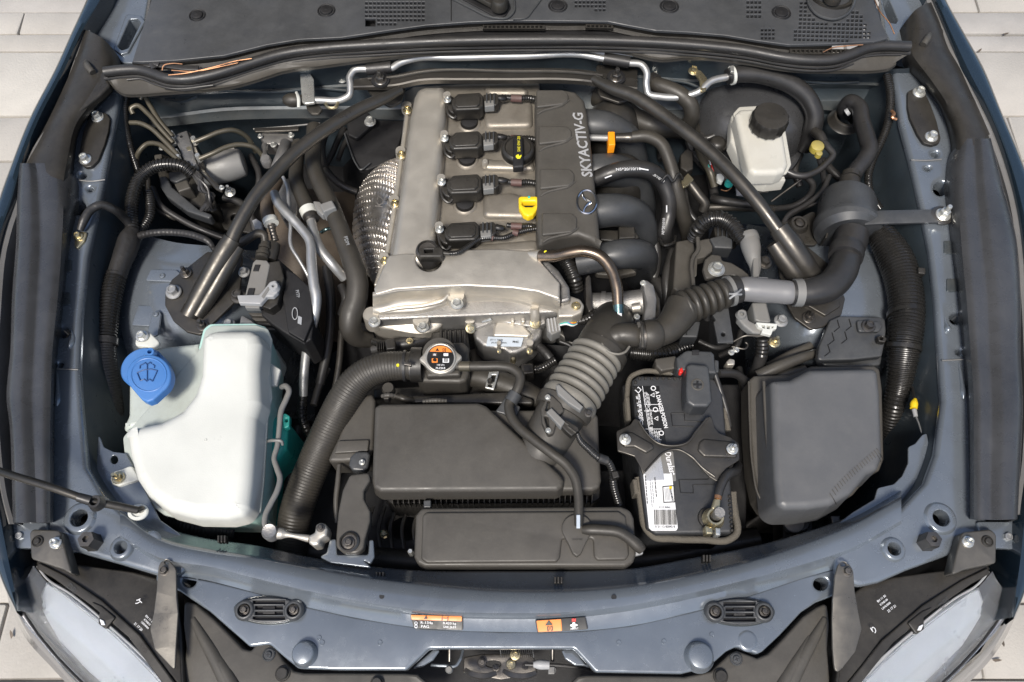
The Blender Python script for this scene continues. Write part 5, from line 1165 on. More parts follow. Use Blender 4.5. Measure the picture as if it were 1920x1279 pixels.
mk('foot_web', tube([(1450,456,-4.4,14),(1468,482,-5.6,18),(1496,520,-7.4,17),(1516,546,-9.0,12)], 16, sides=16), 'satin', SR)
mk('base_plate', plate([(1470,470),(1500,450),(1560,500),(1585,560),(1578,590),(1545,612),(1520,618),(1490,596),(1470,560),(1460,500)], -9.6, .5, .15, 10), 'satin', SR)
mk('foot_flap', plate([(1506,568),(1560,556),(1574,560),(1576,574),(1548,592)], -9.0, .5, .15, 4), 'satin', SR)
bolt(1516, 596, -9.4, 12, SR, 'dark_bolt', STUD)
CB = thing('cross_brace', 'black flat topped cross brace bar running along the rear of the engine', 'strut brace', (930,148,-3))
mk('bar', tube([(664,158,-4.2,.7),(700,156,-3.6,.85),(742,153,-3,.95),(785,144,-2.6,1),(870,142,-2.6,1),(960,142,-2.6,1),(1060,142,-2.6,1),(1100,145,-2.8,1),(1140,152,-3.4,.95),(1194,160,-4,.85)], None, flat=(29,12)), 'satin', CB)
mk('bar_bead', tube([(690,148,-2.8,2.2),(745,144,-2.2,3),(785,136,-1.8,3),(960,134,-1.8,3),(1080,136,-1.8,3),(1130,142,-2.2,2.4)], 3, sides=8), 'satin', CB)
mk('mount_plate', plate([(676,150),(756,140),(760,166),(752,190),(732,200),(704,186),(690,170)], -5.4, .5, .15, 8), 'satin', CB)
mk('mount_plate', plate([(1118,120),(1196,128),(1194,168),(1180,188),(1160,192),(1124,180),(1118,158)], -5.4, .5, .15, 8), 'satin', CB)
for x, y in ((714,151),(1155,146)):
    mk('rubber_washer', lathe((x,y,-2.6), [(18,0),(17,.3),(12,.4)], n=28), 'black', CB)
    bolt(x, y, -2.2, 12, CB, 'dark_bolt', STUD)
# hard line along the bulkhead
hp = thing('bulkhead_pipe', 'bright zinc pipe running along the bulkhead with two rubber sleeves', 'pipe', (900,110,-3))
mk('pipe', tube([(562,187,-5),(600,188,-5),(640,187,-5),(655,178,-4.6),(657,162,-4),(656,144,-3.4),(664,132,-3),(690,129,-2.8),(736,127,-2.6),(748,119,-2.4),(776,110,-2.2),(850,108,-2.1),(985,105,-2.1),(1096,103,-2.1),(1132,110,-2.3),(1180,118,-2.6),(1204,122,-2.8),(1212,134,-3.2),(1212,160,-4.4),(1216,176,-5.2),(1236,181,-5.4),(1286,180,-5.2),(1310,172,-4.4),(1334,152,-3.6),(1366,144,-3.4)], 6.6, sides=14), 'pipe', hp)
mk('rubber_sleeve', tube([(688,130,-2.8,11),(734,126,-2.5,11)], 11, sides=16), 'rubber', hp)
mk('rubber_sleeve', tube([(1132,109,-2.2,11),(1180,117,-2.5,11)], 11, sides=16), 'rubber', hp)
mk('rubber_cap', tube([(534,188,-5.2,8),(538,188,-5.1,11),(562,188,-5,11),(568,188,-5,9)], 10, sides=16), 'rubber_dusty', hp)
mk('white_clamp', tube([(556,174,-4.4,3),(560,186,-3.8,3.4),(560,202,-4.4,3)], 3, sides=8), 'white_tank', hp)
mk('bracket', plate([(562,136),(580,135),(588,148),(590,192),(572,194),(566,190),(563,150)], -4.2, .5, .12, 3), 'zinc', hp)
mk('bracket_foot', plate([(572,192),(594,190),(604,205),(598,214),(584,214),(576,206)], -6, .4, .1, 5), 'satin', hp)
mk('lower_clip', tube([(610,194,-5,3),(616,202,-5,3),(628,202,-5,3),(634,192,-5,3)], 3, sides=8), 'zinc_yellow', hp)
mk('bracket', plate([(1300,130),(1314,132),(1326,146),(1324,168),(1314,172),(1312,150)], -3.6, .5, .1, 3), 'zinc_yellow', hp)
bolt(1300, 134, -4, 10, hp, 'zinc_yellow')
# upper left black cover under the rod
bc = thing('exhaust_side_cover', 'black folded sheet cover with one bolt behind the left brace rod', 'cover', (680,240,-14))
mk('sheet', plate([(645,246),(660,236),(700,212),(740,186),(752,195),(760,230),(738,300),(690,318),(674,318),(660,290)], -14, 1, .3, 6), 'black', bc)
mk('sheet_edge', tube([(646,250,-13.4),(656,280,-13.4),(668,308,-13.4),(676,318,-13.4),(694,306,-13.4)], 1.6, sides=6), 'plastic_grey', bc)
mk('raised_pad', plate([(650,230),(690,208),(700,232),(668,260),(652,252)], -12.8, .8, .3, 6), 'black', bc)
bolt(694, 229, -12.4, 11, bc, 'zinc')
# heater hoses and pipes
h1 = thing('heater_hose', 'wide dusty rubber heater hose with printed mark running down beside the heat shield', 'hose', (640,460,-8))
mk('hose', tube([(590,240,-10,15),(588,275,-9,15),(588,310,-8,15),(598,340,-7.5,15.5),(614,372,-7,16),(630,410,-6.6,16.5),(645,450,-6.6,17.5),(660,490,-7,19),(670,525,-7.5,20),(668,560,-8.5,21),(658,590,-9.5,21),(657,616,-11,20),(668,632,-13,18),(692,638,-15,15)], 16, sides=22), 'rubber_dusty', h1)
mk('plastic_clip', plate([(598,382),(622,374),(630,388),(606,398)], -4.2, 2.6, .3, 3), 'grey_conn', h1)
text_mesh('PDM', 650, 452, -4.0, 10, -70, 'grey_print', h1, th=.1)
mk('clip_arm', plate([(586,376),(600,378),(612,398),(604,404),(592,392)], -5.2, 1.4, .2, 3), 'grey_conn', h1)
h2 = thing('heater_hose', 'short brown heater hose with white clamp joined to a metal pipe', 'hose', (575,380,-9))
mk('hose', tube([(560,270,-11,13),(556,310,-10,13),(556,340,-9,14),(566,366,-8.5,14.5),(576,388,-8.2,15),(582,404,-8.2,14)], 14, sides=18), 'rubber_dusty', h2)
mk('clamp', tube([(577,392,-8,16.5),(582,404,-8,16.5)], 16.5, sides=22), 'white_tank', h2)
mk('clamp', tube([(582,404,-8,15),(585,412,-8,15)], 15, sides=22), 'dark_bolt', h2)
mk('metal_pipe', tube([(582,408,-8.2,9),(588,436,-8.2,9.5),(600,466,-8.6,9.5),(622,494,-9.5,9.5),(646,522,-12,9)], 9, sides=16), 'pipe', h2)
h3 = thing('heater_hose', 'short brown hose with white clamp above the relay box plug', 'hose', (503,395,-9))
mk('hose', tube([(520,340,-11,11),(508,362,-10,12),(500,385,-9,12),(503,404,-8.6,12.5),(508,418,-8.6,12)], 12, sides=16), 'brown', h3)
mk('clamp', tube([(506,411,-8.4,14),(509,420,-8.4,14)], 14, sides=20), 'white_tank', h3)
mk('nipple', tube([(508,420,-8.8,8),(512,436,-9,6),(516,452,-9.6,7)], 7, rib=6, sides=12), 'dark_bolt', h3)
p1 = tag(mk('coolant_pipe', tube([(514,362,-6.4,8),(520,378,-6,8.5),(540,402,-6,9),(564,428,-6.4,9),(580,450,-6.6,9),(584,490,-7,9.5),(588,530,-7.4,10),(593,560,-8,10),(590,590,-9,9.5),(580,630,-12,9),(572,680,-15,8.5),(569,722,-17,8.5),(569,742,-18,8)], 9, sides=16), 'pipe'), 'long silver pipe running down beside the relay box to the washer tank', 'pipe')
tag(mk('corrugated_hose', tube([(569,738,-18,8),(566,762,-19,9),(567,786,-19,9),(576,806,-20,9),(586,820,-22,9)], 8.5, rib=7, sides=12), 'loom'), 'small black corrugated hose below the long silver pipe', 'hose')
tag(mk('thin_pipe', tube([(531,332,-7),(538,348,-7),(541,380,-7),(545,420,-7),(546,462,-7.4),(560,486,-8),(576,514,-9),(586,536,-10)], 3.4, sides=10), 'pipe'), 'thin grey metal pipe left of the long silver pipe', 'pipe')
tag(mk('cross_pipe', tube([(602,436,-10),(612,430,-9.4),(626,428,-10)], 3.4, sides=10), 'blued'), 'short bluish pipe stub between the heater hoses', 'pipe')
ap = thing('service_valve', 'small cast valve block with bolts on the bulkhead left of the brace rod', 'valve', (515,270,-12))
mk('block', plate([(485,254),(492,248),(548,250),(550,262),(540,272),(496,270)], -12, 3, .3, 4), 'alu_rough', ap)
mk('shelf', plate([(476,240),(560,236),(560,244),(478,247)], -11.4, .4, .1, 2), 'satin', ap)
mk('curved_pipe', tube([(497,272,-11.5,6),(495,288,-11,6),(500,302,-10.4,6.5)], 6, sides=12), 'alu_rough', ap)
mk('cap', lathe((502,308,-10.6), [(10,0),(10,1.4),(8,1.8)], n=22), 'alu_rough', ap)
mk('valve_arm', tube([(536,268,-11,10),(528,290,-10,10),(518,312,-10,9),(512,330,-10.5,8)], 9, sides=14), 'alu_rough', ap)
for x, y, r in ((513,272,6),(546,254,6),(488,256,5)): bolt(x, y, -11.6, r, ap, 'zinc')
for i, pts in enumerate(([(648,236,-18,6),(634,262,-18,6),(622,290,-18,6),(606,318,-18,6)], [(662,244,-18,5),(640,282,-18,5),(634,300,-18,5)])):
    tag(mk('wire_bundle', tube(pts, 5, sides=10), 'rubber'), ('left dark cable between the heater hose and the black sheet cover','right dark cable along the edge of the black sheet cover')[i], 'cable')
cn = thing('small_plug', 'small pale grey plug on a stalk right of the left brace foot', 'plug', (483,418,-9))
mk('plug_body', plate([(472,413),(480,409),(490,416),(490,428),(478,430)], -8, 2, .2, 2), 'lightgrey', cn)
mk('stalk', tube([(488,424,-9,4),(500,440,-10,4)], 4, sides=10), 'rubber', cn)
# engine block side seen between the pipes
tag(mk('engine_block', loft([[V((480,330,-22)),V((560,350,-24)),V((640,360,-26)),V((700,340,-30))],[V((500,430,-20)),V((560,440,-20)),V((620,450,-22)),V((720,460,-30))],[V((520,520,-22)),V((580,520,-22)),V((640,540,-26)),V((720,560,-32))],[V((560,640,-32)),V((620,640,-32)),V((680,650,-34)),V((720,680,-40))]], nu=6, nv=4, smooth_v=True), 'brown'), 'dirty brown casting seen deep between the left pipes', 'casting')
# relay box
rb_ = thing('relay_box', 'black relay box with a grey lever connector beside the left strut tower', 'relay box', (520,560,-10))
mk('box_body', plate([(500,490),(520,484),(548,508),(566,540),(588,600),(584,636),(570,645),(530,622),(508,606),(490,590),(486,560)], -8.5, 8, .3, 4), 'black', rb_)
mk('side_cover', plate([(536,505),(552,512),(584,542),(586,600),(570,640),(540,622),(530,560)], -7.6, 1.5, .2, 3), 'black', rb_)
mk('connector_block', plate([(474,492),(480,486),(500,488),(506,496),(492,566),(456,566)], -6.2, 3, .2, 3), 'grey_conn', rb_)
mk('black_block', plate([(500,492),(524,488),(532,520),(520,570),(506,580),(490,574)], -6.4, 3, .2, 3), 'plastic', rb_)
for p in ([(478,496),(488,496),(484,508),(474,508)],[(466,540),(478,540),(474,558),(462,556)]):
    mk('window', plate(p, -6.0, .3, .05, 1), 'black', rb_)
mk('lever', plate([(444,553),(486,552),(490,548),(506,528),(516,525),(523,532),(520,548),(512,556),(500,556),(488,570),(448,568)], -5.2, .9, .2, [2,4,4,6,6,6,6,4,4,4,2]), 'lightgrey', rb_)
mk('lever_hub', _ring(514, 539, 8, 3, -5.1, .5), 'lightgrey', rb_)
mk('lever_groove', plate([(490,556),(502,538),(506,541),(494,560)], -5.1, .1, 0, 1), 'grey_conn', rb_)
mk('latch_foot', plate([(458,570),(488,570),(486,578),(460,577)], -6, 1, .1, 1), 'grey_conn', rb_)
for i in range(4): mk('comb_slat', plate([(465+i*6,586+i*9),(520+i*5,588+i*9),(524+i*5,592+i*9),(472+i*6,592+i*9)], -9+(-i*.6), 1, .1, 1), 'plastic_dusty', rb_)
for i in range(5):
    r = (9,11,10,13,12)[i]
    mk('rubber_fold', tube([(498-i*1.6,456+i*6,-6.6,r),(497-i*1.6,461+i*6,-6.6,r)], r, sides=18), 'rubber_dusty', rb_)
mk('side_boot', tube([(512,458,-8,14),(508,474,-8,15),(505,490,-8,13)], 14, sides=16), 'plastic', rb_)
bm = bmesh.new()
mk('emblem_ring', tube([(553+5*math.cos(a), 588+11*math.sin(a), -7.3) for a in [2*math.pi*k/20 for k in range(21)]], .9, sides=6, seg=2, cap=False), 'lightgrey', rb_)
text_mesh('PITP', 558, 551, -7.4, 9, -75, 'grey_print', rb_)
mk('code_patch', plate([(559,592),(566,595),(565,609),(558,606)], -7.45, .1, 0, 0), 'grey_print', rb_)
bolt(458, 511, -9, 11, rb_, 'pipe'); 
bolt(430, 608, -10, 11, rb_, 'pipe'); mk('pale_tab', plate([(452,590),(470,600),(484,612),(476,616),(448,612)], -9, .6, .15, 4), 'alu_rough', rb_)
# ---------------------------------------------------------------- washer tank
wt = thing('washer_tank', 'large white washer fluid tank with a rounded lower left corner', 'tank', (370,800,-20))
main = [(375,644),(377,628),(390,618),(406,614),(468,614),(482,622),(489,640),(484,690),(487,750),(478,780),(470,900),(464,948),(454,964),(425,971),(362,970),(312,957),(273,930),(250,895),(238,850),(231,804),(236,797),(262,795),(300,787),(338,766),(362,735),(373,700)]
mk('tank_body', plate(main, -2.6, 4.4, 1.9, [4,8,14,14,14,14,14,16,20,20,0,16,18,16,10,20,20,20,20,20,20,6,4,10,20,20,20,20], steps=6, draft=.35), 'white_tank', wt)
seam = [(376,652),(384,620),(396,610),(480,609),(502,616),(510,636),(505,690),(510,746),(503,772),(495,900),(489,958),(474,977),(440,982),(370,981),(308,966),(267,937),(244,899),(233,852),(230,820)]
mk('seam_rim', plate(seam, -7.0, .45, .2, 12), 'tank_dirty', wt)
mk('lower_body', plate([(x-(3 if x > 350 else -3), y-3) for x, y in seam], -7.4, 13, .2, 12, draft=-1.2), 'tank_lower', wt)
mk('filler_shoulder', plate([(240,672),(250,654),(376,641),(384,700),(340,790),(231,806),(229,800),(239,778)], -7.2, 12, 1.0, [14,14,4,4,4,4,8,20], steps=5), 'tank_dirty', wt)
mk('mount_ear', plate([(252,648),(256,626),(266,618),(280,622),(300,642),(290,652)], -6.4, .8, .25, 8), 'white_tank', wt)
bolt(267, 631, -6.2, 12, wt, 'zinc')
mk('mount_ear', plate([(206,898),(212,884),(226,880),(246,872),(262,900),(240,906),(222,912),(210,908)], -6.0, .8, .25, 8), 'white_tank', wt)
bolt(222, 896, -5.8, 12, wt, 'zinc_yellow', STUD)
mk('mount_ear', plate([(502,676),(516,686),(526,692),(518,722),(506,724),(500,710)], -8.2, .8, .25, 5), 'white_tank', wt)
mk('mould_dot', lathe((385,825,-2.55), [(3,-.1),(2.6,.06),(1.4,.06),(1,-.02)], n=14), 'white_tank', wt)
td = [(279+42*math.cos(a), 706+40*math.sin(a)) for a in [math.radians(d) for d in range(-220+0, 41, 13)]]
td = [(279+42*math.cos(math.radians(d)), 703+39*math.sin(math.radians(d))) for d in range(140, 401, 13)] + [(287,750),(276,754),(265,749)]
cp_ = mk('washer_cap', plate(td, -1.2, 1.6, .3, [0]*21+[4,6,4], steps=4), 'blue_cap', wt, label='bright blue teardrop cap')
mk('cap_skirt', lathe((286,706,-6.6), [(38,0),(39,.4),(39,3.6),(36,3.9)], n=40), 'blue_cap', cp_)
mk('hinge_eye', _ring(283, 662, 8, 4, -1.8, .5), 'blue_cap', cp_)
mk('lid_rim', tube([(279+33*math.cos(a), 703+31*math.sin(a), -1.2) for a in [2*math.pi*k/30 for k in range(31)]], 1.4, sides=6, seg=1, cap=False), 'blue_cap', cp_)
for pts in ([(257,699,-1.1),(268,694,-1.1),(282,692,-1.1),(295,695,-1.1)],[(257,699,-1.1),(263,714,-1.1)],[(295,695,-1.1),(286,715,-1.1)],[(263,714,-1.1),(270,711,-1.1),(275,715,-1.1),(280,711,-1.1),(286,715,-1.1)],[(276,714,-1.1),(276,682,-1.1)],[(262,691,-1.1),(263,685,-1.1),(267,683,-1.1)],[(268,683,-1.1),(272,680,-1.1),(275,683,-1.1)],[(278,682,-1.1),(281,679,-1.1),(284,682,-1.1)],[(286,683,-1.1),(290,686,-1.1),(289,690,-1.1)]):
    mk('relief_line', tube(pts, 1.0, sides=6, hard=True), 'blue_line', cp_)
tl = thing('coolant_tank', 'teal coolant tank showing behind the white washer tank', 'tank', (510,830,-24))
mk('tank_body', plate([(488,770),(502,768),(512,778),(532,780),(540,792),(536,840),(524,856),(506,872),(492,940),(484,962),(474,960),(482,860)], -13, 16, 1.0, 10, steps=4), 'teal', tl)
mk('clip_tab', plate([(528,778),(534,774),(543,780),(542,800),(532,804)], -12, 1.2, .2, 4, holes=[(537,788,3,3,-12)]), 'teal', tl)
mk('upper_lobe', plate([(505,650),(518,652),(520,664),(514,682),(504,686)], -14, 6, .8, 7), 'tank_dirty', tl)
ac = thing('ac_line', 'thin grey bent pipe running down between the coolant tank and the radiator hose', 'pipe', (520,860,-8))
mk('pipe', tube([(528,726,-9,5),(536,724,-8,5.5),(542,732,-7.6,5.5),(537,748,-7.4,5.5),(528,768,-7.2,5.5),(524,800,-7,5),(520,836,-6.8,5),(514,860,-6.6,5),(520,880,-6.4,5.5),(525,896,-6,5.5),(520,920,-5.4,5.5),(508,944,-5,5.5),(498,966,-4.6,5.5),(497,984,-4.4,5.5),(506,996,-4.2,6)], 5.2, sides=12), 'grey_conn', ac)
mk('pipe_clip', tube([(500,828,-7.6,2.6),(512,826,-6.4,3),(528,828,-6.4,3),(530,834,-7,2.6)], 3, sides=8), 'grey_conn', ac)
mk('union_disc', lathe((511,1001,-4.6), [(15,0),(15,1.4),(13,1.8),(10,1.7)], n=30), 'alu_rough', ac)
mk('short_pipe', tube([(522,1000,-4,11),(530,1001,-4,10),(536,1002,-4,7),(580,1010,-4,7)], 8, sides=16), 'alu', ac)
mk('fitting_block', plate([(578,1004),(590,998),(592,984),(600,979),(610,982),(614,992),(612,1004),(600,1012),(598,1022),(586,1024),(578,1018)], -3.2, 3, .4, 6, steps=4), 'alu', ac)
bolt(601, 990, -3.1, 8, ac, 'dark_bolt')

# more wiring round the control block and in the left gaps
rs = random.Random(9)
wbn = thing('control_block_wiring', 'tangle of thin taped wires spilling from the black electronics box', 'wiring', (378,360,-11))
for i in range(11):
    a = rs.uniform(-6,6); b = rs.uniform(-8,8)
    mk('wire', tube([(358+a,318+rs.uniform(-3,3),-8.6,2.4),(372+a,332+b*.3,-8.8,2.6),(382+b,352+a,-9.6,2.6),(394+a*1.4,372+b,-11,2.6),(388+b*1.6,392+a,-13,2.4)], 2.5, sides=8), 'tape' if i % 3 else 'rubber', wbn)
for k, (pts, r, m, lab) in enumerate((
    ([(286,352,-13),(300,384,-13),(340,412,-14),(390,436,-15),(424,448,-16)], 6, 'rubber', 'dark tube running below the black electronics box to the brace foot'),
    ([(276,330,-13),(284,372,-13.5),(300,396,-14),(330,410,-15)], 5, 'satin', 'satin tube curving down left of the electronics box'),
    ([(420,370,-17),(450,380,-17),(470,404,-17),(480,440,-18)], 7, 'rubber', 'dark hose in the gap right of the grey motor can'),
    ([(470,292,-15),(486,330,-15),(480,366,-16),(470,392,-17)], 6, 'rubber', 'dark pipe dropping right of the grey motor can'),
    ([(600,300,-16),(620,330,-16),(648,352,-17),(668,360,-18)], 7, 'rubber', 'dark hose leading towards the heat shield'),
    ([(612,246,-15),(604,280,-15),(610,312,-15)], 6, 'rubber', 'dark cable left of the black sheet cover'),
    ([(640,536,-14),(648,560,-14),(640,590,-16)], 8, 'rubber', 'dark stub hose between the long pipe and the wide heater hose'),
    ([(612,500,-15),(620,560,-16),(616,640,-18),(600,720,-20)], 9, 'rubber', 'long dark hose dropping between the heater pipes'),
    ([(640,620,-18),(636,680,-19),(626,740,-20)], 6, 'satin', 'satin dark pipe in the gap left of the radiator hose'),
    ([(588,760,-20),(600,720,-20),(614,690,-20)], 7, 'rubber', 'dark hose in the gap behind the radiator hose'),
    ([(560,800,-22),(548,860,-22),(540,930,-22)], 10, 'rubber', 'dark hose low between the thin pipe and the radiator hose'))):
    tag(mk('cable' if 'cable' in lab else ('hose' if 'hose' in lab else 'tube'), tube(pts, r, sides=10), m), lab, 'cable' if 'cable' in lab else ('hose' if 'hose' in lab else 'tube'))
dp = thing('dark_bracket', 'dark bracket plate with two bolts deep below the left brace rod', 'bracket', (455,400,-18))
mk('plate_body', plate([(400,384),(470,372),(500,400),(490,440),(420,430)], -19, .6, .2, 8, holes=[(440,408,8,7,-19)]), 'plastic', dp)
bolt(462,392,-18.8,6,dp,'dark_bolt'); bolt(478,424,-18.8,6,dp,'dark_bolt')
fx = thing('engine_mount', 'cast engine mount arm with a bolt in the gap below the valve block', 'mount', (545,360,-16))
mk('arm', plate([(520,340),(545,330),(560,352),(556,400),(536,420),(520,392)], -15, 3, .6, 8), 'alu_rough', fx)
bolt(549,338,-14.6,7,fx,'zinc'); bolt(540,412,-14.6,7,fx,'dark_bolt')
# ================================================================ RIGHT SIDE OF THE BAY
bb = thing('brake_booster', 'big round glossy black brake booster behind the milky brake reservoir', 'booster', (1395,250,-20))
mk('shell', lathe((1392,262,-22), [(104,0),(106,5),(104,7),(98,9.5),(86,11.5),(66,12.6),(40,13.2),(20,13.4)], n=64), 'glossplastic', bb)
mk('shell_rim', lathe((1392,262,-17.2), [(108,0),(110,.5),(108,1.2),(104,1.3)], n=64), 'glossplastic', bb)
mk('id_sticker', plate([(1378,171),(1422,169),(1426,174),(1382,176)], -11.8, .2, 0, 1), 'grey_conn', bb)
br = thing('brake_fluid_reservoir', 'milky brake fluid reservoir with a large ribbed black cap', 'reservoir', (1430,270,-12))
mk('lower_body', plate([(1372,215),(1384,204),(1400,240),(1425,338),(1470,330),(1476,336),(1440,340),(1404,334),(1388,300),(1370,262)], -6.9, 3, .6, 8), 'brake_tank', br)
mk('upper_body', plate([(1379,212),(1388,203),(1452,200),(1462,206),(1468,240),(1479,306),(1473,319),(1458,324),(1416,325),(1405,318),(1392,270)], -3.6, 3, .9, [8,8,8,8,4,10,8,8,10,10,0], steps=5), 'brake_tank', br)
mk('seam', plate([(1375,212),(1386,200),(1455,196),(1466,204),(1484,308),(1476,324),(1458,330),(1414,330),(1400,322)], -6.4, .5, .2, 8), 'brake_tank', br)
mk('foot', plate([(1412,330),(1456,330),(1450,342),(1424,344)], -9, 3, .3, 3), 'alu_rough', br)
mk('neck', lathe((1436,240,-3.6), [(30,0),(29,1.2)], n=32), 'brake_tank', br)
bm = bmesh.new(); s = SC(1438,233,-1); c0 = W(1438,236,-2.9); R = []
for rr, dz in ((33,0),(34,.004),(34,.021),(31.5,.026),(28,.0265)):
    R.append([bm.verts.new(c0+Vector(((rr+(1.3 if (k % 6) < 2 and dz < .024 else 0))*s*math.cos(2*math.pi*k/84), (rr+(1.3 if (k % 6) < 2 and dz < .024 else 0))*s*math.sin(2*math.pi*k/84), dz))) for k in range(84)])
for A, B in zip(R[:-1], R[1:]):
    for j in range(84): bm.faces.new((A[j-1], A[j], B[j], B[j-1]))
bm.faces.new(R[-1])
mk('cap', bm, 'plastic', br)
# hoses top right
h = thing('vacuum_hose', 'thick black hose curving over the brake booster from the metal pipe', 'hose', (1470,170,-6))
mk('hose', tube([(1364,144,-3.2,14),(1374,141,-3.2,15),(1410,139,-3.4,16),(1450,146,-4,16.5),(1486,160,-5,17),(1514,184,-6.5,17),(1527,215,-8.5,17),(1522,246,-11,17),(1508,276,-15,16)], 16, sides=20), 'rubber', h)
mk('clamp', tube([(1370,142,-3.2,17.5),(1375,141,-3.2,17.5)], 17.5, sides=22), 'white_tank', h)
mk('clamp_ear', plate([(1369,124),(1376,122),(1377,134),(1371,134)], -1, .5, .1, 2), 'zinc', h)
h = thing('heater_elbow_hose', 'black elbow hose with a worm clamp right of the cross brace mount', 'hose', (1270,190,-7))
mk('hose', tube([(1218,150,-6,12),(1230,158,-5.6,14),(1252,166,-5.4,15),(1276,178,-5.6,15),(1294,196,-6.5,15),(1298,214,-8,15),(1290,234,-11,15)], 15, sides=18), 'rubber_dusty', h)
mk('clamp', tube([(1219,150,-5.9,15),(1229,156,-5.7,15.5)], 15, rib=3, sides=18), 'dark_bolt', h)
tag(mk('large_hose', tube([(1120,180,-12,20),(1160,198,-11,20),(1190,222,-11,20),(1224,236,-11,20),(1262,240,-12,19),(1300,246,-16,18)], 19, sides=18), 'rubber_dusty'), 'wide dark hose passing beneath the right brace rod', 'hose')
h = thing('wall_hose', 'bent black hose rising from the round sensor can at the right wall', 'hose', (1610,250,-8))
mk('hose', tube([(1586,214,-12,12),(1584,200,-9,13),(1594,191,-7.6,14),(1608,198,-7,14.5),(1616,228,-6.6,15),(1626,262,-6.2,15.5),(1630,280,-6,15.5),(1622,298,-6,15),(1606,318,-6,15),(1596,334,-6,15.5)], 15, sides=20), 'rubber', h)
mk('clamp_ring', tube([(1596,326,-5.8,17),(1595,334,-5.8,17)], 17, sides=22), 'plastic', h)
mk('connector', tube([(1594,332,-6.2,18),(1592,350,-6.4,20),(1590,378,-6.4,21)], 20, sides=22), 'plastic', h)
mk('wall_socket', _ring(1584, 226, 24, 18, -12, 1.2), 'plastic', h)
mk('pale_nozzle', tube([(1586,212,-8.6,7),(1592,208,-8.2,7)], 7, sides=12), 'lightgrey', h)
# round sensor can and strap
sc_ = thing('round_canister', 'round grey canister clamped between hoses right of the strut foot', 'canister', (1588,420,-7))
mk('can', tube([(1591,372,-9,20),(1591,374,-9,44),(1590,379,-8.8,50),(1589,386,-8.6,52),(1588,400,-8.2,53),(1588,422,-7.8,54)], 50, sides=56, hard=True), 'plastic_grey', sc_, smooth=12)
mk('can_skirt', tube([(1588,419,-7.8,58),(1588,421,-7.8,60),(1588,429,-7.7,61),(1588,434,-7.6,58),(1589,438,-7.6,48),(1589,440,-7.6,32)], 58, sides=56, hard=True), 'plastic_grey', sc_, smooth=12)
for x in (1551, 1568, 1620, 1606):
    mk('skirt_rib', plate([(x,432),(x+4,432),(x+(x-1590)*.1+4,446),(x+(x-1590)*.1,446)], -6.0+abs(x-1588)*-.05, 2.5, .1, 1), 'plastic', sc_)
mk('lower_socket', tube([(1598,438,-6.5,30),(1594,456,-6.4,30),(1590,470,-6.4,29)], 30, sides=28), 'rubber', sc_)
mk('ear_plate', plate([(1455,420),(1500,408),(1530,392),(1540,440),(1530,460),(1470,458)], -11.5, .6, .15, 10), 'plastic', sc_)
mk('ear_bush', _ring(1497, 421, 15, 10, -11.2, .6), 'plastic', sc_)
mk('ear_bolt', lathe((1497,423,-12), [(9,0),(8,1),(4,1.1)], n=20), 'dark_bolt', sc_)
st = thing('canister_strap', 'flat grey strap bolted to the right apron beside the canister', 'strap', (1700,405,-3))
mk('strap', tube([(1622,410,-4.5),(1650,408,-3.6),(1690,407,-3.2),(1730,406,-3.1),(1765,406,-3.1)], None, flat=(30,5)), 'plastic_grey', st)
mk('strap_seat', lathe((1766,404,-3.0), [(20,-.2),(20,.1),(16,.2)], n=28), 'dark_bolt', st)
bolt(1768, 403, -2.7, 14, st, 'zinc', STUD)
# intake side hoses
ih = thing('breather_bellows_hose', 'black rubber breather hose with bellows and clamps crossing to the right strut', 'hose', (1400,560,-6))
mk('elbow', tube([(1142,636,-4,14),(1150,632,-3.2,21),(1162,628,-3,22),(1190,629,-3,22),(1202,629,-3,20)], 21, sides=24), 'rubber_dusty', ih)
mk('elbow_stub', tube([(1160,606,-4,10),(1160,622,-4,11)], 10, sides=14), 'rubber_dusty', ih)
mk('clamp', tube([(1196,629,-3,26),(1210,629,-3,26)], 26, sides=28), 'dark_bolt', ih)
mk('clamp', tube([(1202,604,-2.2,3),(1204,618,-.4,3),(1205,632,-.2,3),(1205,650,-1.4,3)], 3.4, sides=8), 'plastic_dusty', ih)
mk('clamp_lug', plate([(1194,604),(1200,602),(1203,612),(1197,614)], -.8, .6, .1, 2), 'plastic_dusty', ih)
mk('rubber_cuff', tube([(1208,629,-3,29),(1224,628,-3,29),(1230,627,-3.2,27)], 28, sides=26), 'rubber_dusty', ih)
mk('hose', tube([(1224,627,-3.4,26),(1246,620,-3.6,27),(1264,604,-3.8,30),(1276,586,-4,33),(1282,576,-4,34)], 28, sides=28), 'rubber_dusty', ih)
for i in range(6):
    t_ = i/5; x, y = 1284+t_*70, 577-t_*26; r = 34-t_*5; nx, ny = .94, -.35
    mk('bellows_fold', tube([(x-nx*7,y-ny*7,-4,r*.78),(x-nx*4,y-ny*4,-4,r*.97),(x,y,-4,r*1.02),(x+nx*4,y+ny*4,-4,r*.97),(x+nx*7,y+ny*7,-4,r*.78)], r, sides=30, seg=3), 'rubber_dusty', ih)
mk('rubber_cuff', tube([(1354,550,-4,26),(1372,545,-4,27),(1386,542,-4,26)], 26, sides=26), 'rubber', ih)
mk('clamp', tube([(1364,547,-4,29.5),(1371,545,-4,29.5)], 29, sides=30), 'grey_conn', ih)
for dy in (-2, 7): mk('clamp_lug', tube([(1368,553+dy,-.2,2),(1376,552+dy*.3,0.4,2.2),(1390,545+dy,-.6,2)], 2, sides=8), 'lightgrey', ih)
M['greypipe'] = mat('smooth_grey_pipe', (0.165,0.165,0.17), .38, .1, var=.08, bump=.05, dust=.3, dcol=(.22,.21,.19))
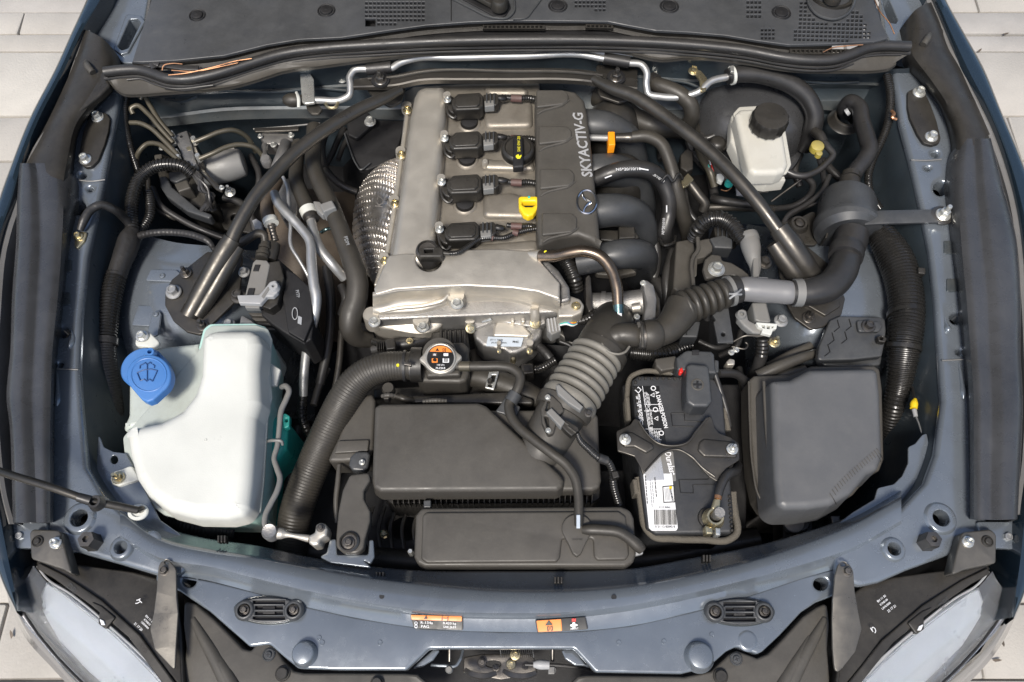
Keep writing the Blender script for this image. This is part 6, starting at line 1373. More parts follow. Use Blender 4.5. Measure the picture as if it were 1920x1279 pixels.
mk('grey_pipe', tube([(1382,542,-4,20),(1396,542,-4,23),(1410,543,-4,23.5),(1460,547,-4,22.5),(1484,549,-4,21.5),(1492,549,-4,19)], 22, sides=28), 'greypipe', ih)
mk('clamp', tube([(1488,549,-4,26),(1503,549,-4,26.5)], 26, sides=30), 'grey_conn', ih)
mk('clamp_band', tube([(1484,549,-4,24),(1508,549,-4,25)], 24, sides=26), 'rubber', ih)
mk('hose', tube([(1504,549,-4,25),(1530,546,-4,27),(1556,536,-4.2,28),(1576,514,-4.6,28),(1586,488,-5.4,27),(1592,464,-6,26)], 27, sides=28), 'rubber', ih)
mk('hose_fold', tube([(1588,466,-5.6,31),(1587,474,-5.4,32),(1585,484,-5.2,31)], 31, sides=30), 'rubber', ih)
# conduit on the right wall
cd = thing('right_conduit', 'very thick black corrugated conduit curving down the right wall of the bay', 'wiring loom', (1690,600,-10))
mk('conduit', tube([(1630,424,-8,17),(1648,436,-8,23),(1664,458,-8,28),(1680,488,-8,31),(1692,524,-8,31),(1699,562,-8,31),(1700,600,-8.4,31),(1696,640,-9,30),(1693,672,-10,27),(1687,716,-12,23),(1677,760,-14,19),(1668,800,-17,15),(1660,836,-20,11)], 28, rib=6.4, sides=26, amp=.085), 'loom', cd)
mk('tie_band', tube([(1698,586,-8.2,33.5),(1699,593,-8.2,33.5)], 33.5, sides=28), 'loom', cd)
mk('tie_band', tube([(1693,648,-9,33),(1692,656,-9.2,33)], 33, sides=28), 'loom', cd)
mk('tie_clip', plate([(1722,500),(1736,502),(1736,514),(1722,512)], -5, 1.5, .2, 3), 'plastic', cd)
tw = thing('thin_right_loom', 'thin black corrugated loom curving down behind the wall hose at the right', 'wiring loom', (1650,250,-7))
mk('loom_tube', tube([(1662,136,-4.5,7),(1669,170,-5,7.5),(1669,205,-6,7.5),(1662,240,-7,7.5),(1650,270,-8,7.5),(1636,300,-9,7.5),(1628,334,-10,7),(1632,362,-11,7),(1650,392,-12,7)], 7.5, rib=4.4, sides=12, amp=.15), 'loom', tw)
tag(mk('copper_clip', tube([(1672,208,-4.6,3),(1676,214,-4.4,3.5),(1673,220,-4.4,3),(1681,224,-4.6,3)], 3, sides=8), 'copper'), 'small copper coloured clip beside the thin loom at the right wall', 'clip')
cb_ = thing('clutch_line', 'black bent fluid line with a yellow dust cap right of the brake reservoir', 'pipe', (1540,290,-8))
mk('fitting', tube([(1526,246,-8,9),(1536,254,-7.6,10),(1544,268,-7.6,9)], 9, sides=14), 'plastic', cb_)
mk('line', tube([(1540,262,-7.6,7),(1552,276,-7.4,6.5),(1562,290,-7.4,6),(1552,304,-7.6,6),(1530,322,-8,6),(1505,330,-8,6.5),(1490,328,-8,6.5),(1476,322,-8,7)], 6.4, sides=12), 'rubber', cb_)
mk('yellow_cap', lathe((1529,281,-8), [(12,0),(12.5,.5),(12,1.2),(8,1.4)], n=24), 'yellow_print' , cb_)
mk('cap_tip', lathe((1533,293,-8), [(6,0),(6,.9),(4,1)], n=18), 'yellow_print', cb_)
M['dullyellow'] = mat('dull_yellow', (0.42,0.34,0.06), .5, 0, var=.2, bump=.1, dust=.4)
for o in list(bpy.data.objects):
    if o.name in ('yellow_cap','cap_tip'): o.data.materials[0] = M['dullyellow']
mk('down_line', tube([(1536,298,-9,5),(1542,320,-11,5.5),(1548,350,-14,6),(1555,380,-17,6)], 5, sides=10), 'rubber', cb_)
def bundle(lab, cat, pts, r, m='rubber', **k):
    return tag(mk('cable' if cat != 'hose' else 'hose', tube(pts, r, **k), m), lab, cat)
bundle('black cable running diagonally behind the right brace rod to the canister ear', 'cable', [(1555,330,-12),(1540,360,-12),(1508,386,-12),(1478,404,-12),(1466,424,-12)], 5)
bundle('upper loop of dark hose below the brake reservoir', 'hose', [(1430,336,-13),(1470,330,-12),(1510,332,-12),(1524,346,-13),(1518,366,-15),(1494,384,-17),(1450,392,-20)], 6)
bundle('thin grey rod slanting below the brake reservoir', 'rod', [(1446,378,-14),(1476,356,-13),(1504,336,-12)], 2, 'dark_bolt')
bundle('thin dark cable lying across the lower right of the bulkhead', 'cable', [(1470,412,-13),(1500,394,-12.4),(1540,378,-12.4),(1580,366,-14)], 3)
bundle('dark pipe running level behind the right brace rod', 'pipe', [(1316,390,-18),(1350,388,-17),(1400,389,-17),(1450,392,-18)], 8, 'satin')
bundle('taped cable bundle crossing level below the brake reservoir', 'cable', [(1336,372,-14,7),(1352,376,-13,8),(1378,380,-13,8),(1410,384,-13,7),(1430,386,-13,6)], 7, 'tape')
bundle('dark tube slanting from the hose clip towards the upper intake', 'pipe', [(1292,342,-11),(1310,366,-12),(1322,384,-13),(1318,396,-14)], 9, 'satin')
bundle('dark cable rising beside the right end of the engine', 'cable', [(1290,300,-14),(1284,340,-14),(1294,400,-15),(1320,430,-16)], 6)
bundle('short black cable hooked under the brake booster', 'cable', [(1344,262,-12),(1356,268,-11),(1370,282,-11),(1376,300,-12)], 5)
tag(mk('hose', tube([(1316,240,-16,10),(1320,276,-15,10),(1330,320,-15,9),(1340,366,-15,8)], 9, sides=12), 'rubber'), 'dark hose dropping below the booster behind the brace rod', 'hose')
pt = tag(mk('metal_tab', plate([(1278,338),(1290,324),(1301,336),(1290,348),(1281,352)], -7, .4, .1, 2), 'zinc_yellow'), 'small bright bent tab by the hose clip', 'tab')
sk_ = thing('sensor_plug', 'open plug with green and red wires and a white tag below the booster', 'plug', (1345,325,-12))
mk('plug_shell', plate([(1276,290),(1288,278),(1300,284),(1300,316),(1288,322),(1276,314)], -11, 3, .3, 3), 'plastic', sk_)
for q, cc in (((1327,310),'teal'),((1333,312),'red'),((1330,306),'white_print')):
    mk('wire', tube([(q[0],q[1]-6,-10,1.4),(q[0]+2,q[1]+2,-9.6,1.4),(q[0]+5,q[1]+10,-10,1.4)], 1.4, sides=6), cc, sk_)
mk('dark_sleeve', tube([(1306,272,-11,6),(1316,296,-10.4,7),(1332,322,-10.4,8),(1340,350,-12,7)], 7, sides=12), 'khaki_pipe', sk_)
mk('white_tag', plate([(1344,326),(1352,325),(1359,333),(1354,342),(1346,338)], -9, .8, .1, 2), 'white_tank', sk_)
mk('teal_bead', lathe((1366,346,-10), [(8,0),(8,.8),(5,1.4)], n=20), 'teal', sk_)
mk('copper_lead', tube([(1352,356,-10,1),(1362,358,-9.6,1),(1372,352,-9.8,1)], 1, sides=6), 'copper', sk_)
mk('pale_tab', plate([(1380,348),(1386,344),(1400,360),(1396,366),(1382,364)], -10, .5, .1, 2), 'lightgrey', sk_)
# control unit and bracketry in front of the right strut
eb = thing('control_bracket', 'dark control unit with bracket plates left of the right strut foot', 'bracket', (1340,500,-12))
mk('unit_body', plate([(1268,452),(1300,446),(1304,470),(1296,480),(1298,540),(1280,556),(1262,540)], -13, 10, .4, 5), 'plastic_dusty', eb)
mk('unit_edge', tube([(1308,446,-9,4),(1308,470,-9,4),(1300,482,-9,4),(1300,536,-9,4)], 4, sides=8), 'plastic_dusty', eb)
mk('unit_top', plate([(1310,450),(1330,446),(1338,452),(1336,470),(1322,482),(1306,486),(1302,530),(1304,480)], -10, 2, .3, 4), 'plastic_dusty', eb)
mk('relay_block', plate([(1330,446),(1356,440),(1374,448),(1374,466),(1340,464)], -9.4, 3, .3, 4), 'plastic_grey', eb)
mk('bracket_arm', plate([(1322,486),(1334,476),(1352,478),(1354,488),(1372,492),(1392,504),(1404,514),(1408,526),(1394,528),(1374,516),(1352,516),(1324,524),(1318,504)], -7.6, .8, .3, 6), 'plastic_dusty', eb)
bolt(1343, 505, -7.4, 15, eb, 'zinc', BOLT)
mk('round_washer', lathe((1343,505,-7.5), [(16,0),(16,.12),(13,.2)], n=30), 'zinc', eb)
cf = thing('conduit_funnel', 'grey plastic conduit funnel with a curved ribbed hose by the right strut foot', 'conduit', (1415,470,-8))
mk('ribbed_hose', tube([(1300,446,-12,12),(1310,428,-9,14),(1328,412,-7.4,15),(1350,410,-7,15),(1372,422,-7,14.5),(1388,444,-7,13.5),(1394,452,-7,13)], 14, rib=7.5, sides=18, amp=.16), 'loom', cf)
mk('collar', tube([(1402,440,-7,18),(1404,446,-7,19),(1406,452,-7,18.5)], 18, sides=26, rib=None), 'grey_conn', cf)
mk('funnel', tube([(1405,450,-7,18),(1408,464,-7,18),(1411,480,-7,15),(1416,500,-7.4,11),(1416,516,-8,8)], 16, sides=24), 'grey_conn', cf)
mk('funnel_leg', plate([(1412,480),(1424,478),(1424,518),(1412,520)], -6, 1.2, .2, 3), 'grey_conn', cf)
mk('catch', plate([(1408,518),(1440,520),(1444,530),(1410,528)], -6.4, 1, .1, 2, holes=[[(1416,521),(1424,521),(1424,526),(1416,526)]]), 'lightgrey', cf)
bolt(1433, 493, -10.5, 14, cf, 'dark_bolt')
ct = thing('wiring_connector', 'grey connector with a pale slotted latch below the grey pipe', 'connector', (1430,600,-8))
mk('housing', plate([(1410,566),(1438,566),(1446,600),(1444,606),(1424,604),(1416,600)], -7, 3, .4, 4), 'grey_conn', ct)
mk('latch', plate([(1418,604),(1458,607),(1456,616),(1450,618),(1446,628),(1428,624),(1430,616),(1422,612)], -5.8, .8, .1, 1, holes=[[(1428,609),(1434,609),(1435,616),(1430,615)],[(1438,610),(1444,610),(1443,617),(1438,616)],[(1447,611),(1451,611),(1449,615),(1447,615)]]), 'white_tank', ct)
mk('lever_arm', plate([(1384,584),(1392,578),(1400,582),(1404,600),(1428,612),(1430,626),(1412,624),(1394,610),(1384,598)], -6.6, 1.4, .3, 5), 'grey_conn', ct)
mk('lever_eye', _ring(1390, 590, 8, 4, -6.4, .4), 'grey_conn', ct)
mk('wire_guard', tube([(1376,640,-8,2),(1396,630,-7,2),(1420,630,-7,2.4),(1442,630,-7,2.4),(1452,636,-7.4,2)], 2.4, sides=8), 'satin', ct)
mk('dark_boot', tube([(1430,634,-8,11),(1430,650,-9,12),(1428,668,-10,11)], 12, rib=8, sides=18), 'loom', ct)
mk('boot_hose', tube([(1428,664,-10.5,12),(1420,690,-13,11),(1404,716,-17,10)], 11, sides=16), 'rubber', ct)
bolt(1464, 602, -8, 13, ct, 'pipe'); bolt(1452, 642, -8.5, 11, ct, 'zinc_yellow', STUD)
hb = thing('hanging_bracket', 'flat grey bracket plate with one hole below the bellows hose', 'bracket', (1350,600,-8))
mk('plate_body', plate([(1336,572),(1352,580),(1366,576),(1376,642),(1346,643),(1338,604),(1342,600),(1336,590)], -7, .5, .12, 2, holes=[(1356,627,4,4,-7)]), 'plastic_grey', hb)
mk('upper_web', plate([(1338,560),(1366,556),(1366,578),(1352,580),(1336,574)], -8, .5, .12, 3), 'plastic_dusty', hb)
hb = thing('small_grey_box', 'small grey box with a dark symbol under the bellows hose', 'box', (1295,620,-9))
mk('box_body', plate([(1284,606),(1290,600),(1314,602),(1308,632),(1278,632)], -9, 3, .3, 3), 'plastic_grey', hb)
mk('symbol', plate([(1286,616),(1294,617),(1293,619),(1289,619),(1288,628),(1286,628)], -8.9, .05, 0, 0), 'black_print', hb)
wc = thing('wire_clip_stack', 'bright little clamp bolts above the right of the battery', 'clamp', (1372,670,-10))
mk('clamp_block', plate([(1362,678),(1368,672),(1378,674),(1378,684),(1364,685)], -9, 2, .2, 3), 'alu', wc)
bolt(1371, 661, -9, 6, wc, 'zinc'); bolt(1380, 656, -9, 6, wc, 'zinc')
mk('wire_hook', tube([(1372,650,-9,1.6),(1400,652,-9,1.6),(1402,646,-9,1.6),(1398,642,-9,1.6)], 1.6, sides=6), 'satin', wc)
tp = thing('tower_panel', 'grey moulded panel with slots and one bolt on the right strut tower side', 'panel', (1600,630,-9))
mk('panel_body', plate([(1556,600),(1574,592),(1650,594),(1660,598),(1662,618),(1660,640),(1654,668),(1600,674),(1532,676),(1536,648)], -8.6, 1.2, .3, 8), 'plastic_grey', tp)
for x, y, w in ((1570,600,20),(1592,598,20),(1560,624,20),(1584,622,20),(1552,646,22)):
    mk('slot', tube([(x,y,-8.55,1),(x+w*.2,y+14,-8.55,1),(x-6,y+22,-8.55,1)], 1, sides=6, hard=True), 'black_print', tp)
mk('lower_skirt', plate([(1536,668),(1656,662),(1652,684),(1600,690),(1545,686)], -11, 2, .4, 8), 'plastic_grey', tp)
mk('bolt_pad', plate([(1606,600),(1648,602),(1656,612),(1648,622),(1610,622)], -8.0, .6, .2, 6), 'plastic_grey', tp)
bolt(1628, 612, -7.9, 13, tp, 'dark_bolt')
mk('clip_loop', plate([(1645,630),(1656,628),(1664,634),(1660,642),(1648,640)], -7.2, 1, .2, 3, holes=[(1653,634,3,3,-7.2)]), 'plastic', tp)
for pts in ([(1420,706,-12,12),(1460,688,-11,12),(1500,672,-11,10),(1530,662,-12,8)],[(1424,724,-13,10),(1470,704,-12,10),(1510,692,-12,8)],[(1440,690,-14,10),(1480,668,-13,10),(1520,648,-13,8)]):
    tag(mk('moulding', tube(pts, 10, sides=12), 'plastic_dusty'), {1420:'long dark moulded ridge above the fuse box cover, middle of three',1424:'lowest dark moulded ridge touching the fuse box cover',1440:'uppermost dark moulded ridge right of the connector boot'}[pts[0][0]], 'moulding')
# ---------------------------------------------------------------- fuse box cover
fb = thing('fuse_box_cover', 'large rounded grey black fuse box cover at the front right of the bay', 'cover', (1530,820,-12))
FBO = [(1405,712),(1414,704),(1478,702),(1500,694),(1522,686),(1640,685),(1650,692),(1655,730),(1658,860),(1650,882),(1632,890),(1600,928),(1562,950),(1520,957),(1460,957),(1438,952),(1424,930),(1413,880),(1406,790)]
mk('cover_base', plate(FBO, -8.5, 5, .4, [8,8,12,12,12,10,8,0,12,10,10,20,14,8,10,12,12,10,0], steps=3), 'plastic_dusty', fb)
mk('base_edge', tube([(1658-6,700,-8.2,2)]+[] if False else [(1404,716,-8.2),(1406,790,-8.2),(1412,880,-8.2),(1423,930,-8.2),(1438,952,-8.2)], 2.2, sides=8), 'plastic_dusty', fb)
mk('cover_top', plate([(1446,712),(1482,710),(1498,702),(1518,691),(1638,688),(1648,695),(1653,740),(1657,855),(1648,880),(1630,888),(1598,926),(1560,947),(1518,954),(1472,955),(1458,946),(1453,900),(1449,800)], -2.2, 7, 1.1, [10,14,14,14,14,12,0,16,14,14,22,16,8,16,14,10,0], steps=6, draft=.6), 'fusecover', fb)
mk('side_fin', tube([(1432,716,-5,3),(1436,780,-5,4),(1442,860,-5.2,4),(1448,920,-5.6,3)], 4, sides=10), 'plastic_dusty', fb)
for i in range(20):
    t_ = i/19; x = 1566+t_*88; y = 938-t_**.85*84
    o = mk('corner_groove', tube([(x-10,y-13,-2.05,.8),(x-3,y-2,-2.3,.9),(x+2,y+8,-3.2,.8)], .9, sides=5, seg=3), 'plastic', fb)
mk('box_base', plate([(1412,730),(1640,730),(1640,880),(1560,960),(1430,960)], -18, 16, .5, 8), 'plastic', fb)
rc = thing('coolant_plug', 'dark ribbed cap peeking below the fuse box cover', 'cap', (1487,985,-16))
mk('ribbed_cap', lathe((1487,984,-16), [(20,0),(21,1),(21,2.6),(18,3)], n=32), 'plastic', rc)
mk('cap_band', lathe((1487,980,-13.4), [(19,0),(19,.5),(17,.6)], n=32), 'grey_conn', rc)
mk('cap_box', plate([(1466,960),(1524,960),(1526,1000),(1468,1010)], -18, 5, .3, 4), 'plastic', rc)
tag(mk('bracket_bolt', plate([(1556,966),(1576,966),(1578,984),(1560,986)], -15, 3, .3, 2), 'dark_bolt'), 'dark bolt head below the right end of the fuse box cover', 'bolt')

for k, (pts, r, m, lab) in enumerate((
    ([(1225,440,-16),(1232,480,-18),(1226,520,-20)], 9, 'rubber', 'dark hose right of the lowest intake runner'),
    ([(1262,470,-20),(1250,520,-20),(1252,580,-22)], 10, 'rubber', 'dark hose left of the control bracket'),
    ([(1316,540,-14),(1330,560,-15),(1326,600,-18)], 7, 'rubber', 'dark hose stub below the round washer bolt'),
    ([(1390,620,-16),(1380,650,-16),(1350,668,-18)], 6, 'rubber', 'dark cable bending behind the hanging bracket plate'),
    ([(1310,640,-16),(1340,652,-16),(1366,648,-17)], 5, 'tape', 'taped cable behind the battery cover'),
    ([(1470,530,-13),(1490,524,-13),(1510,536,-14)], 5, 'rubber', 'short dark cable under the grey pipe near the strut foot'),
    ([(1540,300,-17),(1570,330,-17),(1600,350,-18)], 8, 'rubber', 'dark hose deep beside the wall hose'),
    ([(1500,290,-18),(1490,320,-18),(1500,350,-19)], 7, 'rubber', 'dark hose deep right of the brake reservoir'),
    ([(1220,200,-16),(1236,250,-17),(1240,300,-18)], 8, 'rubber', 'dark hose behind the engine cover corner'),
    ([(1298,250,-15),(1320,260,-14),(1350,250,-13)], 6, 'rubber', 'dark cable crossing in front of the brake booster'))):
    tag(mk('cable' if 'cable' in lab else 'hose', tube(pts, r, sides=10), m), lab, 'cable' if 'cable' in lab else 'hose')
pc = thing('purge_valve', 'black valve with a ribbed plug between the brace rod and the intake runners', 'valve', (1290,290,-12))
mk('body', lathe((1340,284,-13), [(16,0),(16,2.5),(12,3),(8,3.2)], n=24), 'plastic', pc)
for i in range(4): mk('body_rib', plate(rect(1302+i*7,258,1305+i*7,276), -11, 1, .1, 0), 'plastic', pc)
mk('side_port', tube([(1352,280,-11,6),(1366,272,-11,6)], 6, sides=12), 'plastic', pc)
jb = thing('junction_box', 'small dark junction box with fins above the ribbed hose by the right brace rod', 'box', (1350,430,-16))
mk('box_body', plate([(1338,424),(1384,420),(1390,444),(1342,450)], -14, 4, .3, 3), 'plastic', jb)
for i in range(5): mk('fin', plate(rect(1345+i*8,424,1348+i*8,444), -13.6, .8, .1, 0), 'plastic_grey', jb)
# ================================================================ FRONT OF THE BAY
rh = thing('radiator_hose', 'thick ribbed black radiator hose bending from the filler neck down to the front', 'hose', (640,820,-12))
mk('hose', tube([(776,686,-6.5,26),(750,686,-6.5,27),(722,688,-6.5,28),(694,697,-6.8,29),(668,716,-7.4,30),(648,744,-8.2,30.5),(630,778,-9.4,31),(610,820,-10.6,31),(590,866,-12,31),(571,912,-13,31),(557,954,-14,31),(549,1000,-16,30),(546,1050,-19,29)], 30, rib=5.6, amp=.022, sides=40), 'rubber_dusty', rh)
mk('clamp_band', tube([(757,686,-6.5,29.5),(762,686,-6.5,29.5)], 30, sides=32), 'rubber', rh)
mk('clamp_band', tube([(770,686,-6.5,29),(776,686,-6.5,29)], 29, sides=32), 'dark_bolt', rh)
mk('clamp_ear', plate([(756,676),(772,680),(772,686),(757,684)], -2.2, .5, .1, 2), 'dark_bolt', rh)
mk('paint_dot', lathe((746,685,-2.2), [(3,-.1),(2.6,.16)], n=12), 'yellow_print', rh)
nk = thing('filler_neck', 'black plastic coolant filler neck under the round metal cap', 'neck', (830,690,-9))
mk('neck_body', plate([(784,660),(800,646),(868,640),(878,650),(880,700),(874,714),(862,718),(792,716),(780,706)], -7.5, 6, .6, 8, steps=4), 'plastic_dusty', nk)
mk('neck_pipe', tube([(772,684,-6.6,33),(792,684,-6.6,33)], 33, sides=30), 'plastic', nk)
mk('neck_shelf', plate([(796,690),(862,688),(864,704),(800,706)], -6.2, 1.4, .4, 5), 'plastic_dusty', nk)
mk('neck_rise', lathe((826,676,-7), [(34,0),(32,2.2),(30,3)], n=36), 'plastic_dusty', nk)
for i in range(6): mk('rear_rib', plate([(824+i*9,618),(829+i*9,618),(829+i*9,652),(824+i*9,652)], -12, 4, .2, 1), 'plastic', nk)
mk('rear_block', plate([(810,622),(876,616),(882,664),(800,664)], -12.6, 5, .3, 5), 'plastic', nk)
bm = bmesh.new()
def lobed(r, ear, n=72):
    out = []
    for k in range(n):
        a = 2*math.pi*k/n
        e = math.exp(-((math.sin((a-math.radians(-4))))**2)/.05)
        out.append((826+(r+ear*e)*math.cos(a), 671+(r+ear*.4*e)*.93*math.sin(a)))
    return out
rcp = mk('radiator_cap', plate(lobed(32,8), -3.2, .9, .25, 0, steps=4), 'alu', nk, label='round metal cap with orange and white warning print')
mk('cap_rim', tube([(826+27*math.cos(a), 671+25.4*math.sin(a), -3.0) for a in [2*math.pi*k/36 for k in range(37)]], 2.0, sides=8, seg=1, cap=False), 'alu', rcp)
mk('cap_disc', lathe((826,671,-3.2), [(27,0),(26.5,.22)], n=40), 'black_print', rcp)
hz_ = -2.93
mk('orange_print', plate([(826+24*math.cos(math.radians(a)), 671-24*.94*math.sin(math.radians(a))) for a in range(28, 153, 8)], hz_, .03, 0, 0), 'orange_print', rcp)
text_mesh('▲', 820, 656, hz_, 8, 0, 'black_print', rcp); text_mesh('[i]', 833, 656, hz_, 8, 0, 'black_print', rcp, bold=.02)
for x, y, w, h, mm in ((815,665,9,5,'maroon'),(836,665,9,5,'white_print'),(815,676,11,8,'orange_print'),(836,676,12,8,'white_print')):
    mk('warning_symbol', plate(rect(x-w/2,y-h/2,x+w/2,y+h/2), hz_, .03, 0, 1), mm, rcp)
for x, y, tx in ((815,665,'≈'),(815,676,'◍'),(836,676,'▤')): text_mesh(tx, x, y, hz_+.03, 9, 0, 'white_print' if y < 670 else 'black_print', rcp, bold=.02)
text_mesh('108 kPa', 826, 684.5, hz_, 4.6, 0, 'white_print', rcp, bold=.01); text_mesh('PLZ2LB', 826, 690.5, hz_, 5.6, 0, 'white_print', rcp, bold=.02)
oh = thing('overflow_hose', 'slim black overflow hose running from the cap over the air box to the resonator', 'hose', (1000,800,-4))
mk('hose', tube([(856,687,-4.6,8),(874,687,-4.4,9),(910,687,-4,9.5),(940,687,-3.6,9.5),(962,692,-3.4,9.5),(975,706,-3.4,9.5),(972,726,-3.6,9.5),(962,744,-4,9.5),(955,758,-4.2,9.5),(957,776,-4,9.5),(972,800,-3.6,9.5),(1000,824,-3.2,9.5),(1034,850,-3,9.5),(1062,872,-3,9.5),(1078,896,-3,9.5),(1084,926,-3.2,9),(1085,964,-3.4,8.5),(1085,986,-3.6,8)], 9.4, sides=18, seg=8), 'rubber_dusty', oh)
mk('yellow_band', tube([(862,687,-4.45,9.6),(882,687,-4.2,10)], 10, sides=18), 'khaki_pipe', oh)
mk('blue_band', plate([(1081,965),(1088,965),(1088,990),(1081,990)], -2.55, .4, .1, 1), 'sticker_grey', oh)
cq = thing('hose_clip', 'grey plastic clip gripping the overflow hose at its upper bend', 'clip', (962,745,-6))
mk('clip_ring', tube([(967,738,-4,13.5),(957,754,-4.2,13.5)], 13.5, sides=16), 'plastic_grey', cq)
mk('clip_arm', plate([(940,756),(950,740),(962,756),(976,762),(966,790),(944,776),(928,772)], -6, 1, .2, 4), 'plastic_grey', cq)
lh = thing('lower_coolant_hose', 'dark hose with a metal spring clamp behind the air box', 'hose', (960,730,-12))
mk('hose', tube([(870,706,-12,16),(900,708,-12,22),(930,716,-12,23),(968,730,-12,23),(1010,752,-13,22),(1050,780,-16,20)], 22, sides=24), 'rubber_dusty', lh)
mk('clamp', plate([(917,697),(936,696),(926,731),(909,727)], -8.9, .4, .12, 2, holes=[[(922,703),(930,703),(927,716),(918,715)],[(915,720),(923,721),(922,726),(914,725)]], hr=1), 'zinc', lh)
mk('clamp_knob', lathe((919,717,-8.7), [(5,0),(5,.8),(3,1)], n=14), 'dark_bolt', lh)
# air filter box
af = thing('air_filter_box', 'large matte dark grey air filter box with a slanted right edge', 'air box', (900,840,-14))
LID = [(702,762),(712,756),(896,754),(912,760),(1050,888),(1058,900),(1056,912),(1046,920),(712,922),(700,914),(697,900)]
mk('lid', plate(LID, -4.6, 3.4, .7, [8,10,10,20,14,8,8,10,12,8,6], steps=5, draft=.3), 'plastic_dusty', af)
mk('lid_lower', plate([(880,768),(1110,768),(1122,780),(1124,840),(1128,900),(1124,914),(1112,920),(720,924),(704,916),(702,840),(706,770)], -6.4, 2.6, .6, [10,10,10,0,10,10,10,10,8,0,8], steps=4), 'plastic_dusty', af)
mk('base', plate([(716,860),(1124,860),(1126,934),(1114,942),(735,945),(722,938)], -12.5, 8, .3, 6), 'plastic', af)
for i in range(38):
    x = 733+i*10.2
    mk('rib', plate([(x,914),(x+2.5,914),(x+2.5-(x-930)*.01,944),(x-(x-930)*.01,944)], -9.4, 3, .1, 0), 'plastic', af)
for x, y, w in ((815,754,22),(728,744,12)):
    mk('hinge_tab', tube([(x-w,y-1,-6.4,4),(x,y-3,-6,5),(x+w,y-2,-6.4,4)], 5, rib=6, sides=10), 'plastic_dusty', af)
bx = thing('rear_duct_box', 'black box with a round peg behind the air filter box', 'box', (740,740,-12))
mk('peg', lathe((730,734,-8), [(12,0),(12,1.2),(10,1.6)], n=24), 'rubber_dusty', bx)
mk('peg_nut', lathe((727,748,-9), [(8,0),(8,1.4),(5,1.6)], n=6), 'dark_bolt', bx)
mk('arm_hose', tube([(744,742,-9,7),(758,748,-9,7),(776,752,-10,7)], 7, sides=12), 'rubber_dusty', bx)
mk('duct_rail', plate([(770,742),(960,734),(1000,748),(1000,758),(770,756)], -9.5, 3, .4, 6), 'plastic', bx)
mk('duct_rail', plate([(700,728),(960,716),(1010,742),(700,748)], -14.5, 3, .4, 6), 'plastic', bx)
sb = thing('side_duct', 'dusty black duct box between the radiator hose and the air filter box', 'duct', (665,800,-12))
mk('duct_body', plate([(662,742),(698,738),(704,750),(700,840),(694,862),(640,866),(612,866),(634,820)], -9, 6, .6, 8, steps=4), 'plastic_dusty', sb)
mk('duct_band', plate([(634,826),(692,824),(690,846),(626,850)], -8.4, .6, .2, 3), 'plastic_dusty', sb)
mk('duct_ear', plate([(656,856),(668,846),(690,846),(694,852),(690,876),(682,884),(660,882),(653,872)], -7.6, 1.6, .4, 8), 'plastic_grey', sb)
bolt(679, 867, -7.4, 6, sb, 'zinc', TORX)
mk('duct_rod', tube([(636,872,-9,4),(634,900,-9,5),(630,940,-9.4,5),(632,980,-10,4)], 4.5, sides=10), 'plastic_dusty', sb)
rm = thing('radiator_mount', 'dusty grey radiator mount arm with a bolt on the crossmember', 'bracket', (660,960,-6))
mk('arm', plate([(656,890),(692,886),(694,900),(682,920),(682,935),(694,958),(694,976),(684,1012),(682,1028),(670,1038),(645,1038),(630,1026),(630,1004),(634,960),(642,920)], -4.4, 1.6, .3, [10,8,8,10,10,12,10,6,14,14,14,14,8,10,12], steps=4), 'plastic_dusty', rm)
mk('bolt_cup', lathe((655,1017,-4.3), [(19,0),(19,.3),(16,.5),(14,.1),(10,.1)], n=36), 'dark_bolt', rm)
bolt(654, 1018, -4.2, 12, rm, 'dark_bolt')
mk('blue_flange', plate([(618,1012),(630,1010),(632,1040),(690,1040),(692,1012),(700,1012),(702,1044),(694,1058),(680,1050),(700,1066),(620,1056),(598,1044),(612,1036)], -5.6, .6, .2, 4), 'paint', rm)
# resonator
rz = thing('resonator_box', 'long low black resonator box at the front of the bay', 'box', (985,1005,-9))
mk('box_rim', plate([(779,966),(790,952),(1164,949),(1182,956),(1189,972),(1193,1040),(1188,1054),(1174,1063),(796,1063),(782,1056),(776,1044)], -5.8, 3.5, .5, [10,12,10,14,10,12,10,14,12,10,10], steps=4), 'plastic_dusty', rz)
mk('raised_panel', plate([(792,966),(800,960),(1160,958),(1174,968),(1180,1040),(1174,1050),(1120,1051),(1114,1044),(1112,1010),(1054,1010),(1050,1046),(1044,1054),(800,1056),(789,1048)], -5.3, .8, .35, [8,8,8,10,10,10,8,8,6,6,8,8,10,10], steps=4), 'plastic_dusty', rz)
mk('valve_cap', plate([(1082+29*math.cos(math.radians(a)), 990+27*math.sin(math.radians(a))) for a in range(150,391,12)]+[(1098,1020),(1090,1038),(1082,1044),(1074,1038),(1066,1020)], -4.8, .8, .25, 2), 'plastic_dusty', rz)
text_mesh('TOYO TIRE', 1082, 1012, -4.6, 4, 0, 'plastic', rz)
mk('valve_hose', tube([(1092,993,-4.4,8),(1102,993,-4.2,10),(1130,994,-4,10.5),(1160,998,-4,10.5),(1180,1010,-4.4,10.5),(1198,1026,-5,11),(1204,1032,-5.2,9)], 10.5, sides=18), 'rubber_dusty', rz)
mk('rear_tab', plate([(794,938),(808,937),(808,952),(794,952)], -6.5, 1, .2, 2), 'plastic_grey', rz)
mk('corner_tab', plate([(1188,1028),(1206,1030),(1206,1038),(1190,1042)], -6.6, 1, .2, 2), 'lightgrey', rz)
mk('left_stud', lathe((772,1038,-10), [(6,0),(6,1.6),(4,2)], n=6), 'zinc', rz)
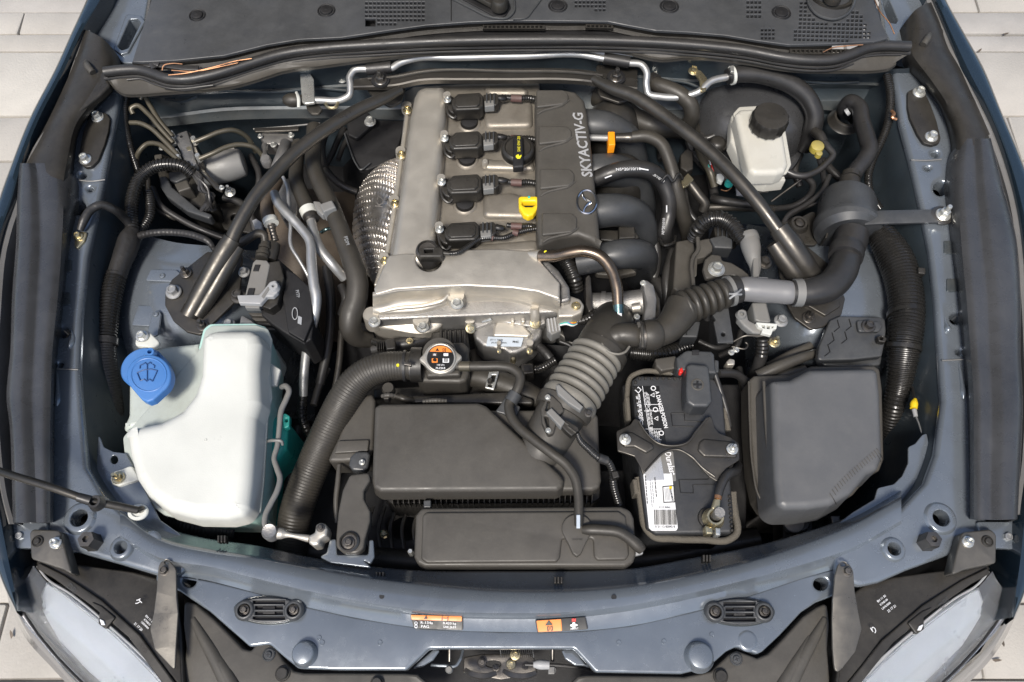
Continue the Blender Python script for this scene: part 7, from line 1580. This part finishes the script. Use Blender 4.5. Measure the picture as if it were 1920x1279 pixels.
# radiator pieces in the dark
rd = thing('radiator', 'black radiator top with fan shroud deep behind the front crossmember', 'radiator', (950,1010,-22))
mk('top_tank', tube([(560,1030,-20,22),(700,1048,-20,22),(950,1058,-20,22),(1200,1050,-20,22),(1420,1010,-20,22)], 22, sides=14), 'plastic', rd)
mk('fan_shroud', plate([(560,880),(1380,880),(1400,1010),(1200,1045),(950,1050),(700,1042),(540,1012)], -24, 3, .5, 12, holes=[(760,985,34,24,-24),(1200,1000,24,20,-24)]), 'black', rd)
for x in range(700, 800, 22): mk('shroud_rib', tube([(x,950,-20,3),(x-12,990,-20,4),(x-8,1030,-20,3)], 4, sides=8), 'plastic', rd)
mk('brass_plug', lathe((721,1002,-19), [(8,0),(7,.8),(4,1)], n=8), 'zinc_yellow', rd)
# intake duct and bellows
M['bellows'] = mat('dusty_bellows_rubber', (0.135,0.128,0.112), .6, 0, var=.18, bump=.25, dust=.6, dcol=(.24,.22,.18), nscale=14)
idt = thing('intake_duct', 'ribbed grey intake bellows rising from the air filter box to the throttle', 'duct', (1090,720,-8))
mk('lower_tube', tube([(1004,868,-8,36),(1014,844,-7,42),(1028,818,-6.4,45),(1044,790,-6,46),(1056,768,-5.8,47)], 44, sides=36), 'plastic_dusty', idt)
mk('clamp_ring', tube([(1052,776,-5.8,53),(1057,766,-5.7,55),(1062,757,-5.6,55)], 54, sides=40), 'plastic_dusty', idt)
for i in range(7):
    t_ = i/6; x, y = 1070+t_*48, 748-t_*80; r = 54-t_*4; nx, ny = .52, -.855
    if i == 0:
        mk('bellows_cuff', tube([(x-nx*14,y-ny*14,-5.4,r*.98),(x-nx*4,y-ny*4,-5.4,r*1.02),(x+nx*3,y+ny*3,-5.4,r*.98)], r, sides=44, seg=3), 'bellows', idt); continue
    mk('bellows_fold', tube([(x-nx*7,y-ny*7,-5.3+t_*.3,r*.86),(x-nx*4.5,y-ny*4.5,-5.3+t_*.3,r*.98),(x,y,-5.3+t_*.3,r*1.03),(x+nx*4.5,y+ny*4.5,-5.3+t_*.3,r*.98),(x+nx*7,y+ny*7,-5.3+t_*.3,r*.86)], r, sides=44, seg=3), 'bellows', idt)
mk('upper_elbow', tube([(1116,672,-5.4,47),(1128,652,-5.4,48),(1140,634,-6,48),(1146,618,-8,44),(1150,604,-12,40)], 46, sides=40), 'rubber_dusty', idt)
mk('elbow_collar', tube([(1122,668,-5.2,51),(1130,655,-5.2,51)], 51, sides=40), 'rubber_dusty', idt)
mk('resonance_pad', plate([(1084,660),(1094,640),(1110,622),(1124,618),(1120,640),(1108,668),(1090,680)], -4.2, 3, .8, 8), 'rubber_dusty', idt)
mk('port_ring', tube([(1128,630,-1.6,2.4),(1130,648,-1.2,2.4),(1142,660,-1.2,2.4),(1158,664,-1.4,2.4),(1172,660,-1.8,2.4),(1180,650,-2.2,2.4)], 2.6, sides=8), 'bellows', idt)
ms = thing('air_flow_sensor', 'air flow sensor with triangular ribs and a grey plug on the intake duct', 'sensor', (1045,790,-2))
mk('sensor_base', plate([(1014,766),(1026,744),(1034,740),(1052,756),(1058,770),(1046,780),(1038,812),(1028,816),(1016,792)], -1.2, 1.2, .2, [8,4,8,4,4,4,4,8,6], holes=[[(1022,770),(1027,752),(1031,752),(1030,770)],[(1020,780),(1028,782),(1030,800),(1026,802)]], hwall=.9, hr=2), 'plastic_dusty', ms)
mk('sensor_box', plate([(1024,772),(1034,764),(1060,790),(1052,802)], -.4, 1.2, .2, 2), 'grey_conn', ms)
mk('plug', plate([(1050,796),(1060,786),(1084,800),(1086,806),(1072,818),(1060,808)], -.8, 1.4, .2, 2), 'plastic', ms)
for x, y in ((1062,794),(1068,802),(1076,808)): mk('plug_rib', plate(orect(x, y, 10, 3, 35), -.5, .4, .05, 0), 'plastic_dusty', ms)
for x, y in ((1027,745),(1028,807)): bolt(x, y, -1.1, 5.5, ms, 'zinc', SCREW)
mk('clip_bar', plate([(1042,722),(1048,720),(1094,762),(1088,770),(1066,756),(1046,738)], -.6, 1, .2, 2), 'grey_conn', ms)
bolt(1103, 775, -1.4, 8, ms, 'dark_bolt')
mk('loom', tube([(1082,812,-1.4,4),(1088,826,-2,6),(1104,842,-2.6,7),(1122,858,-3,7),(1140,866,-3.6,7),(1148,882,-4.6,7),(1150,908,-6,7),(1160,946,-8,7)], 7, rib=5, amp=.13, sides=14), 'loom', ms)
mk('tape_band', tube([(1122,858,-3,9),(1138,864,-3.4,9)], 9, sides=14), 'tape', ms)
mk('loom_clip', plate([(1146,884),(1158,882),(1162,894),(1150,898)], -3.6, 1, .2, 2), 'plastic', ms)
# ---------------------------------------------------------------- battery
bt = thing('battery', 'black car battery with a printed white and black label strip', 'battery', (1280,850,-16))
M['batt'] = mat('battery_case', (0.020,0.021,0.023), .42, 0, var=.15, bump=.12, dust=.25, dcol=(.10,.10,.10))
BO = [(1185,712),(1196,704),(1330,706),(1344,712),(1356,740),(1376,960),(1374,1000),(1230,1002),(1212,990),(1200,900)]
mk('case', plate(BO, -6.6, 16, .5, 8, steps=4), 'batt', bt)
def tooth(px, py):
    mk('rim_tooth', plate(rect(px-2.5,py-2.5,px+2.5,py+2.5), -6.3, .5, .1, 1), 'plastic', bt)
for i in range(12): tooth(1192+i*.9+(i>6)*4, 716+i*12)
for i in range(12): tooth(1200+i*11, 709)
for i in range(9): tooth(1368+i*.6, 930+i*8)
for pts in ([(1258,775),(1283,775),(1284,789),(1316,791),(1330,791)],[(1258,775),(1261,799),(1300,800)],[(1273,900),(1328,899),(1330,890)],[(1273,900),(1276,924),(1300,925),(1299,909),(1342,909)],[(1258,700),(1262,702)]):
    mk('case_groove', tube([(x,y,-6.55,1.1) for x, y in pts], 1.1, sides=6, hard=True), 'black_print', bt)
LB1 = [(1186,724),(1236,724),(1240,760),(1248,825),(1250,838),(1210,838),(1200,800)]
mk('black_label', plate(LB1, -6.5, .1, .02, 2), 'black_print', bt)
# printed lines of the warning label, read down the strip
text_mesh('A DANGER:POISON', 1240, 768, -6.45, 10.5, -81, 'white_print', bt, bold=.025, sx=.80)
rs = random.Random(5)
for k, (x0, y0, x1, y1) in enumerate(((1192,738,1200,790),(1206,735,1218,760),(1210,764,1222,794),(1216,800,1224,830),(1226,806,1236,830))):
    nl = 5
    for j in range(nl):
        fx = x0+(x1-x0)*j/nl
        y = y0+rs.uniform(0,4)
        while y < y1:
            l = rs.uniform(3, 9)
            mk('print_line', plate([(fx,y),(fx+1.0,y),(fx+1.0+l*.14,y+l),(fx+l*.14,y+l)], -6.46, .02, 0, 0), 'white_print', bt); y += l+1.6; fx += (l+1.6)*.14
for x, y in ((1225,728),(1229,768),(1240,812)):
    mk('hazard_ring', _ring(x, y, 4.2, 3.2, -6.46, .02), 'white_print', bt)
for x, y in ((1224,741),(1231,785)):
    mk('hazard_triangle', plate([(x-5,y),(x+3,y-5),(x+3,y+4)], -6.46, .02, 0, 0, holes=[[(x-3,y),(x+2,y-3.2),(x+2,y+2.4)]]), 'white_print', bt)
mk('hazard_diamond', plate([(1197,725),(1203,731),(1197,738),(1190,731)], -6.46, .02, 0, 0, holes=[[(1197,727),(1201,731),(1197,736),(1192,731)]]), 'white_print', bt)
mk('label_rule', plate([(1204,724),(1205,724),(1222,836),(1221,836)], -6.46, .02, 0, 0), 'white_print', bt)
for y in (758, 770, 804, 824): mk('label_rule', plate([(1208,y),(1240,y),(1240,y+1),(1208,y+1)], -6.46, .02, 0, 0), 'white_print', bt)
mk('white_label', plate([(1206,888),(1260,888),(1271,990),(1268,995),(1222,995),(1217,990)], -6.45, .1, .02, 3), 'white_print', bt)
mk('dark_band', plate([(1228,850),(1262,846),(1268,902),(1228,900)], -6.46, .1, .02, 2), 'grey_conn', bt)
mk('silver_band', plate([(1210,862),(1238,850),(1246,900),(1210,902)], -6.42, .1, .02, 2), 'silver_print', bt)
text_mesh('Duralast', 1256, 868, -6.38, 16.5, -81, 'white_print', bt, bold=.02, shear=.2, sx=.80)
for i in range(24):
    x = 1226+i*1.75+ (0 if i < 12 else .4); w = rs.choice((.6,.9,1.2))
    mk('bar_code_line', plate([(x,956),(x+w,956),(x+w+1.2,984),(x+1.2,984)], -6.34, .02, 0, 0), 'black_print', bt)
text_mesh('21112 82842', 1246, 951.5, -6.34, 4.2, -2, 'black_print', bt, bold=.01); text_mesh('0 21112 82842 8', 1247, 988, -6.34, 5.4, 0, 'black_print', bt, bold=.01)
for j, (x, ys, ye, mm) in enumerate(((1209,892,940,'black_print'),(1218,900,946,'grey_print'),(1222,904,944,'grey_print'),(1227,895,930,'black_print'))):
    y = ys
    while y < ye:
        l = rs.uniform(3, 7); mk('print_line', plate([(x,y),(x+1.6,y),(x+1.6+l*.1,y+l),(x+l*.1,y+l)], -6.34, .02, 0, 0), mm, bt); y += l+1.4; x += .1*l
mk('notice_box', plate([(1242,912),(1264,910),(1266,942),(1244,943)], -6.35, .03, 0, 1, holes=[[(1243.5,913.5),(1262.5,911.5),(1264.5,940.5),(1245.5,941.5)]]), 'black_print', bt)
text_mesh('WARNING', 1259, 928, -6.34, 5, -83, 'black_print', bt, bold=.02); mk('yellow_mark', plate(rect(1255,912,1260,917), -6.34, .03, 0, 0), 'yellow', bt)
for i in range(4): mk('print_line', plate([(1246+i*2.6,916),(1247+i*2.6,916),(1249+i*2.6,938),(1248+i*2.6,938)], -6.34, .02, 0, 0), 'grey_print', bt)
bx_ = thing('battery_tray_rim', 'dusty felt edged tray around the battery', 'tray', (1280,1010,-12))
mk('felt_edge', tube([(1196,896,-8,7),(1203,950,-8,7),(1212,992,-8,7),(1226,1006,-8,7),(1260,1010,-8,7),(1320,1012,-8,7),(1366,1012,-8,7),(1380,1002,-8,7),(1378,960,-8,7),(1372,924,-8,7)], 7, sides=12), 'foam', bx_)
mk('felt_edge', tube([(1178,790,-8,5),(1176,740,-8,5),(1184,706,-8,5),(1200,698,-8,5),(1260,700,-8,5)], 5, sides=10), 'foam', bx_)
mk('felt_edge', tube([(1336,712,-8,5),(1348,730,-8,5),(1360,780,-8,5),(1366,808,-8,5)], 5, sides=10), 'foam', bx_)
for p in ([(1172,743),(1181,743),(1184,788),(1176,788)],[(1186,898),(1196,896),(1200,924),(1190,926)],[(1344,786),(1360,784),(1364,806),(1350,810)],[(1362,920),(1382,920),(1384,966),(1368,966)]):
    mk('felt_block', plate(p, -7.4, 3, .3, 2), 'foam', bx_)
mk('tray_wall', plate([(1166,720),(1400,720),(1400,1016),(1190,1016)], -20, 6, .3, 8), 'black', bx_)
hd = thing('battery_hold_down', 'black X shaped battery hold down bracket with two zinc nuts', 'bracket', (1275,830,-5))
XS = [(1190,784),(1198,788),(1206,800),(1222,822),(1240,832),(1268,836),(1284,832),(1300,816),(1316,794),(1330,780),(1335,784),(1340,802),(1348,812),(1370,820),(1386,832),(1387,862),(1378,868),(1362,878),(1352,892),(1346,904),(1330,894),(1300,862),(1282,846),(1258,844),(1240,852),(1222,872),(1206,890),(1200,874),(1190,856),(1172,850),(1158,846),(1156,808),(1170,802),(1182,796)]
mk('bracket_plate', plate(XS, -4.6, .4, .12, [4,4,6,0,8,10,8,0,0,5,5,6,6,6,8,8,4,4,6,5,5,0,0,10,10,8,0,5,6,6,4,6,6,6], smooth_in=0), 'satin', hd)
mk('edge_bead', tube([(1198,790,-4.4),(1214,814,-4.3),(1232,830,-4.2),(1262,836,-4.2),(1288,830,-4.2),(1306,808,-4.3),(1326,784,-4.4)], 1.8, sides=8), 'satin', hd)
mk('edge_bead', tube([(1340,894,-4.4),(1318,878,-4.3),(1296,856,-4.2),(1270,843,-4.2),(1246,848,-4.2),(1228,864,-4.3),(1210,884,-4.4)], 1.8, sides=8), 'satin', hd)
mk('raised_pad', plate([(1168,808),(1186,810),(1224,832),(1228,840),(1212,850),(1190,838),(1168,838)], -4.2, .8, .3, 6), 'satin', hd)
mk('raised_pad', plate([(1312,828),(1320,822),(1380,828),(1384,858),(1320,856),(1308,844)], -4.2, .8, .3, 7), 'satin', hd)
bolt(1172, 824, -3.9, 11, hd, 'zinc', STUD); bolt(1373, 842, -3.9, 11, hd, 'zinc', STUD)
tcv = thing('terminal_cover', 'bluish black positive terminal cover with an engraved plus sign', 'cover', (1305,725,-4))
mk('hinged_lid', plate([(1288,684),(1296,681),(1326,684),(1330,690),(1334,730),(1336,752),(1328,762),(1300,762),(1288,754),(1286,730)], -2.2, 3.6, .45, [6,6,6,6,4,6,8,8,8,4], steps=4), 'plastic_grey', tcv)
mk('plus_ring', _ring(1308, 721, 10.5, 9, -2.18, .06), 'plastic_dusty', tcv)
mk('plus_bar', plate(rect(1300,719,1316,723), -2.12, .08, .02, 0), 'black_print', tcv)
mk('plus_bar', plate(rect(1306,714,1310,728), -2.10, .08, .02, 0), 'black_print', tcv)
mk('lid_tab', plate(rect(1296,759,1324,766), -3.4, .8, .15, 2), 'plastic_dusty', tcv)
mk('rear_housing', plate([(1268,670),(1284,658),(1290,656),(1334,658),(1340,664),(1342,690),(1346,700),(1300,700),(1288,696),(1270,694)], -4.4, 4, .4, 5), 'plastic_grey', tcv)
mk('housing_window', plate(rect(1298,656,1311,665), -4.2, .2, .05, 1), 'black', tcv)
mk('side_block', plate([(1228,672),(1268,666),(1272,690),(1240,696),(1230,686)], -6.6, 3, .3, 4), 'plastic_dusty', tcv)
mk('right_block', plate([(1340,674),(1348,676),(1348,698),(1338,698)], -5.4, 2, .2, 2), 'plastic_grey', tcv)
mk('red_terminal', plate([(1274,692),(1279,688),(1282,696),(1278,700),(1274,698)], -4.2, 1, .15, 1), 'red', tcv)
for pts in ([(1340,700,-6,5),(1350,730,-7,5),(1362,770,-8,5),(1368,800,-9,5)],[(1346,700,-8,8),(1380,702,-10,8),(1400,716,-12,8)]):
    mk('cable', tube(pts, 6, sides=12), 'rubber', tcv)
nt_ = thing('negative_terminal', 'brass coloured negative terminal clamp with a black battery cable', 'terminal', (1338,970,-5))
mk('cable', tube([(1384,872,-8,8),(1378,884,-5.6,9),(1368,888,-4.6,9),(1358,898,-4,8.5),(1351,914,-3.8,8),(1347,930,-3.8,7.5)], 8, sides=16), 'rubber', nt_)
mk('copper_strands', tube([(1347,928,-3.8,7),(1346,936,-3.8,7)], 7, sides=14), 'copper', nt_)
mk('lug', plate([(1340,934),(1352,934),(1350,958),(1334,954)], -3.4, .8, .25, 3), 'zinc_yellow', nt_)
mk('clamp_ring', _ring(1338, 972, 16, 11, -4.6, 1.2), 'zinc_yellow', nt_)
mk('post', lathe((1338,972,-6.4), [(11,0),(10.5,3.4),(9.5,3.7)], n=28), 'alu_rough', nt_)
mk('clamp_jaw', plate([(1322,984),(1336,988),(1338,1002),(1324,1002)], -3.6, 1.8, .3, 3), 'zinc_yellow', nt_)
mk('clamp_jaw', plate([(1342,988),(1352,990),(1352,1004),(1342,1004)], -3.6, 1.6, .3, 2), 'zinc', nt_)
mk('seat_ring', lathe((1328,972,-6.5), [(20,0),(19,.4),(14,.5)], n=30), 'plastic', nt_)
# deep clutter: dark pieces seen in the gaps round the engine
rs = random.Random(21)
def clutter(lab, cat, pts, r, m='rubber', **k): return tag(mk({'cable':'cable','hose':'hose','pipe':'pipe'}[cat], tube(pts, r, **k), m), lab, cat)
clutter('dark ribbed hose deep below the elbow right of the intake bellows', 'hose', [(1180,660,-14),(1240,664,-14),(1290,650,-16)], 14, 'loom', rib=7)
clutter('black hose deep between the throttle and the control bracket', 'hose', [(1225,520,-22),(1246,560,-22),(1250,600,-24)], 12)
clutter('dark pipe low behind the battery cover and the fuse box', 'pipe', [(1385,690,-18),(1400,760,-18),(1402,840,-19)], 7, 'satin')
clutter('black hose looping below the filler neck behind the air box', 'hose', [(700,655,-16,13),(740,648,-15,14),(790,640,-15,14),(820,630,-16,13)], 13)
clutter('thin vent hose by the sensor plug below the valve cover', 'hose', [(700,640,-14),(720,646,-13),(738,648,-13)], 7, 'loom', rib=5)
clutter('wiring bundle deep right of the timing motor', 'cable', [(1010,650,-16),(1030,670,-16),(1040,700,-18),(1020,730,-20)], 9, 'tape')
clutter('thin cable deep under the timing motor connector', 'cable', [(1050,640,-15),(1070,650,-15),(1060,680,-16),(1040,690,-17)], 4)
clutter('corrugated loom piece deep under the timing motor', 'cable', [(980,690,-16),(1010,692,-15),(1040,676,-15)], 8, 'loom', rib=5)
bk = thing('sensor_connector', 'black square connector deep below the right of the timing motor', 'connector', (988,690,-16))
mk('shell', plate([(976,682),(1000,680),(1002,700),(978,702)], -13, 3, .3, 3), 'plastic', bk); mk('shell_window', plate([(982,686),(994,685),(995,695),(983,696)], -12.8, .2, 0, 1), 'black', bk)
mk('brass_bit', lathe((962,678,-14), [(6,0),(5,1),(3,1.2)], n=6), 'zinc_yellow', bk)
vs_ = thing('front_plug', 'black rectangular plug below the left front of the valve cover', 'plug', (735,645,-13))
mk('plug_body', plate([(720,636),(740,634),(742,654),(724,656)], -11, 3, .3, 2), 'plastic', vs_)
for i in range(4): mk('plug_fin', plate([(706+i*4,640),(708+i*4,640),(708+i*4,654),(706+i*4,654)], -11.5, 1.5, .1, 0), 'plastic', vs_)
bolt(768, 640, -12.5, 7, vs_, 'zinc_yellow')
eb2 = thing('engine', 'dark engine mass with a pulley deep below the valve cover', 'engine', (900,680,-26))
mk('block_front', loft([[V((640,600,-20)),V((640,680,-30)),V((640,780,-44))],[V((800,620,-18)),V((800,680,-22)),V((800,780,-34))],[V((960,640,-20)),V((960,700,-24)),V((960,780,-36))],[V((1150,640,-20)),V((1150,720,-28)),V((1150,800,-40))],[V((1230,560,-24)),V((1250,680,-34)),V((1260,800,-46))]], nu=6, nv=4, smooth_v=True), 'black', eb2)
mk('engine_side', loft([[V((1040,480,-16)),V((1100,500,-20)),V((1240,480,-34)),V((1330,470,-40))],[V((1040,560,-16)),V((1120,580,-20)),V((1240,580,-34)),V((1330,580,-40))],[V((1060,640,-20)),V((1150,650,-26)),V((1240,660,-36)),V((1330,660,-42))]], nu=5, nv=4, smooth_v=True), 'black', eb2)
mk('engine_left', loft([[V((700,200,-18)),V((660,230,-26)),V((600,260,-40))],[V((690,400,-24)),V((650,420,-30)),V((590,440,-40))],[V((690,600,-26)),V((650,640,-32)),V((600,680,-44))]], nu=5, nv=4, smooth_v=True), 'black', eb2)
mk('pulley', lathe((900,690,-22), [(52,0),(52,2),(46,2.4),(40,1.6),(20,1.8)], n=40), 'dark_bolt', eb2)
mk('rear_mass', plate([(600,170),(1100,170),(1330,220),(1330,470),(1230,520),(640,520),(560,330)], -30, 4, .5, 12), 'black', eb2)
